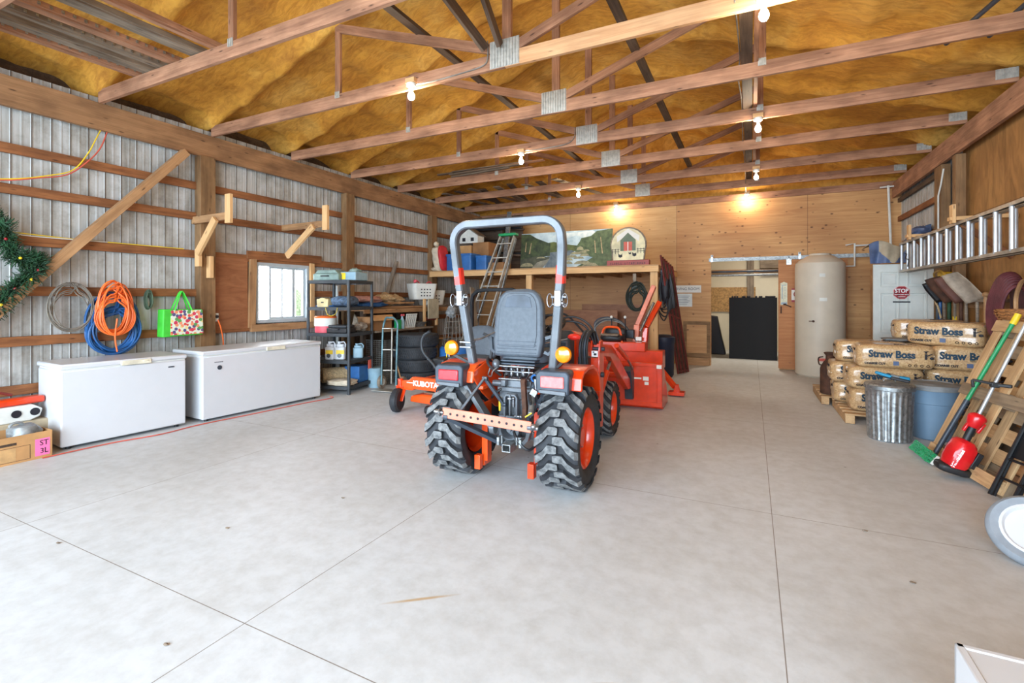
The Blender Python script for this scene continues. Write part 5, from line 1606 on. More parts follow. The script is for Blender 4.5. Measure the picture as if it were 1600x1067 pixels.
link('lift_rod', [(0.295, -0.15, 0.70), (0.24, -0.3, 0.56), (0.28, -0.4, 0.50)], 0.025, 0.03, 'kgrey2')
link('lower_link', [(-0.36, -0.44, 0.545), (-0.05, -0.10, 0.29)], 0.03, 0.045, 'kgrey2')
link('lower_link', [(-0.34, -0.42, 0.53), (-0.09, -0.12, 0.335)], 0.014, 0.02, 'kgrey')
link('lower_link', [(0.30, -0.42, 0.53), (0.24, -0.32, 0.42), (0.10, -0.10, 0.29)], 0.028, 0.042, 'kgrey')
link('stabiliser', [(0.26, -0.3, 0.46), (0.14, -0.14, 0.335)], 0.018, 0.02, 'galv_dull')
mb = MB(); mb.cyl((0.27, -0.34, 0.60), (0.23, -0.2, 0.70), 0.022); mb.box((0.255, -0.24, 0.735), (0.05, 0.02, 0.05), Matrix.Rotation(0.5, 3, 'Y')); tp('level_box', mb, 'galv_dull', bevel=0.003)
mb = MB()
n = 11
p0, p1 = Vector((-0.385, -0.452, 0.577)), Vector((0.31, -0.43, 0.535))
dirv = (p1 - p0).normalized(); upv = dirv.cross(Vector((0, -1, 0))).normalized() * -1
if upv.z < 0: upv = -upv
mb.bar(p0, p1, 0.014, 0.078, upv)
bar_o = tp('drawbar', mb, 'faded', 'faded orange drawbar plate with a row of holes', bevel=0.006)
mb = MB()
for k in range(n):
    c = p0 + (p1 - p0) * (0.10 + 0.80 * k / (n - 1)) + Vector((0, -0.0078, 0))
    mb.cyl(c, c + Vector((0, -0.0015, 0)), 0.0095, seg=14)
tp('hole', mb, 'ink', parent=bar_o)
mb = MB(); mb.cyl(p0 - dirv * 0.06, p0 + dirv * 0.01, 0.018); mb.lathe([(0.024, -0.01), (0.032, 0), (0.024, 0.01)], 14, Matrix.Translation(p0 - dirv * 0.02) @ Matrix.Rotation(R(90), 4, 'Y'), caps=False); mb.ball(p0 - dirv * 0.065, 0.013)
mb.cyl(p1, p1 + dirv * 0.05, 0.016); mb.ball(p1 + dirv * 0.02 + Vector((0, -0.01, 0.01)), 0.022)
tp('hitch_pin', mb, 'chrome', parent=bar_o)
# orange legs of the sub-frame
mb = MB(); mb.box((-0.235, -0.02, 0.34), (0.016, 0.13, 0.50)); mb.box((-0.225, -0.08, 0.34), (0.05, 0.012, 0.42)); mb.box((-0.255, -0.13, 0.135), (0.05, 0.05, 0.11)); tp('subframe_leg', mb, 'orange', bevel=0.003)
mb = MB(); mb.box((0.245, 0.0, 0.38), (0.02, 0.16, 0.55)); mb.box((0.225, -0.08, 0.40), (0.06, 0.014, 0.48)); mb.box((0.20, -0.14, 0.13), (0.05, 0.06, 0.11)); tp('subframe_leg', mb, 'redorange', bevel=0.003)
# small fittings
mb = MB(); mb.lathe([(0.024, -0.006), (0.03, 0), (0.024, 0.006), (0.018, 0)], 18, Matrix.Translation((0.205, -0.10, 0.815)) @ Matrix.Rotation(R(80), 4, 'X'), caps=False); mb.box((0.235, -0.1, 0.83), (0.02, 0.02, 0.02)); tp('cable_ring', mb, 'blue', 'bright blue cable ring')
mb = MB(); mb.cyl((0.21, -0.1, 0.80), (0.225, -0.1, 0.70), 0.012); mb.cyl((0.215, -0.1, 0.78), (0.215, -0.1, 0.81), 0.016); tp('chrome_fitting', mb, 'chrome')
mb = MB(); mb.cyl((-0.075, -0.12, 0.55), (-0.075, -0.12, 0.64), 0.008); mb.ball((-0.075, -0.12, 0.645), 0.016); mb.box((0.26, -0.36, 0.60), (0.06, 0.006, 0.008), Matrix.Rotation(-0.6, 3, 'Y')); tp('yellow_plug', mb, 'yellow', 'yellow plug')
for k, (pts, m) in enumerate((([(-0.12, 0.0, 0.80), (-0.2, -0.05, 0.88), (-0.24, 0.0, 0.93), (-0.26, 0.1, 0.9)], 'black'), ([(0.13, -0.02, 0.80), (0.2, 0.02, 0.86), (0.25, 0.1, 0.9), (0.26, 0.2, 0.88)], 'black'), ([(0.27, -0.05, 0.56), (0.24, -0.2, 0.6), (0.25, -0.3, 0.68), (0.2, -0.2, 0.72)], 'black'),
                            ([(0.24, -0.1, 0.34), (0.2, -0.2, 0.30), (0.12, -0.22, 0.36), (0.07, -0.18, 0.42)], 'black'), ([(-0.2, 0.0, 0.62), (-0.15, -0.07, 0.66), (-0.1, -0.06, 0.7), (-0.07, -0.03, 0.72)], 'black'))):
    mb = MB(); mb.tube(smoothpath(pts, 6), 0.011, 7); tp('hose', mb, m)
mb = MB(); mb.ball((-0.175, 0.02, 0.885), (0.035, 0.035, 0.045)); tp('lever_knob', mb, 'kgrey')
mb = MB(); mb.bar((-0.13, 0.3, 0.88), (-0.16, 0.25, 0.98), 0.03, 0.03); tp('yellow_lever', mb, 'yellow'); mb = MB(); mb.bar((-0.08, 0.3, 0.88), (-0.1, 0.25, 0.95), 0.035, 0.035); tp('orange_lever', mb, 'orange')
# front half: platform, dash, wheel, bonnet
mb = MB(); mb.box((0, 0.65, 0.42), (0.74, 0.62, 0.04)); mb.box((0, 0.5, 0.62), (0.46, 0.3, 0.34)); tp('platform', mb, 'black', bevel=0.01)
mb = MB(); mb.prism([(0.80, 0.45), (1.0, 0.45), (1.0, 1.10), (0.92, 1.12), (0.80, 1.04)], -0.2, 0.2, YZX); tp('dashboard', mb, 'kgrey2', bevel=0.03)
mb = MB(); SW = Matrix.Translation((0.0, 0.74, 1.18)) @ Matrix.Rotation(R(28), 4, 'X')
mb.tube([SW @ Vector((0.17 * math.cos(2 * PI * k / 28), 0.17 * math.sin(2 * PI * k / 28), 0)) for k in range(28)], 0.013, 8, closed=True)
for k in range(3): mb.bar(SW @ Vector((0, 0, -0.03)), SW @ Vector((0.16 * math.cos(2 * PI * k / 3 + .5), 0.16 * math.sin(2 * PI * k / 3 + .5), 0)), 0.025, 0.01)
mb.cyl(SW @ Vector((0, 0, -0.03)), (0, 0.9, 1.02), 0.022); tp('steering_wheel', mb, 'black')
mb = MB(); mb.prism([(0.95, 0.62), (1.95, 0.55), (2.0, 0.62), (2.0, 0.88), (1.9, 0.97), (1.4, 1.06), (0.97, 1.11)], -0.21, 0.21, YZX); tp('bonnet', mb, 'redorange', bevel=0.05)
mb = MB(); mb.box((0, 1.45, 0.5), (0.3, 1.0, 0.2)); mb.cyl((-0.3, 1.5, 0.28), (0.3, 1.5, 0.28), 0.05); mb.box((0, 1.98, 0.5), (0.36, 0.1, 0.3)); tp('front_axle', mb, 'kgrey2', bevel=0.02)
# loader
for sd in (-1, 1):
    mb = MB(); mb.prism([(0.95, 0.20), (1.07, 0.20), (1.10, 0.55), (1.12, 0.92), (1.06, 1.02), (0.98, 1.02), (0.94, 0.9)], sd * 0.365 - 0.008, sd * 0.365 + 0.008, YZX)
    mb.prism([(0.95, 0.20), (1.07, 0.20), (1.10, 0.55), (1.12, 0.92), (1.06, 1.02), (0.98, 1.02), (0.94, 0.9)], sd * 0.445 - 0.008, sd * 0.445 + 0.008, YZX)
    mb.box((sd * 0.405, 0.955, 0.55), (0.08, 0.012, 0.62)); mb.box((sd * 0.3, 1.02, 0.36), (0.3, 0.1, 0.1))
    mast = tp('loader_mast', mb, 'redorange', bevel=0.003)
    mb = MB(); mb.box((sd * 0.405, 0.946, 0.90), (0.06, 0.004, 0.055)); stk_ = tp('sticker', mb, 'wht_ink', 'white warning sticker', parent=mast, smooth=False)
    mb = MB(); mb.box((sd * 0.41, 0.943, 0.895), (0.026, 0.003, 0.02)); mb.box((sd * 0.395, 0.943, 0.915), (0.014, 0.003, 0.012)); tp('pictogram', mb, 'ink', parent=stk_, smooth=False)
    mb = MB(); mb.cyl((sd * 0.36, 1.02, 0.94), (sd * 0.48, 1.02, 0.94), 0.02); mb.cyl((sd * 0.36, 1.0, 0.7), (sd * 0.48, 1.0, 0.7), 0.025); tp('pivot_pin', mb, 'kgrey2', parent=mast)
    mb = MB(); mb.prism([(1.0, 0.88), (1.02, 0.99), (1.55, 0.93), (1.72, 0.86), (2.55, 0.44), (2.72, 0.40), (2.72, 0.28), (2.5, 0.30), (1.62, 0.74), (1.5, 0.81)], sd * 0.405 - 0.03, sd * 0.405 + 0.03, YZX); arm = tp('loader_arm', mb, 'redorange', bevel=0.006)
    if sd > 0: text('B250', 0.07, 'wht_ink', arm, (0.437, 1.32, 0.895), (R(90), 0, R(90)), depth=0.0005) if False else None
    mb = MB(); mb.cyl((sd * 0.405, 1.05, 0.42), (sd * 0.405, 1.45, 0.66), 0.03); boom_c = tp('lift_cylinder', mb, 'redorange')
    mb = MB(); mb.cyl((sd * 0.405, 1.45, 0.66), (sd * 0.405, 1.66, 0.78), 0.015); tp('piston_rod', mb, 'chrome', parent=boom_c)
    mb = MB(); mb.cyl((sd * 0.47, 1.62, 0.92), (sd * 0.47, 2.2, 0.72), 0.026); bc = tp('bucket_cylinder', mb, 'redorange')
    mb = MB(); mb.cyl((sd * 0.47, 2.2, 0.72), (sd * 0.47, 2.6, 0.55), 0.014); tp('piston_rod', mb, 'chrome', parent=bc)
    mb = MB(); mb.prism([(2.55, 0.52), (2.68, 0.56), (2.80, 0.46), (2.80, 0.14), (2.70, 0.14), (2.66, 0.3)], sd * 0.405 - 0.05, sd * 0.405 + 0.05, YZX); tp('mounting_plate', mb, 'kgrey2', bevel=0.005)
mb = MB(); mb.cyl((-0.4, 2.3, 0.5), (0.4, 2.3, 0.5), 0.035); tp('cross_tube', mb, 'redorange')
mb = MB()
th_ = 0.012
mb.prism([(2.80, 0.10), (2.80, 0.56), (2.86, 0.60), (2.86, 0.585), (2.815, 0.55), (2.815, 0.105), (2.90, 0.025), (3.42, 0.015), (3.42, 0.003), (2.89, 0.01)], -0.78, 0.80, YZX)
for x in (-0.78, 0.788): mb.prism([(2.80, 0.10), (2.80, 0.56), (2.86, 0.60), (2.95, 0.58), (3.40, 0.12), (3.42, 0.005), (2.89, 0.012)], x, x + th_, YZX)
mb.box((0.01, 2.80, 0.575), (1.58, 0.05, 0.04)); mb.box((0.735, 2.79, 0.32), (0.012, 0.02, 0.44)); mb.box((-0.7, 2.79, 0.32), (0.012, 0.02, 0.44)); mb.box((0.01, 2.82, 0.08), (1.58, 0.06, 0.06))
bk = tp('loader_bucket', mb, 'redorange', 'wide red-orange loader bucket', bevel=0.003)
mb = MB(); mb.box((0.60, 2.792, 0.40), (0.07, 0.004, 0.05)); mb.box((0.61, 2.792, 0.34), (0.05, 0.004, 0.04)); mb.box((0.5, 2.792, 0.40), (0.09, 0.004, 0.02)); mb.box((0.765, 2.77, 0.56), (0.06, 0.004, 0.045)); tp('sticker', mb, 'paper', 'pale stickers', parent=bk, smooth=False)
# loader valve and hoses
mb = MB(); mb.box((0.32, 0.9, 0.8), (0.1, 0.12, 0.16)); mb.box((0.3, 0.93, 0.55), (0.14, 0.2, 0.2)); tp('loader_valve', mb, 'black', bevel=0.01)
for k in range(4):
    mb = MB(); mb.tube(smoothpath([(0.30 + 0.022 * k, 0.86, 0.72), (0.29 + 0.022 * k, 0.84, 0.95), (0.31 + 0.02 * k, 0.88, 1.08), (0.33 + 0.02 * k, 1.0, 1.10), (0.36 + 0.01 * k, 1.12, 0.95)], 6), 0.012, 8); tp('hose', mb, 'black' if k % 2 else 'kgrey2')
for k, (dx, h_) in enumerate(((0.0, 1.24), (-0.12, 1.27), (-0.05, 1.2))):
    mb = MB(); mb.tube(smoothpath([(0.40 + dx * 0.3, 1.02, 0.98), (0.36 + dx, 0.98, 1.15), (0.22 + dx, 0.95, h_), (0.06 + dx, 0.92, h_ - 0.03), (-0.08 + dx, 0.92, 1.08)], 6), 0.010, 8); tp('hose', mb, 'black')
mb = MB(); mb.bar((0.05, 0.5, 1.02), (0.24, 0.62, 1.06), 0.01, 0.01); tp('joystick_rod', mb, 'chrome'); mb = MB(); mb.blob((0.29, 0.66, 1.075), (0.06, 0.04, 0.03), amp=0.1); tp('red_grip', mb, 'redtape', 'red lever grip')

# ================================================================ mower
Mw = thing('zero_turn_mower', 'orange ride-on mower with a caster wheel, half hidden to the left of the tractor', 'mower', (-3.32, 5.35, 0), R(-4))
def mp(name, mb, m, lab=None, parent=None, **k):
    o = mb.build(name, m, parent=parent or Mw, **k)
    if lab: o['label'] = lab
    return o
mb = MB(); mb.prism([(-0.62, 0.28), (-0.40, 0.28), (-0.37, 0.30), (-0.05, 0.30), (-0.02, 0.27), (0.56, 0.27), (0.58, 0.335), (0.56, 0.45), (-0.40, 0.45), (-0.46, 0.40), (-0.62, 0.39)], -0.56, -0.50, XZY); mb.box((-0.50, -0.2, 0.34), (0.08, 0.7, 0.08)); mb.box((0.50, -0.2, 0.34), (0.08, 0.7, 0.08))
fb = mp('front_frame', mb, 'orange', bevel=0.008)
text('KUBOTA', 0.088, 'wht_ink', fb, (-0.19, -0.562, 0.372), (R(90), 0, 0), bold=0.003, sx=1.1)
mb = MB()
for x in (-0.43, 0.03): mb.box((x, -0.561, 0.375), (0.11, 0.002, 0.010))
mp('stripe', mb, 'wht_ink', parent=fb, smooth=False)
for sx in (-1, 1):
    cx = sx * 0.60
    mb = MB(); mb.tube([(cx, -0.55, 0.41), (cx, -0.55, 0.30)], 0.035, 12); mb.box((cx, -0.52, 0.31), (0.12, 0.1, 0.03)); mb.bar((cx + 0.055, -0.53, 0.31), (cx + 0.055, -0.60, 0.14), 0.05, 0.012); mb.bar((cx - 0.055, -0.53, 0.31), (cx - 0.055, -0.60, 0.14), 0.05, 0.012)
    cf = mp('caster_fork', mb, 'redorange', bevel=0.004)
    mb = MB(); mb.lathe([(0.05, -0.04), (0.12, -0.05), (0.145, -0.03), (0.15, 0), (0.145, 0.03), (0.12, 0.05), (0.05, 0.04)], 28, Matrix.Translation((cx, -0.61, 0.15)) @ Matrix.Rotation(R(18), 4, 'Z') @ Matrix.Rotation(R(90), 4, 'Y')); mp('caster_wheel', mb, 'rubber', parent=cf)
mb = MB(); mb.prism([(-0.50, 0.12), (0.75, 0.10), (0.75, 0.20), (0.6, 0.23), (-0.3, 0.23), (-0.48, 0.20)], -0.50, 0.3, XZY); dk = mp('mower_deck', mb, 'orange', bevel=0.02)
mb = MB(); mb.box((0.1, -0.1, 0.235), (0.9, 0.6, 0.012)); mp('deck_top', mb, 'greywood', 'grimy deck top', parent=dk, bevel=0.004)
mb = MB(); mb.lathe([(0.02, -0.03), (0.05, -0.028), (0.055, 0), (0.05, 0.028), (0.02, 0.03)], 18, Matrix.Translation((-0.14, -0.56, 0.07)) @ Matrix.Rotation(R(90), 4, 'Y')); mb.bar((-0.10, -0.56, 0.07), (-0.08, -0.48, 0.16), 0.02, 0.02); mp('anti_scalp_wheel', mb, 'black', parent=dk)
mb = MB(); mb.box((0.05, -0.15, 0.42), (0.55, 0.6, 0.03)); mb.box((0, 0.35, 0.42), (0.8, 0.7, 0.22)); mp('floor_pan', mb, 'kgrey2', bevel=0.02)
mb = MB(); mb.box((0.0, 0.75, 0.62), (0.66, 0.5, 0.3)); mp('engine_cover', mb, 'black', bevel=0.04)
mb = MB(); mb.blob((0.08, 0.0, 0.62), (0.25, 0.25, 0.07), sq=4, amp=0.02); mp('seat_cushion', mb, 'seat')
mb = MB(); mb.blob((0.10, 0.26, 0.82), (0.24, 0.07, 0.24), sq=3.4, amp=0.02, rot=Matrix.Rotation(R(-10), 3, 'X')); mp('seat_back', mb, 'seat')
mb = MB(); sweep(mb, [(-0.20, 0.45, 0.5), (-0.21, 0.45, 1.36), (-0.19, 0.45, 1.46), (-0.11, 0.45, 1.52), (0.0, 0.45, 1.535), (0.45, 0.45, 1.535), (0.53, 0.45, 1.50), (0.57, 0.45, 1.40), (0.57, 0.45, 0.5)], 0.024, 0.024); mp('roll_bar', mb, 'blackm', 'black roll hoop')
mb = MB(); mb.tube(smoothpath([(-0.28, -0.2, 0.46), (-0.36, -0.2, 0.56), (-0.52, -0.2, 0.70), (-0.56, -0.2, 0.82), (-0.52, -0.2, 0.93), (-0.42, -0.2, 0.99)], 5), 0.017, 8); mp('steering_lever', mb, 'charcoal')
mb = MB(); mb.tube(smoothpath([(0.3, -0.2, 0.46), (0.36, -0.2, 0.56), (0.52, -0.2, 0.70), (0.52, -0.2, 0.93), (0.42, -0.2, 0.99)], 5), 0.017, 8); mp('steering_lever', mb, 'charcoal')
for x, m in ((-0.30, 'yellow'), (-0.26, 'white_old')):
    mb = MB(); mb.cyl((x, 0.0, 0.5), (x, 0.0, 0.70), 0.007); mb.ball((x, 0.0, 0.71), 0.02); mp('control_knob', mb, m)
mb = MB(); mb.box((-0.33, 0.1, 0.56), (0.2, 0.5, 0.16)); mp('side_console', mb, 'black', bevel=0.03)
for sx in (-1, 1):
    mb = MB(); mb.lathe([(0.1, -0.11), (0.22, -0.125), (0.265, -0.09), (0.27, 0), (0.265, 0.09), (0.22, 0.125), (0.1, 0.11)], 32, Matrix.Translation((sx * 0.46, 0.72, 0.27)) @ Matrix.Rotation(R(90), 4, 'Y')); dw = mp('drive_wheel', mb, 'rubber')
    mb = MB(); mb.lathe([(0.12, -0.115), (0.11, 0), (0.12, 0.115)], 24, Matrix.Translation((sx * 0.46, 0.72, 0.27)) @ Matrix.Rotation(R(90), 4, 'Y')); mp('hub', mb, 'redorange', parent=dw)

# ================================================================ backhoe attachment
Bh = thing('backhoe_attachment', 'red-orange backhoe attachment with its own seat, parked behind the loader bucket', 'backhoe', (-1.85, 7.75, 0))
def bp(name, mb, m, lab=None, parent=None, **k):
    o = mb.build(name, m, parent=parent or Bh, world=True, **k)
    if lab: o['label'] = lab
    return o
mb = MB(); mb.span((-2.3, 7.55, 0.35), (-1.2, 7.8, 0.62)); mb.span((-2.15, 7.5, 0.6), (-1.45, 7.72, 0.74)); bp('frame', mb, 'redorange', bevel=0.01)
mb = MB(); mb.tube(smoothpath([(-2.12, 7.5, 0.72), (-2.11, 7.5, 0.88), (-2.06, 7.5, 0.96), (-1.93, 7.5, 0.97), (-1.84, 7.5, 0.93), (-1.80, 7.5, 0.72)], 5), 0.018, 8); bp('seat_frame', mb, 'orange')
mb = MB(); mb.blob((-1.96, 7.56, 0.80), (0.19, 0.16, 0.06), sq=3, amp=0.1); mb.blob((-1.96, 7.72, 0.86), (0.17, 0.05, 0.1), sq=3, amp=0.05); bp('seat', mb, 'black')
mb = MB(); mb.blob((-1.98, 7.46, 0.85), (0.15, 0.1, 0.02), sq=3, amp=0.3); bp('worn_seat_foam', mb, 'greywood', 'torn grey seat top')
for x in (-2.02, -1.80):
    mb = MB(); mb.tube([(x, 7.75, 0.7), (x + 0.0, 7.72, 0.95), (x, 7.7, 1.10)], 0.009, 6); lv = bp('control_lever', mb, 'blackm')
    mb = MB(); mb.ball((x, 7.7, 1.12), 0.024); bp('knob', mb, 'white_old', parent=lv)
mb = MB(); mb.box((-1.9, 7.8, 0.85), (0.45, 0.08, 0.14)); bp('valve_bank', mb, 'blackm', bevel=0.01)
for k in range(4):
    mb = MB(); mb.tube(smoothpath([(-2.3 + 0.03 * k, 7.8, 0.6), (-2.33, 7.8, 0.9 + 0.03 * k), (-2.15, 7.8, 1.05 + 0.02 * k), (-1.9, 7.8, 1.02 + 0.01 * k), (-1.72, 7.8, 0.85), (-1.62, 7.8, 0.7)], 6), 0.011, 7); bp('hose', mb, 'kgrey2' if k % 2 else 'wirecoil')
mb = MB(); mb.bar((-1.68, 7.85, 0.5), (-1.66, 7.95, 0.98), 0.09, 0.12, (0, 1, 0)); mb.bar((-1.66, 7.95, 0.98), (-1.42, 8.1, 1.62), 0.07, 0.12, (0, 1, 0)); bp('boom', mb, 'faded', bevel=0.01)
mb = MB(); mb.bar((-1.55, 7.9, 0.45), (-1.52, 7.95, 0.95), 0.08, 0.14, (0, 1, 0)); mb.bar((-1.52, 7.95, 0.95), (-1.34, 8.15, 1.35), 0.08, 0.14, (0, 1, 0)); bp('dipper_arm', mb, 'redorange', bevel=0.01)
mb = MB(); mb.cyl((-1.58, 7.78, 0.9), (-1.40, 7.95, 1.35), 0.02); bp('cylinder', mb, 'chrome')
mb = MB(); mb.box((-1.60, 7.76, 0.78), (0.09, 0.004, 0.06)); mb.box((-1.52, 7.76, 0.72), (0.05, 0.004, 0.05)); bp('sticker', mb, 'paper', 'pale warning stickers', smooth=False)
mb = MB(); mb.bar((-1.3, 7.6, 0.42), (-1.0, 7.4, 0.12), 0.07, 0.06); mb.bar((-2.2, 7.6, 0.42), (-2.5, 7.4, 0.12), 0.07, 0.06); bp('stabiliser_arm', mb, 'redorange', bevel=0.005)
for x in (-0.97, -2.53):
    mb = MB(); mb.box((x, 7.36, 0.045), (0.22, 0.16, 0.05)); mb.prism([(-0.05, 0.05), (0.05, 0.05), (0.02, 0.17), (-0.02, 0.17)], 7.31, 7.33, Matrix.Translation((x, 0, 0)) @ XZY); mb.prism([(-0.05, 0.05), (0.05, 0.05), (0.02, 0.17), (-0.02, 0.17)], 7.38, 7.40, Matrix.Translation((x, 0, 0)) @ XZY); bp('stabiliser_pad', mb, 'redorange', bevel=0.004)
mb = MB(); mb.span((-2.0, 7.9, 0.0), (-1.5, 8.2, 0.35)); bp('bucket', mb, 'maroon', bevel=0.05)

# ================================================================ loft (mezzanine)
t = thing('storage_loft', 'wooden storage loft along the back wall on square posts', 'loft', (-3.9, 9.8, 0))
board('front_beam', (-6.255, 8.64, 1.945), (-1.44, 8.64, 1.945), 0.045, 0.125, 'pine', parent=t)
board('end_joist', (-1.46, 8.67, 1.93), (-1.46, 11.0, 1.93), 0.04, 0.10, 'pine', parent=t)
for k in range(11): board('joist', (-6.1 + 0.43 * k, 8.68, 1.93), (-6.1 + 0.43 * k, 11.0, 1.93), 0.04, 0.09, 'oldpine', parent=t)
for k in range(3): board('deck_sheet', (-6.25, 8.62 + 0.8 * k + 0.39, 1.995), (-1.45, 8.62 + 0.8 * k + 0.39, 1.995), 0.79, 0.016, 'oldpine', parent=t)
board('post', (-1.53, 8.74, 0), (-1.53, 8.74, 1.88), 0.13, 0.09, 'pine', parent=t, up=(0, 1, 0))
board('post', (-3.93, 8.74, 0), (-3.93, 8.74, 1.88), 0.12, 0.09, 'pine', parent=t, up=(0, 1, 0))
ZL = 2.004
# white and red sack
t = thing('feed_sack', 'white sack with a red printed side, slumped at the left end of the loft', 'sack', (-6.07, 8.80, ZL))
mb = MB(); mb.blob((-0.03, 0, 0.27), (0.11, 0.2, 0.28), Matrix.Rotation(R(-10), 3, 'Y'), sq=3.2, amp=0.12, seed=4); mb.blob((-0.1, 0, 0.05), (0.12, 0.17, 0.05), amp=0.2); mb.ball((-0.13, 0, 0.6), (0.05, 0.08, 0.06)); mb.build('sack', 'clothw', parent=t)
mb = MB(); mb.blob((0.075, -0.02, 0.28), (0.06, 0.17, 0.28), Matrix.Rotation(R(-8), 3, 'Y'), sq=3, amp=0.08, seed=5); mb.build('printed_side', simple('sack_red', (206, 40, 48), 0.6), parent=t)
def tub(loc, w_, d_, h_, m, lab, name='storage_bin', lid=None):
    t = thing(name, lab, 'bin', loc)
    mb = MB(); mb.prism(rrect(w_ * 0.94, d_ * 0.94, 0.03), 0, h_ * 0.9); 
    mb.build('bin', m, parent=t, bevel=0.006)
    mb = MB(); mb.prism(rrect(w_, d_, 0.035), h_ * 0.88, h_)
    mb.build('rim', lid or m, parent=t, bevel=0.006)
    return t
tub((-5.62, 8.98, ZL), 0.66, 0.42, 0.37, 'blue', 'larger blue plastic storage bin on the loft')
tub((-5.12, 9.06, ZL), 0.28, 0.4, 0.32, 'blue', 'smaller blue plastic bin on the loft, right of the larger one')
mb = MB(); mb.span((-5.6, 9.35, ZL), (-5.2, 9.75, ZL + 0.66)); single('tan_carton', mb, 'card_dk', 'tan carton on the loft behind the blue bins', 'box', bevel=0.004)
mb = MB(); mb.span((-6.15, 9.3, ZL), (-5.62, 9.8, ZL + 0.6)); single('brown_carton', mb, 'cardboard', 'brown carton on the loft behind the feed sack', 'box', bevel=0.004)
mb = MB(); mb.span((-4.98, 8.95, ZL), (-4.62, 9.3, ZL + 0.17)); single('brown_carton', mb, 'card_dk', 'low brown carton on the loft beside the stepladder', 'box', bevel=0.004)
t = thing('toy_barn', 'small white wooden house-shaped box on top of the cartons on the loft', 'model house', (-5.72, 9.5, ZL + 0.66))
mb = MB(); mb.prism([(-0.24, 0), (0.24, 0), (0.24, 0.16), (0, 0.32), (-0.24, 0.16)], -0.14, 0.14, XZY); mb.build('walls', 'white_old', parent=t, smooth=False)
mb = MB(); mb.bar((-0.27, 0, 0.145), (0.0, 0, 0.335), 0.32, 0.02, (0, 1, 0)) if False else None
for s in (-1, 1): mb.box((s * 0.135, 0, 0.255), (0.33, 0.34, 0.015), Matrix.Rotation(s * math.atan2(0.16, 0.24), 3, 'Y'))
mb.build('roof', 'greywood', parent=t, smooth=False)
mb = MB(); mb.box((-0.12, -0.142, 0.08), (0.08, 0.01, 0.08)); mb.box((0.1, -0.142, 0.08), (0.08, 0.01, 0.08)); mb.build('window', 'ink', parent=t, smooth=False)
# rack of dark poles at the back of the loft
pr = thing('pole_rack', 'dark wooden rack holding long poles at the back left of the loft', 'rack', (-5.5, 10.4, ZL))
for x in (-6.1, -5.35):
    board('upright', (x, 10.3, ZL), (x, 10.3, 3.3), 0.05, 0.09, 'darkwood', parent=pr, up=(0, 1, 0))
for z in (2.42, 2.85, 3.15): board('crossbar', (-6.2, 10.25, z), (-4.9, 10.25, z), 0.04, 0.05, 'darkwood', parent=pr)
rnd = random.Random(11)
plab = ('lowest', 'second lowest', 'third lowest', 'fourth lowest', 'fifth', 'sixth', 'seventh', 'topmost')
for k in range(8):
    z = 2.9 + 0.05 * k if k > 2 else 2.47 + 0.05 * k
    y = 10.15 + rnd.uniform(-.05, .1)
    tag(board('dark_pole', (-6.25, y + rnd.uniform(-.1, .1), z + rnd.uniform(0, .04)), (-4.75, y, z - rnd.uniform(0, .12)), 0.06, 0.045, 'blackm' if k % 2 else 'darkwood'), plab[k] + ' of the dark poles in the loft rack', 'pole', 'dark poles in the loft rack')
mb = MB(); mb.span((-6.35, 10.5, ZL), (-4.9, 10.52, 3.42)); single('dark_board_sheet', mb, 'darkwood', 'dark boards standing at the back left corner of the loft', 'boards', smooth=False)
t = tag(board('steel_channel', (-4.95, 9.62, ZL), (-4.98, 9.95, 3.4), 0.10, 0.05, 'galv_dull', up=(0, 1, 0)), 'grey steel channel standing upright on the loft behind the stepladder', 'channel')
# stepladder, closed, leaning on the loft edge
t = thing('stepladder', 'aluminium stepladder with a green top leaning against the loft edge', 'ladder', (-4.6, 8.2, 0))
def lad(x0t, x0b, yt, yb, zt, w0, w1, name, m):
    mb = MB()
    a, b = Vector((x0b - w1 / 2, yb, 0.02)), Vector((x0t - w0 / 2, yt, zt))
    c, d = Vector((x0b + w1 / 2, yb, 0.02)), Vector((x0t + w0 / 2, yt, zt))
    mb.bar(a, b, 0.025, 0.07, (0, 1, 0)); mb.bar(c, d, 0.025, 0.07, (0, 1, 0))
    mb.build(name, m, parent=t, world=True, bevel=0.003)
    return a, b, c, d
a, b, c, d = lad(-4.30, -5.0, 8.50, 7.95, 2.64, 0.30, 0.52, 'side_rail', 'alu_old')
for k in range(9):
    f = (0.25 + 0.28 * k) / 2.64
    p, q = a.lerp(b, f), c.lerp(d, f)
    mb = MB(); mb.bar(p, q, 0.08, 0.02, (0, 0, 1)); mb.build('step', 'alu_old', parent=t, world=True, bevel=0.002)
lad(-4.28, -4.9, 8.56, 8.12, 2.6, 0.26, 0.44, 'rear_rail', 'galv_dull')
mb = MB(); mb.box((-4.29, 8.52, 2.67), (0.38, 0.14, 0.05)); tag(mb.build('top_cap', 'green', parent=t, world=True, bevel=0.01), 'green plastic top')
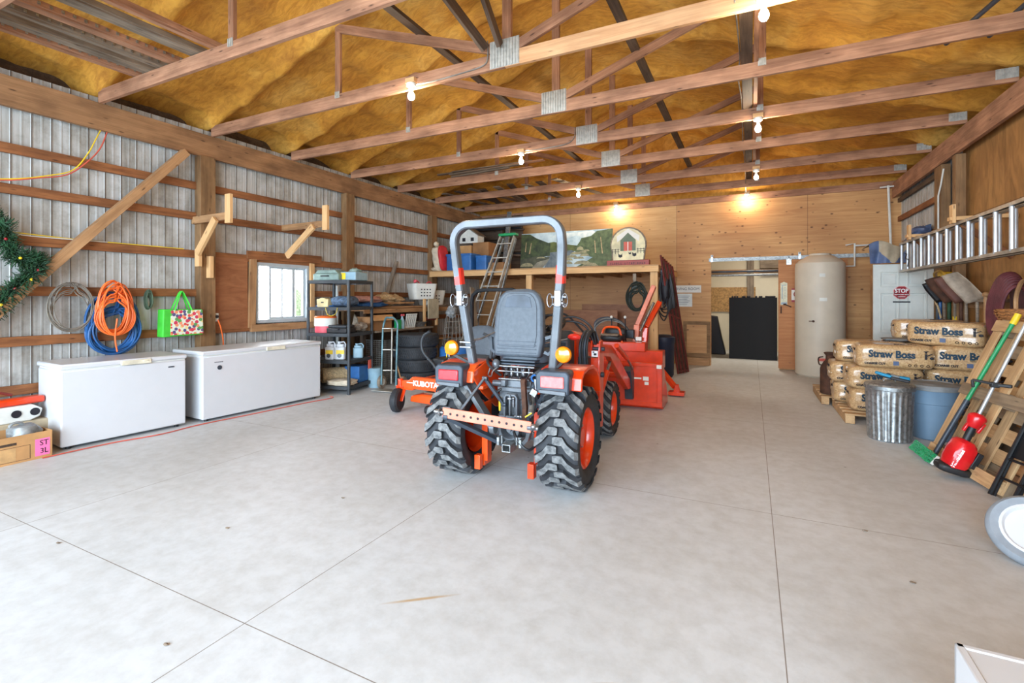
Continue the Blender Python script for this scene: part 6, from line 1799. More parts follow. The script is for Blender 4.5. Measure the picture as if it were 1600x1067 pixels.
# landscape painting
P = thing('landscape_painting', 'large unframed landscape painting of a river with rocks, standing on the loft', 'painting', (-3.45, 9.38, ZL), (R(-6), 0, 0))
def paint(name, poly, m, k):
    mb = MB(); mb.prism(poly, -0.006 - 0.0012 * k, -0.0052 - 0.0012 * k, XZY); mb.build(name, m, parent=P, smooth=False)
pm = {}
def pc(n, c, c2, sc=8): pm[n] = simple('painted_' + n, c, 0.6, 0, 0.2, sc, col2=c2)
pc('sky', (196, 212, 214), (140, 164, 176), 4); pc('cloud', (222, 226, 220), (180, 194, 196)); pc('hill', (96, 104, 52), (62, 72, 38)); pc('trees_dark', (74, 88, 50), (40, 50, 34), 10); pc('trees_light', (96, 110, 70), (56, 72, 44), 12); pc('river', (118, 128, 132), (82, 94, 102), 9); pc('rock', (168, 160, 120), (116, 112, 90), 14); pc('bank', (84, 86, 66), (56, 60, 48), 9); pc('grass', (98, 110, 72), (70, 82, 52), 12); pc('path', (150, 146, 124), (112, 110, 98), 6)
mb = MB(); mb.box((0, 0.006, 0.40), (1.98, 0.024, 0.80)); mb.build('panel', pm['sky'], parent=P, smooth=False)
def sc(pts): return [(-0.99 + 1.98 * x, 0.8 * (1 - y)) for x, y in pts]
paint('cloud', sc([(0.3, 0.14), (0.5, 0.05), (0.8, 0.02), (0.85, 0.1), (0.7, 0.2), (0.62, 0.12), (0.5, 0.2), (0.45, 0.13)]), pm['cloud'], 1)
paint('hill', sc([(0.3, 0.28), (0.38, 0.26), (0.52, 0.34), (0.62, 0.38), (0.68, 0.4), (0.68, 0.52), (0.3, 0.56)]), pm['hill'], 1)
paint('river', sc([(0.32, 0.54), (0.58, 0.5), (0.62, 0.56), (0.5, 0.7), (0.42, 0.98), (0.28, 0.98), (0.3, 0.75)]), pm['river'], 2)
paint('left_trees', sc([(0.0, 0.02), (0.10, 0.02), (0.18, 0.14), (0.26, 0.22), (0.34, 0.3), (0.34, 0.62), (0.2, 0.66), (0.0, 0.72)]), pm['trees_dark'], 3)
paint('left_bank', sc([(0.0, 0.7), (0.2, 0.62), (0.34, 0.66), (0.3, 0.8), (0.22, 0.98), (0.0, 0.98)]), pm['bank'], 4)
paint('path', sc([(0.12, 0.98), (0.2, 0.78), (0.34, 0.7), (0.3, 0.84), (0.24, 0.98)]), pm['path'], 5)
paint('right_trees', sc([(0.62, 0.44), (0.66, 0.3), (0.68, 0.2), (0.78, 0.16), (0.84, 0.04), (1.0, 0.0), (1.0, 0.7), (0.8, 0.7), (0.62, 0.56)]), pm['trees_light'], 3)
paint('right_bank', sc([(0.74, 0.8), (0.82, 0.68), (1.0, 0.6), (1.0, 0.98), (0.6, 0.98)]), pm['grass'], 4)
for k, (x, y, w_, h_) in enumerate(((0.67, 0.46, .06, .07), (0.7, 0.55, .07, .04), (0.63, 0.58, .10, .05), (0.72, 0.63, .08, .05), (0.58, 0.66, .10, .05), (0.66, 0.7, .09, .04), (0.54, 0.73, .09, .05), (0.55, 0.82, .07, .05), (0.7, 0.82, .14, .06), (0.78, 0.88, .13, .06), (0.5, 0.95, .14, .04), (0.08, 0.84, .12, .07), (0.24, 0.66, .08, .03), (0.74, 0.52, .05, .03))):
    w_, h_ = w_ * 1.35, h_ * 1.45
    paint('rock', sc([(x - w_ / 2, y + h_ / 2), (x - w_ / 3, y - h_ / 4), (x, y - h_ / 2), (x + w_ / 3, y - h_ / 4), (x + w_ / 2, y + h_ / 2)]), pm['rock'], 6 + k * 0.3)
for x0, x1, y0, y1 in ((0.06, 0.05, 0.24, 0.5), (0.12, 0.10, 0.26, 0.55), (0.88, 0.90, 0.2, 0.62), (0.82, 0.83, 0.28, 0.6)):
    paint('birch_trunk', sc([(x0, y0), (x0 + 0.006, y0), (x1 + 0.012, y1), (x1, y1)]), 'rope', 11)
# round barn plaque
t = thing('barn_plaque', 'rounded wooden plaque painted with a green barn, on a red base on the loft', 'plaque', (-2.05, 9.0, ZL))
mb = MB(); mb.box((0, 0.02, 0.055), (0.66, 0.12, 0.11)); t.scale = (1.18, 1.0, 1.1)
bs = mb.build('base', simple('brick_red_paint', (158, 62, 50), 0.5), parent=t, bevel=0.004)
mb = MB(); rr_ = random.Random(6)
for k in range(17):
    if k in (6, 12): continue
    x = -0.27 + 0.033 * k
    mb.box((x, -0.042, 0.055), (0.006, 0.003, 0.036)); mb.box((x + 0.009, -0.042, 0.055 + rr_.choice((-0.014, 0, 0.014))), (0.014, 0.003, 0.006))
mb.build('worn_lettering', 'ink', parent=bs, smooth=False)
arcp = [(-0.25, 0.11)] + [(0.285 * math.cos(R(a)), 0.37 + 0.30 * math.sin(R(a))) for a in range(205, -26, -15)] + [(0.25, 0.11)]
mb = MB(); mb.prism(arcp, 0.0, 0.04, XZY); mb.build('board', 'greywood', parent=t)
mb = MB(); mb.prism([(x * 0.93, 0.115 + (z - 0.11) * 0.95) for x, z in arcp], -0.004, 0.0, XZY); f_ = mb.build('face', simple('cream_paint', (226, 214, 172), 0.6), parent=t)
def pq(name, poly, m, k=1): 
    mb = MB(); mb.prism(poly, -0.004 - 0.002 * k, -0.0035 - 0.002 * (k - 1), XZY); mb.build(name, m, parent=t, smooth=False)
pq('roof_paint', [(-0.17, 0.42), (-0.18, 0.52), (0, 0.64), (0.18, 0.52), (0.17, 0.42), (0, 0.56)], 'paper')
pq('barn_paint', [(-0.12, 0.27), (-0.12, 0.45), (0, 0.575), (0.12, 0.45), (0.12, 0.27)], simple('sage_paint', (104, 118, 94), 0.6), 2)
pq('doors_paint', [(-0.065, 0.27), (-0.065, 0.42), (0.065, 0.42), (0.065, 0.27)], simple('coral_paint', (206, 96, 76), 0.6), 3)
pq('door_gap', [(-0.006, 0.27), (-0.006, 0.42), (0.006, 0.42), (0.006, 0.27)], 'paper', 4)
for s in (-1, 1):
    for k in range(3): pq('fence_post', [(s * (0.15 + 0.045 * k), 0.22), (s * (0.15 + 0.045 * k), 0.31), (s * (0.158 + 0.045 * k), 0.31), (s * (0.158 + 0.045 * k), 0.22)], 'ink')
    for z in (0.255, 0.29): pq('fence_rail', [(s * 0.135, z), (s * 0.135, z + 0.007), (s * 0.255, z + 0.007), (s * 0.255, z)], 'ink')
for x, z, q in ((-0.12, 0.17, 1), (0.03, 0.215, 0.6), (0.10, 0.185, 1)): pq('hen', [(x - 0.03 * q, z), (x - 0.035 * q, z + 0.06 * q), (x - 0.01 * q, z + 0.035 * q), (x + 0.02 * q, z + 0.04 * q), (x + 0.03 * q, z + 0.065 * q), (x + 0.03 * q, z), (x, z - 0.015 * q)], 'ink')
tag(board('lath', (-2.9, 8.72, ZL + 0.01), (-1.6, 8.86, ZL + 0.012), 0.03, 0.012, 'greywood'), 'thin pale lath lying on the loft edge before the plaque', 'lath')

# under the loft
mb = MB(); mb.tube([Vector((-1.80 + (p.y - 0), 8.60 + p.x * 1.0, p.z)) for p in coil((0, 0, 1.42), 0.145, 0.20, 9, 0.01, 0.22, 3)], 0.015, 6)
single('hose_coil', mb, simple('black_green_hose', (30, 38, 32), 0.5), 'dark hose coil hanging below the loft beam', 'hose')
tag(board('hook_board', (-1.86, 8.68, 1.86), (-1.86, 8.68, 1.5), 0.06, 0.03, 'greywood', up=(0, 1, 0)), 'short grey board holding the hose coil under the loft', 'board')
t = thing('gate_panel', 'tall narrow maroon gate panel leaning by the right loft post', 'gate', (-1.2, 9.6, 0))
B1, B2, T1, T2 = Vector((-1.22, 9.42, 0.02)), Vector((-1.08, 9.78, 0.02)), Vector((-1.40, 8.60, 2.16)), Vector((-1.25, 8.88, 1.98))
for k in range(7):
    f = k / 6
    mb = MB(); mb.tube([B1.lerp(B2, f), T1.lerp(T2, f)], 0.017, 6); mb.build('bar', 'maroon' if k % 2 == 0 else 'rust', parent=t, world=True)
for f in (0.02, 0.52, 0.98):
    mb = MB(); mb.tube([B1.lerp(T1, f), B2.lerp(T2, f)], 0.02, 6); mb.build('crosspiece', 'maroon', parent=t, world=True)
t = thing('rubber_boots_and_hoses', 'bundle of black hoses and a coat hanging from the right loft post', 'hoses', (-1.4, 9.0, 1.4))
rnd = random.Random(4)
for k in range(8):
    x = -1.42 + 0.016 * k
    mb = MB(); mb.tube(smoothpath([(x, 8.86, 1.88), (x - 0.06, 8.9, 1.6), (x - 0.05 + rnd.uniform(-.05, .05), 8.9, 1.25), (x + 0.02, 8.95, 1.02 + 0.07 * k), (x + 0.10, 8.92, 1.25), (x + 0.07, 8.88, 1.6), (x + 0.02, 8.86, 1.87)], 5), 0.012, 6); mb.build('hose', 'black', parent=t, world=True)
mb = MB(); mb.blob((-1.36, 8.86, 1.60), (0.07, 0.07, 0.26), sq=2.5, amp=0.3, seed=9); mb.build('coat', 'ink', parent=t, world=True)
mb = MB(); mb.blob((-1.37, 8.86, 1.90), (0.09, 0.07, 0.07), amp=0.3, seed=2); mb.build('hood', 'kgrey', parent=t, world=True)
mb = MB(); mb.lathe([(0.14, 0), (0.17, 0.05), (0.18, 0.6), (0.19, 0.62), (0.19, 0.72), (0.1, 0.76)], 20, Matrix.Translation((-1.42, 9.1, 0.0))); single('dark_bin', mb, simple('navy_plastic', (26, 34, 56), 0.5), 'dark navy bin standing by the right loft post', 'bin')
# sheets and junk behind the backhoe
mb = MB(); mb.span((-3.95, 10.6, 0), (-2.65, 10.63, 1.15)); single('brown_board', mb, 'ply_old', 'brown panel leaning in front of the plywood sheet under the loft', 'panel', smooth=False)
t = thing('cupboard_door', 'old framed wooden cupboard door standing left of the doorway', 'door panel', (-1.04, 10.92, 0.0))
mb = MB(); mb.span((-1.31, 10.93, 0.17), (-0.77, 10.945, 0.93)); mb.build('panel', 'ply_back', parent=t, world=True, smooth=False)
mb = MB()
for a_ in ((-1.31, -1.24, 0.17, 0.93), (-0.84, -0.77, 0.17, 0.93), (-1.24, -0.84, 0.86, 0.93), (-1.24, -0.84, 0.17, 0.26)): mb.span((a_[0], 10.915, a_[2]), (a_[1], 10.93, a_[3]))
mb.build('frame', 'post', parent=t, world=True, smooth=False, bevel=0.003)
mb = MB(); mb.span((-1.30, 10.93, 0), (-0.79, 11.02, 0.165)); single('timber_block', mb, 'oldpine', 'timber block under the old cupboard door', 'block', bevel=0.004)
# notices
t = thing('room_sign', 'white sign reading SERVING ROOM on the plywood left of the doorway', 'sign', (-1.27, 11.03, 1.62))
mb = MB(); mb.box((0, 0, 0), (0.62, 0.008, 0.155)); b_ = mb.build('plate', 'paper', parent=t, smooth=False)
text('SERVING ROOM', 0.078, 'kgrey2', b_, (0.0, -0.005, 0), (R(90), 0, 0), sx=0.98)
t = thing('notice_sheet', 'white printed notice below the room sign', 'notice', (-1.33, 11.03, 1.38))
mb = MB(); mb.box((0, 0, 0), (0.38, 0.006, 0.28)); b_ = mb.build('sheet', 'white_old', parent=t, smooth=False)
mb = MB()
for k in range(6): mb.box((0.0, -0.004, 0.09 - 0.035 * k), (0.28 - 0.05 * (k % 3), 0.002, 0.008))
mb.build('printing', 'kgrey', parent=b_, smooth=False)
t = thing('thermometer', 'tall white wall thermometer on the sliding door', 'thermometer', (0.575, 10.962, 1.51))
mb = MB(); mb.prism([(-0.06, -0.22), (0.06, -0.22), (0.06, 0.21), (0.03, 0.22), (0, 0.235), (-0.03, 0.22), (-0.06, 0.21)], 0, 0.008, XZY); b_ = mb.build('plate', simple('cream_plate', (226, 222, 190), 0.5), parent=t)
mb = MB(); mb.box((-0.028, -0.002, 0.03), (0.012, 0.004, 0.26)); mb.box((0.0, -0.002, 0.17), (0.09, 0.003, 0.012)); mb.box((0.0, -0.002, -0.19), (0.1, 0.003, 0.04))
for k in range(8): mb.box((0.02, -0.002, 0.12 - 0.03 * k), (0.03, 0.003, 0.004))
mb.build('scale', 'kgrey', parent=b_, smooth=False)
t = thing('warning_sign', 'small red and white warning sign half hidden by the tank', 'sign', (0.79, 10.962, 1.48))
mb = MB(); mb.box((0, 0, 0), (0.17, 0.006, 0.27)); b_ = mb.build('plate', 'paper', parent=t, smooth=False)
mb = MB(); mb.box((0, -0.004, 0.12), (0.17, 0.002, 0.03)); mb.box((0, -0.004, -0.115), (0.17, 0.002, 0.04)); mb.tube([(0.01 + 0.052 * math.cos(2 * PI * k / 18), -0.005, 0.02 + 0.052 * math.sin(2 * PI * k / 18)) for k in range(18)], 0.009, 5, closed=True); mb.bar((-0.02, -0.005, 0.05), (0.045, -0.005, -0.015), 0.003, 0.014, (1, 0, 1)); mb.build('printing', 'stopred', parent=b_)
# crates in the back room
cr = None
for x, lab in ((-0.225, 'left'), (0.275, 'right')):
    for k in range(12):
        l_ = '%s black crate stack in the back room, tray %s' % (lab, ('at the floor', 'second up', 'third up', 'fourth up', 'fifth up', 'sixth up', 'seventh up', 'eighth up', 'ninth up', 'tenth up', 'eleventh up', 'on top')[k])
        if cr is None:
            cr = thing('black_crate', l_, 'crate', (x, 12.85, 0.0), 0, 'stacked black trays in the back room')
            mb = MB(); W_, D_, Hh = 0.48, 0.6, 0.118
            for c, d in (((0, -D_ / 2, Hh / 2), (W_, 0.02, Hh)), ((0, D_ / 2, Hh / 2), (W_, 0.02, Hh)), ((-W_ / 2, 0, Hh / 2), (0.02, D_, Hh)), ((W_ / 2, 0, Hh / 2), (0.02, D_, Hh)), ((0, 0, 0.01), (W_, D_, 0.015))): mb.box(c, d)
            for z in (0.03, 0.06, 0.09): mb.box((0, -D_ / 2 - 0.011, z), (W_, 0.006, 0.008))
            mb.build('tray', 'crate', parent=cr, smooth=False)
            mb = MB(); mb.box((0, 0, Hh - 0.004), (W_ + 0.015, D_ + 0.015, 0.012)); mb.build('rim', 'crate', parent=cr, smooth=False)
        else:
            dup(cr, (x, 12.85, 0.12 * k), 0, l_)
for x in (-0.225, 0.275):
    mb = MB(); rnd = random.Random(int(x * 100))
    for k in range(14): mb.ball((x - 0.2 + 0.4 * rnd.random(), 12.6 + 0.4 * rnd.random(), 1.455), 0.025, 6, 4)
    tag(mb.build('dark_lumps', 'ink'), 'small dark lumps on top of the %s black stack' % ('left' if x < 0 else 'right'), 'clutter', kind='stuff')
mb = MB(); mb.prism([(-0.98, 0.0), (-0.58, 0.0), (-0.62, 0.2), (-0.68, 0.45), (-0.78, 0.96), (-0.98, 0.98)], 13.3, 13.6, XZY); single('black_bin', mb, 'ink', 'black sloping bin against the left side of the back room', 'bin', bevel=0.02)
mb = MB(); mb.span((0.2, 14.2, 2.2), (0.85, 14.5, 2.6)); single('duct_box', mb, 'greywood', 'dusty grey box high on the back room wall', 'box', bevel=0.01)

# ================================================================ right side
# tank
t = thing('poly_tank', 'tall milky white cylindrical tank in front of the sliding door', 'tank', (1.13, 10.52, 0))
mb = MB(); mb.lathe([(0.37, 0.0), (0.395, 0.03), (0.40, 0.6), (0.40, 1.2), (0.40, 1.98), (0.39, 2.06), (0.33, 2.12), (0.20, 2.20), (0.16, 2.21)], 48); mb.build('body', 'tank', parent=t)
mb = MB(); mb.lathe([(0.17, 2.20), (0.17, 2.235), (0.15, 2.245), (0.0, 2.25)], 32, caps=False); mb.build('lid', 'tank', parent=t)
for z, w_, m in ((1.83, 0.09, 'white_old'), (1.40, 0.12, 'white_old')):
    mb = MB(); mb.prism([(0.405 * math.sin(a) - 0.0, -0.405 * math.cos(a)) for a in [-0.12 + 0.024 * k for k in range(int(w_ / 0.01) + 1)]] + [(0.40 * math.sin(a), -0.40 * math.cos(a)) for a in [-0.12 + 0.024 * k for k in range(int(w_ / 0.01) + 1)]][::-1], z - 0.03, z + 0.03); mb.build('label', m, parent=t, smooth=False)
mb = MB(); mb.cyl((-0.14, -0.37, 1.01), (-0.14, -0.40, 1.01), 0.02); mb.box((-0.17, -0.40, 1.01), (0.08, 0.02, 0.015)); mb.build('outlet', 'rust', parent=t)
mb = MB(); mb.box((-0.0, -0.402, 0.33), (0.12, 0.006, 0.05)); mb.build('warning_label', 'redcord', parent=t, smooth=False)
mb = MB(); mb.tube([(0.02 + 0.03 * math.cos(a), -0.41, 0.13 + 0.03 * math.sin(a)) for a in [2 * PI * k / 12 for k in range(12)]], 0.012, 6, closed=True); mb.build('valve', 'blackm', parent=t)
# pvc pipes
mb = MB(); mb.tube([(1.30, 10.75, 2.02), (1.72, 10.9, 2.02), (1.72, 10.9, 2.44), (1.58, 10.9, 2.41)], 0.017, 8); mb.tube([(1.72, 10.9, 2.40), (2.18, 10.9, 2.40)], 0.017, 8)
single('pvc_pipe', mb, 'white_old', 'thin white plastic pipe from the tank to the corner', 'pipe')
mb = MB(); mb.tube([(2.22, 10.88, 3.46), (2.26, 10.88, 2.3)], 0.02, 8); mb.tube([(2.1, 10.9, 3.44), (2.3, 10.86, 3.44)], 0.014, 8)
single('pvc_pipe', mb, 'white_old', 'upright white plastic pipe in the far right corner', 'pipe')
mb = MB(); mb.tube([(2.30, 8.35, 3.15), (2.29, 8.42, 2.95), (2.29, 8.52, 2.82), (2.29, 8.52, 1.9)], 0.01, 6); single('conduit', mb, 'white_old', 'thin white conduit on the right wall post', 'pipe')
# white door
t = thing('white_door', 'white six-panel door with a red stop sign, standing in the far right corner', 'door', (2.05, 9.17, 0))
mb = MB(); mb.box((0, 0.02, 0.975), (0.73, 0.04, 1.93)); mb.build('slab', 'greydoor', parent=t, bevel=0.004)
for z0, z1 in ((1.60, 1.82), (0.90, 1.50), (0.15, 0.78)):
    for s in (-1, 1):
        mb = MB(); cx = s * 0.165
        w_, zc, hh = 0.22, (z0 + z1) / 2, z1 - z0
        for c, d in (((cx, -0.004, z0), (w_, 0.02, 0.016)), ((cx, -0.004, z1), (w_, 0.02, 0.016)), ((cx - w_ / 2, -0.004, zc), (0.016, 0.02, hh)), ((cx + w_ / 2, -0.004, zc), (0.016, 0.02, hh))): mb.box(c, d)
        mb.box((cx, 0.0, zc), (w_ - 0.07, 0.012, hh - 0.07)); mb.build('raised_panel', 'greydoor', parent=t, bevel=0.004)
OCT = [(math.cos(R(22.5 + 45 * k)), math.sin(R(22.5 + 45 * k))) for k in range(8)]
sg = thing('stop_sign', 'small red octagonal STOP sign on the white door', 'sign', (2.03, 9.158, 1.505))
mb = MB(); mb.prism([(x * 0.108, z * 0.108) for x, z in OCT], 0.0, 0.004, XZY); mb.build('border', simple('pale_pink_border', (226, 160, 156), 0.5), parent=sg, smooth=False)
mb = MB(); mb.prism([(x * 0.099, z * 0.099) for x, z in OCT], -0.002, 0.0, XZY); fc = mb.build('face', 'stopred', parent=sg, smooth=False)
text('STOP', 0.082, 'wht_ink', fc, (0, -0.003, 0.025), (R(90), 0, 0), bold=0.002, sx=0.82)
text('RESTRICTED AREA', 0.021, 'wht_ink', fc, (0, -0.003, -0.03), (R(90), 0, 0), bold=0.0006)
mb = MB(); mb.box((0, -0.0025, -0.062), (0.09, 0.001, 0.007)); mb.build('small_print', 'wht_ink', parent=fc, smooth=False)
mb = MB(); mb.box((2.03, 9.16, 1.365), (0.21, 0.012, 0.02)); single('black_strip', mb, 'ink', 'short black strip on the white door under the stop sign', 'strip', bevel=0.002)
# tarp over crates behind the door
mb = MB(); mb.span((1.78, 9.30, 0), (2.40, 9.9, 1.9)); single('tall_crate', mb, 'oldpine', 'tall wooden crate behind the white door, under the tarp', 'crate', bevel=0.005)
def tarpf(u, v):
    x = 1.66 + 0.74 * u
    fold = 0.035 * math.sin(u * 14) + 0.02 * math.sin(u * 31 + v * 4)
    if v < 0.35:
        y = 9.22 + 0.4 * (0.35 - v) / 0.35 * 1.4; z = 2.26 + 0.05 * math.sin(u * 9) - 0.10 * (0.35 - v) + max(0, (u - 0.55)) * 0.55 
    else:
        q = (v - 0.35) / 0.65
        z0 = 2.26 + 0.05 * math.sin(u * 9) + max(0, (u - 0.55)) * 0.55
        z = z0 + (1.955 - z0) * q; y = 9.22 - 0.07 * q + fold * (0.3 + q) * 0.7
    return Vector((x - 0.02 * (1 - u), y, z))
t = thing('tarp', 'blue and faded tan tarp heaped over the crate above the white door', 'tarp', (2.0, 9.4, 1.95))
mb = MB(); mb.grid(tarpf, 80, 50)
for f in mb.bm.faces:
    c = f.calc_center_median()
    u = (c.x - 1.66) / 0.74; hz = (c.z - 1.95) / 0.33
    f.material_index = 1 if (0.14 < u < 0.66 and c.y < 9.24 and hz > abs(u - 0.36) * 2.9 - 0.05) or (c.y > 9.26 and u < 0.5) else 0
mb.build('sheet', ['tarpblue', 'tarptan'], parent=t, world=True, solid=0.006)
mb = MB(); mb.blob((2.3, 9.35, 2.42), (0.12, 0.2, 0.09), amp=0.4, seed=4); mb.build('bunched_corner', 'tarpblue', parent=t, world=True)
# extension ladder on wall brackets
t = thing('extension_ladder', 'long aluminium extension ladder hung sideways on the right wall', 'ladder', (2.0, 6.5, 1.8))
for dx, dz, y1 in ((0.0, 0.0, 8.98), (0.07, -0.005, 8.90)):
    for z in (1.80, 2.20):
        mb = MB(); mb.span((1.965 + dx, 3.9, z + dz - 0.035 * 0), (1.99 + dx, y1, z + dz + 0.035)); mb.span((1.955 + dx, 3.9, z + dz), (2.0 + dx, y1, z + dz + 0.006)); mb.build('side_rail', 'alu_old', parent=t, world=True, smooth=False, bevel=0.001)
    for k in range(16):
        y = y1 - 0.07 - 0.305 * k - (0.0 if dx == 0 else 0.09)
        if y < 3.95: break
        mb = MB(); mb.tube([(1.978 + dx, y, 1.82), (1.978 + dx, y, 2.22)], 0.019, 8); mb.build('rung', 'alu', parent=t, world=True)
mb = MB(); mb.tube(smoothpath([(1.95, 8.62, 2.06), (1.94, 8.5, 2.03), (1.94, 8.56, 1.98), (1.94, 8.4, 1.95), (1.94, 8.45, 1.86)], 4), 0.006, 5); mb.build('rope', 'ink', parent=t, world=True)
for y, lab in ((8.35, 'wooden ladder bracket near the white door end'), (6.75, 'wooden ladder bracket nearer the camera')):
    t = thing('ladder_bracket', lab, 'bracket', (2.2, y, 2.3))
    board('arm', (1.90, y, 2.27), (2.44, y, 2.27), 0.09, 0.04, 'pine', parent=t)
    board('upright', (1.93, y - 0.01, 2.22), (1.93, y - 0.01, 2.42), 0.09 if False else 0.03, 0.10, 'pine', parent=t, up=(0, 1, 0))
    board('strut', (2.0, y + 0.05, 2.24), (2.43, y + 0.05, 1.85), 0.03, 0.06, 'girt', parent=t)
# tool rack
t = thing('tool_rack', 'narrow grey board rack for hanging long tools on the right wall', 'rack', (2.38, 7.8, 1.40))
board('rail', (2.36, 6.75, 1.395), (2.36, 8.78, 1.395), 0.10, 0.035, 'greywood', parent=t)
board('back_strip', (2.435, 6.75, 1.36), (2.435, 8.78, 1.36), 0.02, 0.12, 'oldpine', parent=t)
def shovel(y, lab, blade, tilt, w_=0.24, h_=0.37, grip=None, top=1.05):
    t = thing('shovel', lab, 'shovel', (2.31, y, 0.35), group='shovels hanging blade up on the right wall')
    mb = MB(); mb.tube([(0, 0, 0.0), (0, 0.0, top - 0.38), (-0.01, -0.02, top - 0.02)], 0.016, 8); mb.build('shaft', 'greywood', parent=t)
    mb = MB()
    rot = Matrix.Rotation(R(tilt), 3, 'X') @ Matrix.Rotation(R(-14), 3, 'Y')
    A_ = Vector((-0.50, 0.12, 0.86 - tilt * 0.004)).normalized()
    W_ = Vector((0.62, -0.75, 0.22)).normalized()
    N_ = A_.cross(W_).normalized()
    def bl(u, v):
        ww = (u - 0.5) * w_ * (1 - 0.2 * max(0, v - 0.7) / 0.3)
        return Vector((-0.01, -0.02, top - 0.02)) + A_ * (v * h_) + W_ * ww + N_ * (0.03 * math.cos((u - 0.5) * PI))
    mb.grid(bl, 8, 8); bo = mb.build('blade', blade, parent=t, solid=0.004)
    if grip:
        mb = MB(); mb.cyl((0, 0, 0.72), (0, 0, 0.84), 0.024); mb.build('band', grip, parent=t)
shovel(7.98, 'rusty brown square shovel with a yellow band on its shaft, blade up', 'rust', -28 + 65, grip='yellow')
shovel(7.62, 'dark red-brown shovel blade up, in the middle of the rack', simple('brown_blade', (104, 66, 54), 0.6, 0, 0.2, 6), 38)
shovel(7.30, 'pale grey worn shovel blade up, right of the dark one', simple('worn_grey_blade', (158, 142, 124), 0.6, 0, 0.2, 6), 38, 0.22, 0.4)
shovel(8.35, 'dark narrow shovel hanging at the far end of the rack', 'blackm', 20, 0.2, 0.3)
t = thing('yellow_scoop', 'yellow plastic scoop hanging over the shovels', 'scoop', (2.32, 8.3, 1.66))
mb = MB(); mb.prism([(-0.13, 0.10), (0.14, 0.12), (0.09, -0.08), (0.0, -0.13), (-0.09, -0.05)], -0.07, 0.05, YZX); mb.build('scoop', simple('dull_yellow_plastic', (222, 176, 30), 0.5), parent=t, bevel=0.02)
mb = MB(); mb.tube(smoothpath([(-0.06, 0.24, 0.03), (-0.10, 0.12, 0.10), (-0.10, -0.12, 0.12), (-0.06, -0.26, 0.02), (-0.04, -0.28, -0.1)], 5), 0.012, 6); mb.build('handle', simple('amber_cord', (206, 158, 60), 0.5), parent=t)
cable('pale_rope', [(2.28, 8.62, 1.52), (2.26, 8.55, 1.40), (2.26, 8.42, 1.30), (2.28, 8.38, 1.15)], 0.012, 'rope', 'pale rope end hanging below the yellow scoop', 'rope')
cable('red_strap', [(2.41, 8.86, 1.80), (2.40, 8.80, 1.5), (2.38, 8.78, 1.42), (2.40, 8.74, 1.3)], 0.012, 'redcord', 'thin red strap hanging at the door edge', 'strap')
for y, m, lab in ((8.48, 'bluehose', 'dark blue handled tool hanging below the scoop'), (8.6, 'blackm', 'black handled tool hanging at the far end of the rack'), (6.86, 'blue', 'blue handled tool hanging beside the maroon hose'), (8.15, 'dkgreen', 'dark green handled tool among the shovels'), (7.05, 'oldgrip', 'wooden tool handle hanging between the pale shovel and the hose'), (7.75, 'rust', 'rusty tool shaft hanging between the shovels')):
    h = thing('hanging_tool', lab, 'tool', (2.30, y, 0.7))
    mb = MB(); mb.tube([(0, 0, 0.0), (0, 0, 0.72)], 0.014, 7); mb.build('shaft', 'greywood' if m != 'oldgrip' else 'oldgrip', parent=h)
    mb = MB(); mb.tube([(0, 0, 0.42), (0, 0, 0.76)], 0.02, 8); mb.ball((0, 0, 0.76), (0.03, 0.05, 0.03)); mb.build('handle', m, parent=h)
mb = MB(); mb.tube([(2.28, 6.80, 1.47), (2.28, 6.66, 1.50)], 0.014, 6); mb.cyl((2.28, 6.86, 1.45), (2.28, 6.80, 1.47), 0.02); single('yellow_tool', mb, 'yellow', 'small yellow and white tool lying on the rack end', 'tool')
mb = MB()
rnd = random.Random(8)
for k in range(16):
    y = 6.22 + 0.02 * k
    zt, zb = 1.66 - 0.002 * (k - 8) ** 2, 1.06 + rnd.uniform(0, 0.1)
    mb.tube(smoothpath([(2.34, y, zb), (2.33, y + 0.01, 1.3), (2.30, y - 0.03, zt - 0.05), (2.22, y - 0.05, zt), (2.16, y - 0.03, zt - 0.08), (2.14, y, 1.3), (2.16, y + 0.01, zb), (2.24, y, zb - 0.06)], 4), 0.017, 7)
single('hose_coil', mb, 'hose_red', 'thick maroon hose coil hanging on the right wall', 'hose')
t = thing('wicker_basket', 'brown wicker basket with a hoop handle at the right edge', 'basket', (2.22, 5.96, 1.16))
mb = MB(); mb.lathe([(0.09, 0.0), (0.15, 0.03), (0.19, 0.10), (0.20, 0.16), (0.185, 0.162), (0.17, 0.10), (0.12, 0.04)], 26, caps=True)
for z in (0.02, 0.045, 0.07, 0.095, 0.12, 0.145):
    rr = 0.10 + 0.105 * min(1, z / 0.12) ** 0.5
    mb.tube([(rr * math.cos(2 * PI * k / 30), rr * math.sin(2 * PI * k / 30), z + 0.006 * (-1) ** k) for k in range(30)], 0.008, 5, closed=True)
mb.build('bowl', 'wicker', parent=t)
mb = MB(); mb.tube(smoothpath([(0, -0.195, 0.14), (0, -0.19, 0.28), (0, -0.1, 0.40), (0, 0.0, 0.43), (0, 0.1, 0.40), (0, 0.19, 0.28), (0, 0.195, 0.14)], 5), 0.014, 7, flat=1.3); mb.build('handle', 'oldgrip', parent=t)
board('shelf_arm', (2.1, 5.96, 1.145), (2.44, 5.96, 1.145), 0.08, 0.03, 'oldpine', parent=t)

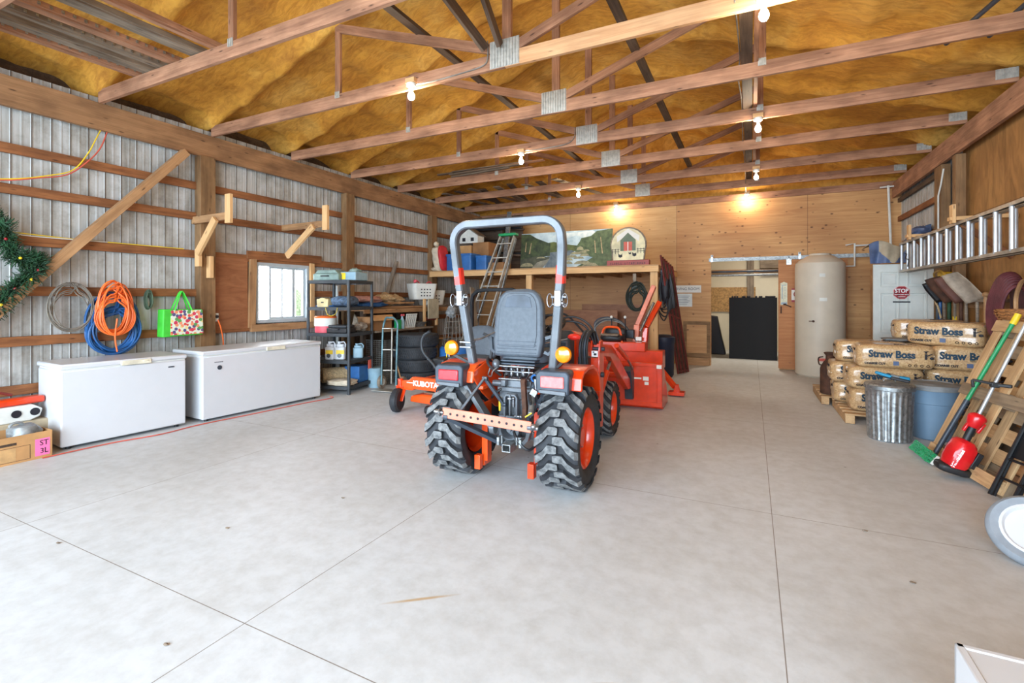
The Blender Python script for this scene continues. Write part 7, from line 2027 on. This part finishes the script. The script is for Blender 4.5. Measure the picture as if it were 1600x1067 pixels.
# ---------------------------------------------------------------- straw bags on pallets
def low_pallet(loc, lab, w_=1.0, d_=1.1):
    t = thing('floor_pallet', lab, 'pallet', loc, 0, 'pallets lying under the straw bags')
    for k in range(6):
        board('deck_board', (loc[0] - w_ / 2, loc[1] - d_ / 2 + 0.05 + k * (d_ - 0.1) / 5, 0.105), (loc[0] + w_ / 2, loc[1] - d_ / 2 + 0.05 + k * (d_ - 0.1) / 5, 0.105), 0.1, 0.02, 'pallet', parent=t)
    for k in range(3):
        board('stringer', (loc[0] - w_ / 2 + 0.05 + k * (w_ - 0.1) / 2, loc[1] - d_ / 2, 0.05), (loc[0] - w_ / 2 + 0.05 + k * (w_ - 0.1) / 2, loc[1] + d_ / 2, 0.05), 0.09, 0.09, 'pallet', parent=t)
low_pallet((1.5, 7.1, 0), 'pale wooden pallet under the nearer straw bags', 1.1, 1.0)
low_pallet((1.36, 8.15, 0), 'pale wooden pallet farther back, with the milk can', 1.05, 1.0)


def straw_bag(loc, rz, lab, writing=True, L=0.70, D=0.40, Hh=0.265, seed=0, ends=True):
    t = thing('straw_bag', lab, 'bag', loc, rz, group='clear film bags of straw on the pallets')
    mb = MB(); mb.blob((0, 0, Hh / 2), (L / 2, D / 2, Hh / 2), sq=7.5, amp=0.05, freq=3.0, seg=44, rings=24, seed=seed); mb.build('bag', 'straw', parent=t, angle=80)
    rnd = random.Random(seed)
    mb = MB()
    for s in (-1, 1):
        for k in range(7):
            a = 2 * PI * k / 7 + rnd.uniform(-.3, .3)
            mb.bar((s * (L / 2 - 0.004), 0, Hh / 2), (s * (L / 2 - 0.012), 0.42 * D * math.cos(a), Hh / 2 + 0.42 * Hh * math.sin(a)), 0.010, 0.012, (1, 0, 0.2))
    mb.build('gathered_end', 'film', parent=t, bevel=0.004)
    if writing:
        w = text('Straw Boss', 0.108, 'teal_ink', t, (-0.04, -D / 2 - 0.004, Hh * 0.60), (R(90), 0, 0), name='lettering', depth=0.003, bold=0.0045, sx=0.86)
        text('COARSE CUT', 0.032, 'ink', t, (-0.19, -D / 2 - 0.003, Hh * 0.20), (R(90), 0, 0), depth=0.003, bold=0.0015)
        text('PREMIUM PET BEDDING', 0.013, 'ink', t, (0.07, -D / 2 - 0.004, Hh * 0.42), (R(90), 0, 0), depth=0.003)
        mb = MB(); mb.box((0.0, -D / 2 - 0.002, Hh * 0.24), (0.05, 0.008, 0.045)); mb.build('logo_square', 'tarpblue', parent=t, smooth=False)
        mb = MB(); x = 0.27; z = Hh * 0.6
        mb.box((x - 0.01, -D / 2 - 0.001, z - 0.01), (0.02, 0.008, 0.06)); mb.ball((x - 0.01, -D / 2, z + 0.035), (0.012, 0.005, 0.012), 8, 6); mb.box((x - 0.01, -D / 2 - 0.001, z + 0.047), (0.04, 0.008, 0.006)); mb.box((x + 0.02, -D / 2 - 0.001, z + 0.01), (0.05, 0.008, 0.008), Matrix.Rotation(-0.5, 3, 'Y')); mb.ball((x + 0.04, -D / 2, z - 0.025), (0.02, 0.005, 0.015), 8, 6)
        mb.build('farmer_figure', 'ink', parent=t, smooth=False)
        for k in range(4):
            mb = MB(); mb.tube([(0.12 + 0.052 * k + 0.012 * math.cos(a), -D / 2 - 0.003, Hh * 0.18 + 0.012 * math.sin(a)) for a in [2 * PI * q / 8 for q in range(8)]], 0.003, 4, closed=True); mb.build('small_symbol', 'ink', parent=t, smooth=False)
        text('Straw Boss', 0.05, 'ink', t, (0.1, -0.10, Hh + 0.001), (0, 0, 0), depth=0.003, sx=0.9)
        for s in (-1,):
            text('Straw Boss', 0.045, 'ink', t, (-L / 2 - 0.001, 0.0, Hh * 0.72), (R(90), 0, R(-90)), depth=0.003, sx=0.8)
    return t
H1, H2, H3, H4 = 0.118, 0.375, 0.635, 0.895
straw_bag((1.38, 6.95, H1), R(0), 'bottom straw bag of the front corner stack, partly behind the metal can', seed=1)
straw_bag((1.28, 7.42, H1), R(0), 'bottom straw bag second from the front, its end facing left', seed=2)
straw_bag((1.35, 6.95, H2), R(4), 'middle-layer straw bag at the front, just above the metal can lid', seed=3)
straw_bag((1.24, 7.40, H2), R(0), 'middle-layer straw bag behind the front one', seed=4)
straw_bag((1.44, 6.90, H3), R(-1), 'straw bag in the third layer with its whole name showing, above the metal can', seed=5)
straw_bag((1.30, 7.36, H3), R(0), 'third-layer straw bag behind the one with its whole name showing', seed=6)
straw_bag((2.06, 7.02, H1), R(-2), 'bottom straw bag behind the blue-grey bin', seed=7, L=0.62)
straw_bag((2.06, 7.02, H2), R(-2), 'middle-layer straw bag behind the blue-grey bin lid', seed=8, L=0.62)
straw_bag((2.10, 6.98, H3), R(-4), 'third-layer straw bag just behind the green broom handle', seed=9, L=0.62)
straw_bag((2.04, 7.62, H1), R(0), 'bottom straw bag near the wall at the back', seed=10)
straw_bag((2.04, 7.62, H2), R(0), 'middle-layer straw bag near the wall at the back', seed=11)
straw_bag((2.04, 7.62, H3), R(0), 'third-layer straw bag near the wall at the back', seed=12)
straw_bag((1.96, 7.66, H4), R(-3), 'topmost straw bag standing farther left, its name half covered', seed=13)
straw_bag((1.98, 7.03, H4), R(-30), 'topmost straw bag nearest the camera, turned at an angle', seed=14, L=0.66)
mb = MB(); mb.blob((1.62, 7.45, H4 + 0.02), (0.16, 0.14, 0.02), sq=3, amp=0.3, seed=3); single('grey_film', mb, 'greylid', 'crumpled grey plastic lying on the straw bags', 'plastic')
# milk can
t = thing('milk_can', 'rusty brown milk can standing on the far pallet by the tank', 'can', (0.97, 7.86, 0.118))
mb = MB(); mb.lathe([(0.10, 0), (0.125, 0.01), (0.125, 0.33), (0.12, 0.36), (0.085, 0.43), (0.06, 0.46), (0.058, 0.52), (0.08, 0.55), (0.082, 0.56), (0.07, 0.565), (0.0, 0.566)], 28); mb.build('body', 'rust', parent=t)
for s in (-1, 1):
    mb = MB(); mb.tube(smoothpath([(s * 0.085, 0, 0.50), (s * 0.14, 0, 0.48), (s * 0.135, 0, 0.40), (s * 0.105, 0, 0.385)], 4), 0.009, 6); mb.build('handle', 'rust', parent=t)
mb = MB(); mb.lathe([(0.09, 0), (0.11, 0.24), (0.115, 0.25)], 18, Matrix.Translation((1.03, 8.28, 0.118))); single('dark_bucket', mb, 'kgrey2', 'small dark bucket behind the milk can', 'bucket')
# metal can
t = thing('metal_trash_can', 'ribbed galvanised trash can with a lid, in front of the straw bags', 'trash can', (1.25, 6.08, 0))
mb = MB(); n = 144
rows = []
for z, r in ((0.0, 0.175), (0.012, 0.182), (0.04, 0.180), (0.46, 0.197), (0.49, 0.200), (0.535, 0.202)):
    row = []
    for k in range(n):
        a = 2 * PI * k / n
        fl = 0.0
        if 0.03 < z < 0.47: fl = 0.0045 * (1 if (k % 6) in (0, 1, 2) else -1) * (1 if (k % 6) in (1, 4) else 0.7)
        row.append(mb.bm.verts.new(((r + fl) * math.cos(a), (r + fl) * math.sin(a), z)))
    rows.append(row)
for A, B in zip(rows, rows[1:]):
    for k in range(n): mb._f([A[k], A[(k + 1) % n], B[(k + 1) % n], B[k]])
mb._f(list(reversed(rows[0])))
mb.build('body', 'galv', parent=t, angle=20)
mb = MB(); mb.lathe([(0.205, 0.505), (0.212, 0.51), (0.212, 0.545), (0.20, 0.56), (0.12, 0.578), (0, 0.585)], 40, caps=False); ld = mb.build('lid', 'galv_dull', parent=t)
mb = MB(); mb.tube([(-0.05, 0, 0.58), (-0.04, 0, 0.605), (0.04, 0, 0.605), (0.05, 0, 0.58)], 0.006, 6); mb.build('lid_handle', 'galv', parent=ld)
t = thing('hand_sprayer', 'blue and black hand tool lying on the metal can lid', 'tool', (1.24, 6.02, 0.60))
mb = MB(); mb.bar((-0.12, 0.0, 0.075), (0.02, -0.02, 0.035), 0.035, 0.03); mb.bar((0.07, 0, 0.03), (0.16, 0.0, 0.02), 0.05, 0.04); mb.build('handle', simple('teal_blue_plastic', (30, 132, 170), 0.4), parent=t, bevel=0.012)
mb = MB(); mb.bar((0.0, -0.02, 0.03), (0.15, -0.03, 0.0), 0.05, 0.03); mb.bar((-0.10, 0.0, 0.05), (0.02, -0.01, 0.02), 0.02, 0.02); mb.build('body', 'black', parent=t, bevel=0.008)
mb = MB(); mb.box((0.04, -0.01, 0.045), (0.07, 0.04, 0.025), Matrix.Rotation(0.25, 3, 'Y')); mb.build('collar', 'greylid', parent=t, bevel=0.005)
# blue-grey bin
t = thing('plastic_trash_can', 'blue-grey plastic bin with a dusty grey lid, right of the metal can', 'trash can', (1.66, 6.34, 0))
mb = MB(); mb.lathe([(0.165, 0), (0.175, 0.01), (0.205, 0.36), (0.213, 0.365), (0.222, 0.48), (0.226, 0.49), (0.228, 0.51)], 40); mb.build('body', 'bluebin', parent=t)
mb = MB(); mb.lathe([(0.222, 0.495), (0.245, 0.50), (0.25, 0.53), (0.24, 0.55), (0.16, 0.565), (0.15, 0.555), (0, 0.56)], 40, caps=False); mb.build('lid', 'greylid', parent=t)

# ---------------------------------------------------------------- leaning pallets
def lean_pallet(loc, lean, rz, lab, m1='pallet', m2='pallet_grey', W_=1.02, H_=1.24, seed=0):
    t = thing('leaning_pallet', lab, 'pallet', loc, (R(-lean), 0, rz), 'wooden pallets leaning on the right wall')
    rnd = random.Random(seed)
    def pb(name, c, d, m):
        mb = MB(); L = max(d)
        ax = d.index(L)
        # mesh grain along x: build long side on x then rotate
        dd = [d[ax], d[(ax + 1) % 3], d[(ax + 2) % 3]]
        mb.box((0, 0, 0), dd)
        o = mb.build(name, m, parent=t, smooth=False, bevel=0.003)
        o.location = c
        o.rotation_euler = {0: (0, 0, 0), 1: (R(90), 0, R(90)), 2: (0, R(-90), R(-90))}[ax] if ax != 2 else Matrix(((0, 1, 0), (0, 0, 1), (1, 0, 0))).to_euler()
        if ax == 1: o.rotation_euler = Matrix(((0, 0, 1), (1, 0, 0), (0, 1, 0))).to_euler()
        return o
    for k, x in enumerate((-W_ / 2 + 0.05, 0, W_ / 2 - 0.05)):
        pb('runner_board', (x, -0.01, H_ / 2), (0.10, 0.018, H_), m1)
    for k, z in enumerate((0.05, H_ / 2, H_ - 0.05)):
        for x in (-W_ / 2 + 0.05, 0, W_ / 2 - 0.05): pb('block', (x, 0.042, z), (0.095, 0.085, 0.14 if k != 1 else 0.12), m2)
    for k in range(3):
        pb('stringer_board', (-W_ / 2 + 0.05 + k * (W_ - 0.1) / 2, 0.093, H_ / 2), (0.10, 0.018, H_), m1)
    for z in (0.05, H_ / 2, H_ - 0.05): pb('bottom_board', (0, -0.028, z), (W_, 0.018, 0.10), m1 if z != H_ / 2 else m2)
    for k in range(8):
        pb('deck_board', (0, 0.112, 0.06 + k * (H_ - 0.12) / 7), (W_, 0.018, 0.10 + rnd.uniform(0, 0.02)), m1 if k % 3 else m2)
    return t
lean_pallet((1.52, 5.10, 0.02), 23, R(-82), 'front wooden pallet of those leaning on the right wall, behind the trimmer', seed=1, H_=1.30)
lean_pallet((1.71, 4.94, 0.02), 23, R(-84), 'second leaning wooden pallet, showing behind the front one', 'pallet_grey', 'pallet', seed=2, H_=1.25)
lean_pallet((1.86, 4.96, 0.02), 17, R(-86), 'third leaning pallet, dark behind the other two', 'greywood', 'greywood', seed=3, H_=1.2)
# ---------------------------------------------------------------- broom and trimmer
t = thing('push_broom', 'broom with a green handle, yellow tip and green bristles leaning on the pallets', 'broom', (1.42, 5.45, 0))
hb, ht = Vector((1.405, 5.36, 0.05)), Vector((1.93, 5.36, 1.25))
mb = MB(); mb.cyl(hb.lerp(ht, 0.42), ht.lerp(hb, 0.03), 0.0155, seg=12); mb.build('handle', 'green', parent=t, world=True)
mb = MB(); mb.cyl(hb, hb.lerp(ht, 0.43), 0.0195, seg=12); mb.build('grip', 'kgrey2', parent=t, world=True)
mb = MB(); mb.cyl(ht.lerp(hb, 0.035), ht.lerp(hb, -0.035), 0.023, seg=12); mb.build('tip', 'yellow', parent=t, world=True)
mb = MB(); mb.box((1.405, 5.37, 0.075), (0.05, 0.05, 0.05)); mb.box((1.385, 5.40, 0.085), (0.03, 0.03, 0.03)); mb.build('clamp', 'oldgrip', parent=t, world=True, bevel=0.006)
BR = Matrix.Rotation(R(3), 3, 'Z') @ Matrix.Rotation(R(35), 3, 'Y')
mb = MB(); mb.box((1.375, 5.44, 0.055), (0.03, 0.42, 0.09), BR); mb.build('head', 'paper', parent=t, world=True, bevel=0.006)
mb = MB()
rnd = random.Random(2)
for i in range(30):
    for j in range(7):
        p = Vector((1.375, 5.44, 0.055)) + BR @ Vector((-0.014, -0.205 + 0.0141 * i, -0.042 + 0.014 * j))
        mb.bar(p, p + BR @ Vector((-0.03, rnd.uniform(-.006, .006), rnd.uniform(-.006, .006))), 0.010, 0.010)
o = mb.build('bristles', 'green', parent=t, world=True, smooth=False); o['kind'] = 'stuff'
t = thing('string_trimmer', 'red and black cordless string trimmer standing on its motor, leaning on the pallets', 'trimmer', (1.42, 4.98, 0))
P0, P1 = Vector((1.43, 4.985, 0.10)), Vector((1.95, 5.05, 1.42))
dv = (P1 - P0).normalized()
TRM = dv.to_track_quat('Z', 'Y').to_matrix()
mb = MB(); mb.blob(P0 + dv * 0.09, (0.092, 0.078, 0.135), TRM, sq=3.4, amp=0.08, seed=3, seg=24, rings=14); md = mb.build('motor_housing', 'red', parent=t, world=True)
mb = MB(); mb.blob(P0 + Vector((-0.005, 0, -0.025)), (0.11, 0.085, 0.035), Matrix.Rotation(R(14), 3, 'Y'), sq=4, amp=0.05); mb.bar(P0 + Vector((0.09, -0.02, 0)), P0 + Vector((0.15, -0.01, 0.12)), 0.09, 0.04); mb.build('battery_foot', 'black', parent=t, world=True, bevel=0.01)
tm_ = (Matrix.Rotation(R(-16), 3, 'Z') @ Matrix.Rotation(R(90), 3, 'X') @ Matrix.Rotation(R(66), 3, 'Z')).to_euler()
text('Milwaukee', 0.036, 'wht_ink', md, tuple(P0 + dv * 0.085 + Vector((-0.276, -0.961, 0)) * 0.098), tuple(tm_), name='lettering', bold=0.001, world=True, depth=0.002)
mb = MB(); mb.cyl(P0 + dv * 0.2, P0 + dv * 0.34, 0.026, seg=14); mb.build('grip', 'black', parent=t, world=True)
mb = MB(); mb.lathe([(0.03, 0), (0.045, 0.02), (0.06, 0.08), (0.055, 0.10), (0.03, 0.12)], 18, Matrix.Translation(P0 + dv * 0.33) @ TRM.to_4x4()); mb.bar(P0 + dv * 0.3 + Vector((0.04, 0, -0.01)), P0 + dv * 0.38 + Vector((0.055, 0, -0.01)), 0.03, 0.02); mb.bar(P0 + dv * 0.3 + Vector((-0.045, 0, 0.0)), P0 + dv * 0.38 + Vector((-0.04, 0, -0.01)), 0.03, 0.02); mb.build('trigger_housing', 'red', parent=t, world=True, bevel=0.006)
mb = MB(); mb.cyl(P0 + dv * 0.43, P1, 0.0125, seg=12); mb.build('shaft', 'alu', parent=t, world=True)
hc = P0 + dv * 0.70
mb = MB(); mb.bar(hc + Vector((-0.13, 0.0, 0.03)), hc + Vector((0.03, -0.01, -0.0)), 0.025, 0.02); mb.box(hc, (0.05, 0.05, 0.04)); mb.bar(hc, hc + Vector((0.085, -0.05, -0.0)), 0.03, 0.025); mb.bar(hc + Vector((-0.13, 0, 0.03)), hc + Vector((-0.125, 0, -0.03)), 0.02, 0.02); mb.build('bale_handle', 'black', parent=t, world=True, bevel=0.006)
# ---------------------------------------------------------------- folded chairs at the right edge
def folded_chair(loc, rz, lab):
    t = thing('folding_chair', lab, 'chair', loc, (R(-22), 0, rz), 'folded black metal chairs')
    for s in (-1, 1):
        mb = MB(); mb.tube([(s * 0.21, 0, 0.02), (s * 0.21, 0.0, 0.80), (s * 0.17, 0.0, 0.88), (0, 0, 0.9)], 0.013, 8); mb.build('front_leg', 'blackm', parent=t)
        mb = MB(); mb.tube([(s * 0.18, -0.05, 0.02), (s * 0.18, -0.03, 0.62)], 0.013, 8); mb.build('rear_leg', 'blackm', parent=t)
    for z in (0.16, 0.3):
        mb = MB(); mb.tube([(-0.19, -0.04, z), (0.19, -0.04, z)], 0.009, 6); mb.build('crossbar', 'blackm', parent=t)
    mb = MB(); mb.box((0, -0.02, 0.50), (0.37, 0.02, 0.36)); mb.build('seat', 'blackm', parent=t, bevel=0.008)
    mb = MB(); mb.box((0, 0.0, 0.80), (0.36, 0.02, 0.16)); mb.build('backrest', 'blackm', parent=t, bevel=0.008)
folded_chair((1.60, 4.40, 0), R(-72), 'folded black metal chair at the right edge, nearest the camera')
folded_chair((1.68, 4.28, 0), R(-70), 'folded black metal chair at the right edge, behind the nearest one')
mb = MB(); mb.blob((1.93, 4.30, 0.33), (0.05, 0.12, 0.12), sq=3, amp=0.2); single('blue_pouch', mb, 'blue', 'blue thing tucked behind the folded chairs', 'bag')
# cart wheel at the right edge
t = thing('cart_wheel', 'white-rimmed grey wheel tilted over at the right edge', 'wheel', (1.375, 3.60, 0.155), (R(-40), 0, R(-20)))
t.scale = (1.3, 1.3, 1.3)
AXL = Matrix.Rotation(R(90), 4, 'X')
mb = MB(); mb.lathe([(0.105, -0.022), (0.135, -0.028), (0.148, -0.016), (0.152, 0), (0.148, 0.016), (0.135, 0.028), (0.105, 0.022)], 36, AXL, caps=False); mb.build('tyre', simple('grey_rubber', (140, 148, 156), 0.7), parent=t)
mb = MB(); mb.lathe([(0.107, -0.02), (0.108, 0.024), (0.098, 0.026), (0.09, 0.012), (0.03, 0.008), (0.03, 0.02), (0, 0.02)], 30, AXL, caps=False); mb.lathe([(0.107, -0.02), (0.02, -0.015), (0, -0.015)], 30, AXL, caps=False); mb.build('rim', 'white', parent=t)
mb = MB(); mb.lathe([(0.0, 0.045), (0.018, 0.044), (0.022, 0.036), (0.022, 0.015)], 16, AXL, caps=False); mb.cyl((0, 0.0, 0), (0, -0.10, 0), 0.012); mb.build('hub', 'rope', parent=t)
# white box at the bottom right
t = thing('white_bin', 'white box corner at the bottom right of the picture', 'box', (0.95, 1.3, 0))
mb = MB()
x0, x1, y0, y1, zt = 0.487, 1.25, 0.98, 1.69, 0.50
mb.span((x0, y1 - 0.02, 0), (x1, y1, zt)); mb.span((x0, y0, 0), (x0 + 0.02, y1, zt)); mb.span((x1 - 0.02, y0, 0), (x1, y1, zt)); mb.span((x0, y0, 0), (x1, y0 + 0.02, zt)); mb.span((x0 + 0.004, y0 + 0.004, zt - 0.02), (x1 - 0.004, y1 - 0.004, zt - 0.003))
mb.build('box', 'white', parent=t, world=True, bevel=0.004)

# ---------------------------------------------------------------- lumber and scrap lying on the trusses
rnd = random.Random(17)
nm = ('outermost', 'second', 'third', 'fourth', 'fifth', 'sixth')
for k, (x, m, w_) in enumerate(((-5.62, 'truss', 0.06), (-5.42, 'greywood', 0.10), (-5.2, 'greywood', 0.05), (-4.98, 'truss', 0.09), (-4.62, 'greywood', 0.13), (-4.36, 'truss', 0.05))):
    t = thing('stored_rail', '%s rusty or grey rail from the left wall, stored on the nearest trusses' % nm[k], 'rail', (x, 2.1, 3.68), group='rails stored on the nearest trusses')
    board('rail', (x - 0.1, 0.9, 3.70), (x, 2.86, 3.69), w_, 0.025, m, parent=t)
    board('flange', (x - 0.1 + w_ / 2, 0.9, 3.73), (x + w_ / 2, 2.86, 3.72), 0.012, 0.05, m, parent=t)
    if k in (0, 2, 3):
        mb = MB()
        for q in range(26): mb.box((x - 0.1 + 0.1 * q / 26 + w_ / 2 + 0.012, 0.95 + 0.073 * q, 3.725), (0.008, 0.018, 0.022))
        o = mb.build('teeth', 'galv_dull', parent=t, world=True, smooth=False); o['kind'] = 'stuff'
for k in range(7):
    x0 = -5.2 + rnd.uniform(-.3, .3); y = 7.67 + rnd.uniform(-.12, .12)
    tag(board('scrap_board', (x0, y, 3.69 + 0.018 * k), (x0 + rnd.uniform(1.2, 1.8), y + rnd.uniform(-.1, .1), 3.70 + 0.018 * k), rnd.uniform(.05, .1), 0.016, 'greywood' if k % 3 else 'truss'), 'thin scrap board in the pile on the fifth truss', 'board', 'scrap boards on the fifth truss')
for k in range(9):
    x0 = -6.0 + 0.32 * k
    tag(board('scrap_board', (x0, 8.8, 3.70 + 0.02 * (k % 3)), (x0 + rnd.uniform(-.5, .5), 10.6, 3.70 + 0.02 * (k % 3)), 0.14, 0.02, 'darkwood' if k % 2 else 'greywood'), 'dark board lying over the trusses above the loft', 'board', 'boards stored above the loft')
for k, (a, b) in enumerate((((1.66, 5.05, 3.62), (2.15, 4.2, 3.78)), ((1.95, 5.05, 3.62), (2.3, 4.3, 3.76)))):
    mb = MB(); mb.cyl((a[0] - 0.1, 5.6, 3.695), (b[0] - 0.25, 3.7, 3.695), 0.020, seg=10); single('grey_pole', mb, 'kgrey2', '%s grey pole lying on the trusses at the upper right' % ('left' if k == 0 else 'right'), 'pole')
# small leaf litter on the floor
for k, (x, y) in enumerate(((-2.6, 2.55), (0.62, 3.6), (-2.15, 1.15), (-2.9, 1.9), (-0.25, 1.75), (0.72, 3.05), (-3.6, 1.35))):
    mb = MB(); mb.blob((x, y, 0.004), (0.014, 0.008, 0.004), amp=0.5, seg=8, rings=5, seed=k)
    tag(mb.build('dry_leaf', 'greywood'), 'tiny dry leaf scrap on the concrete floor', 'leaf', 'leaf scraps on the floor')
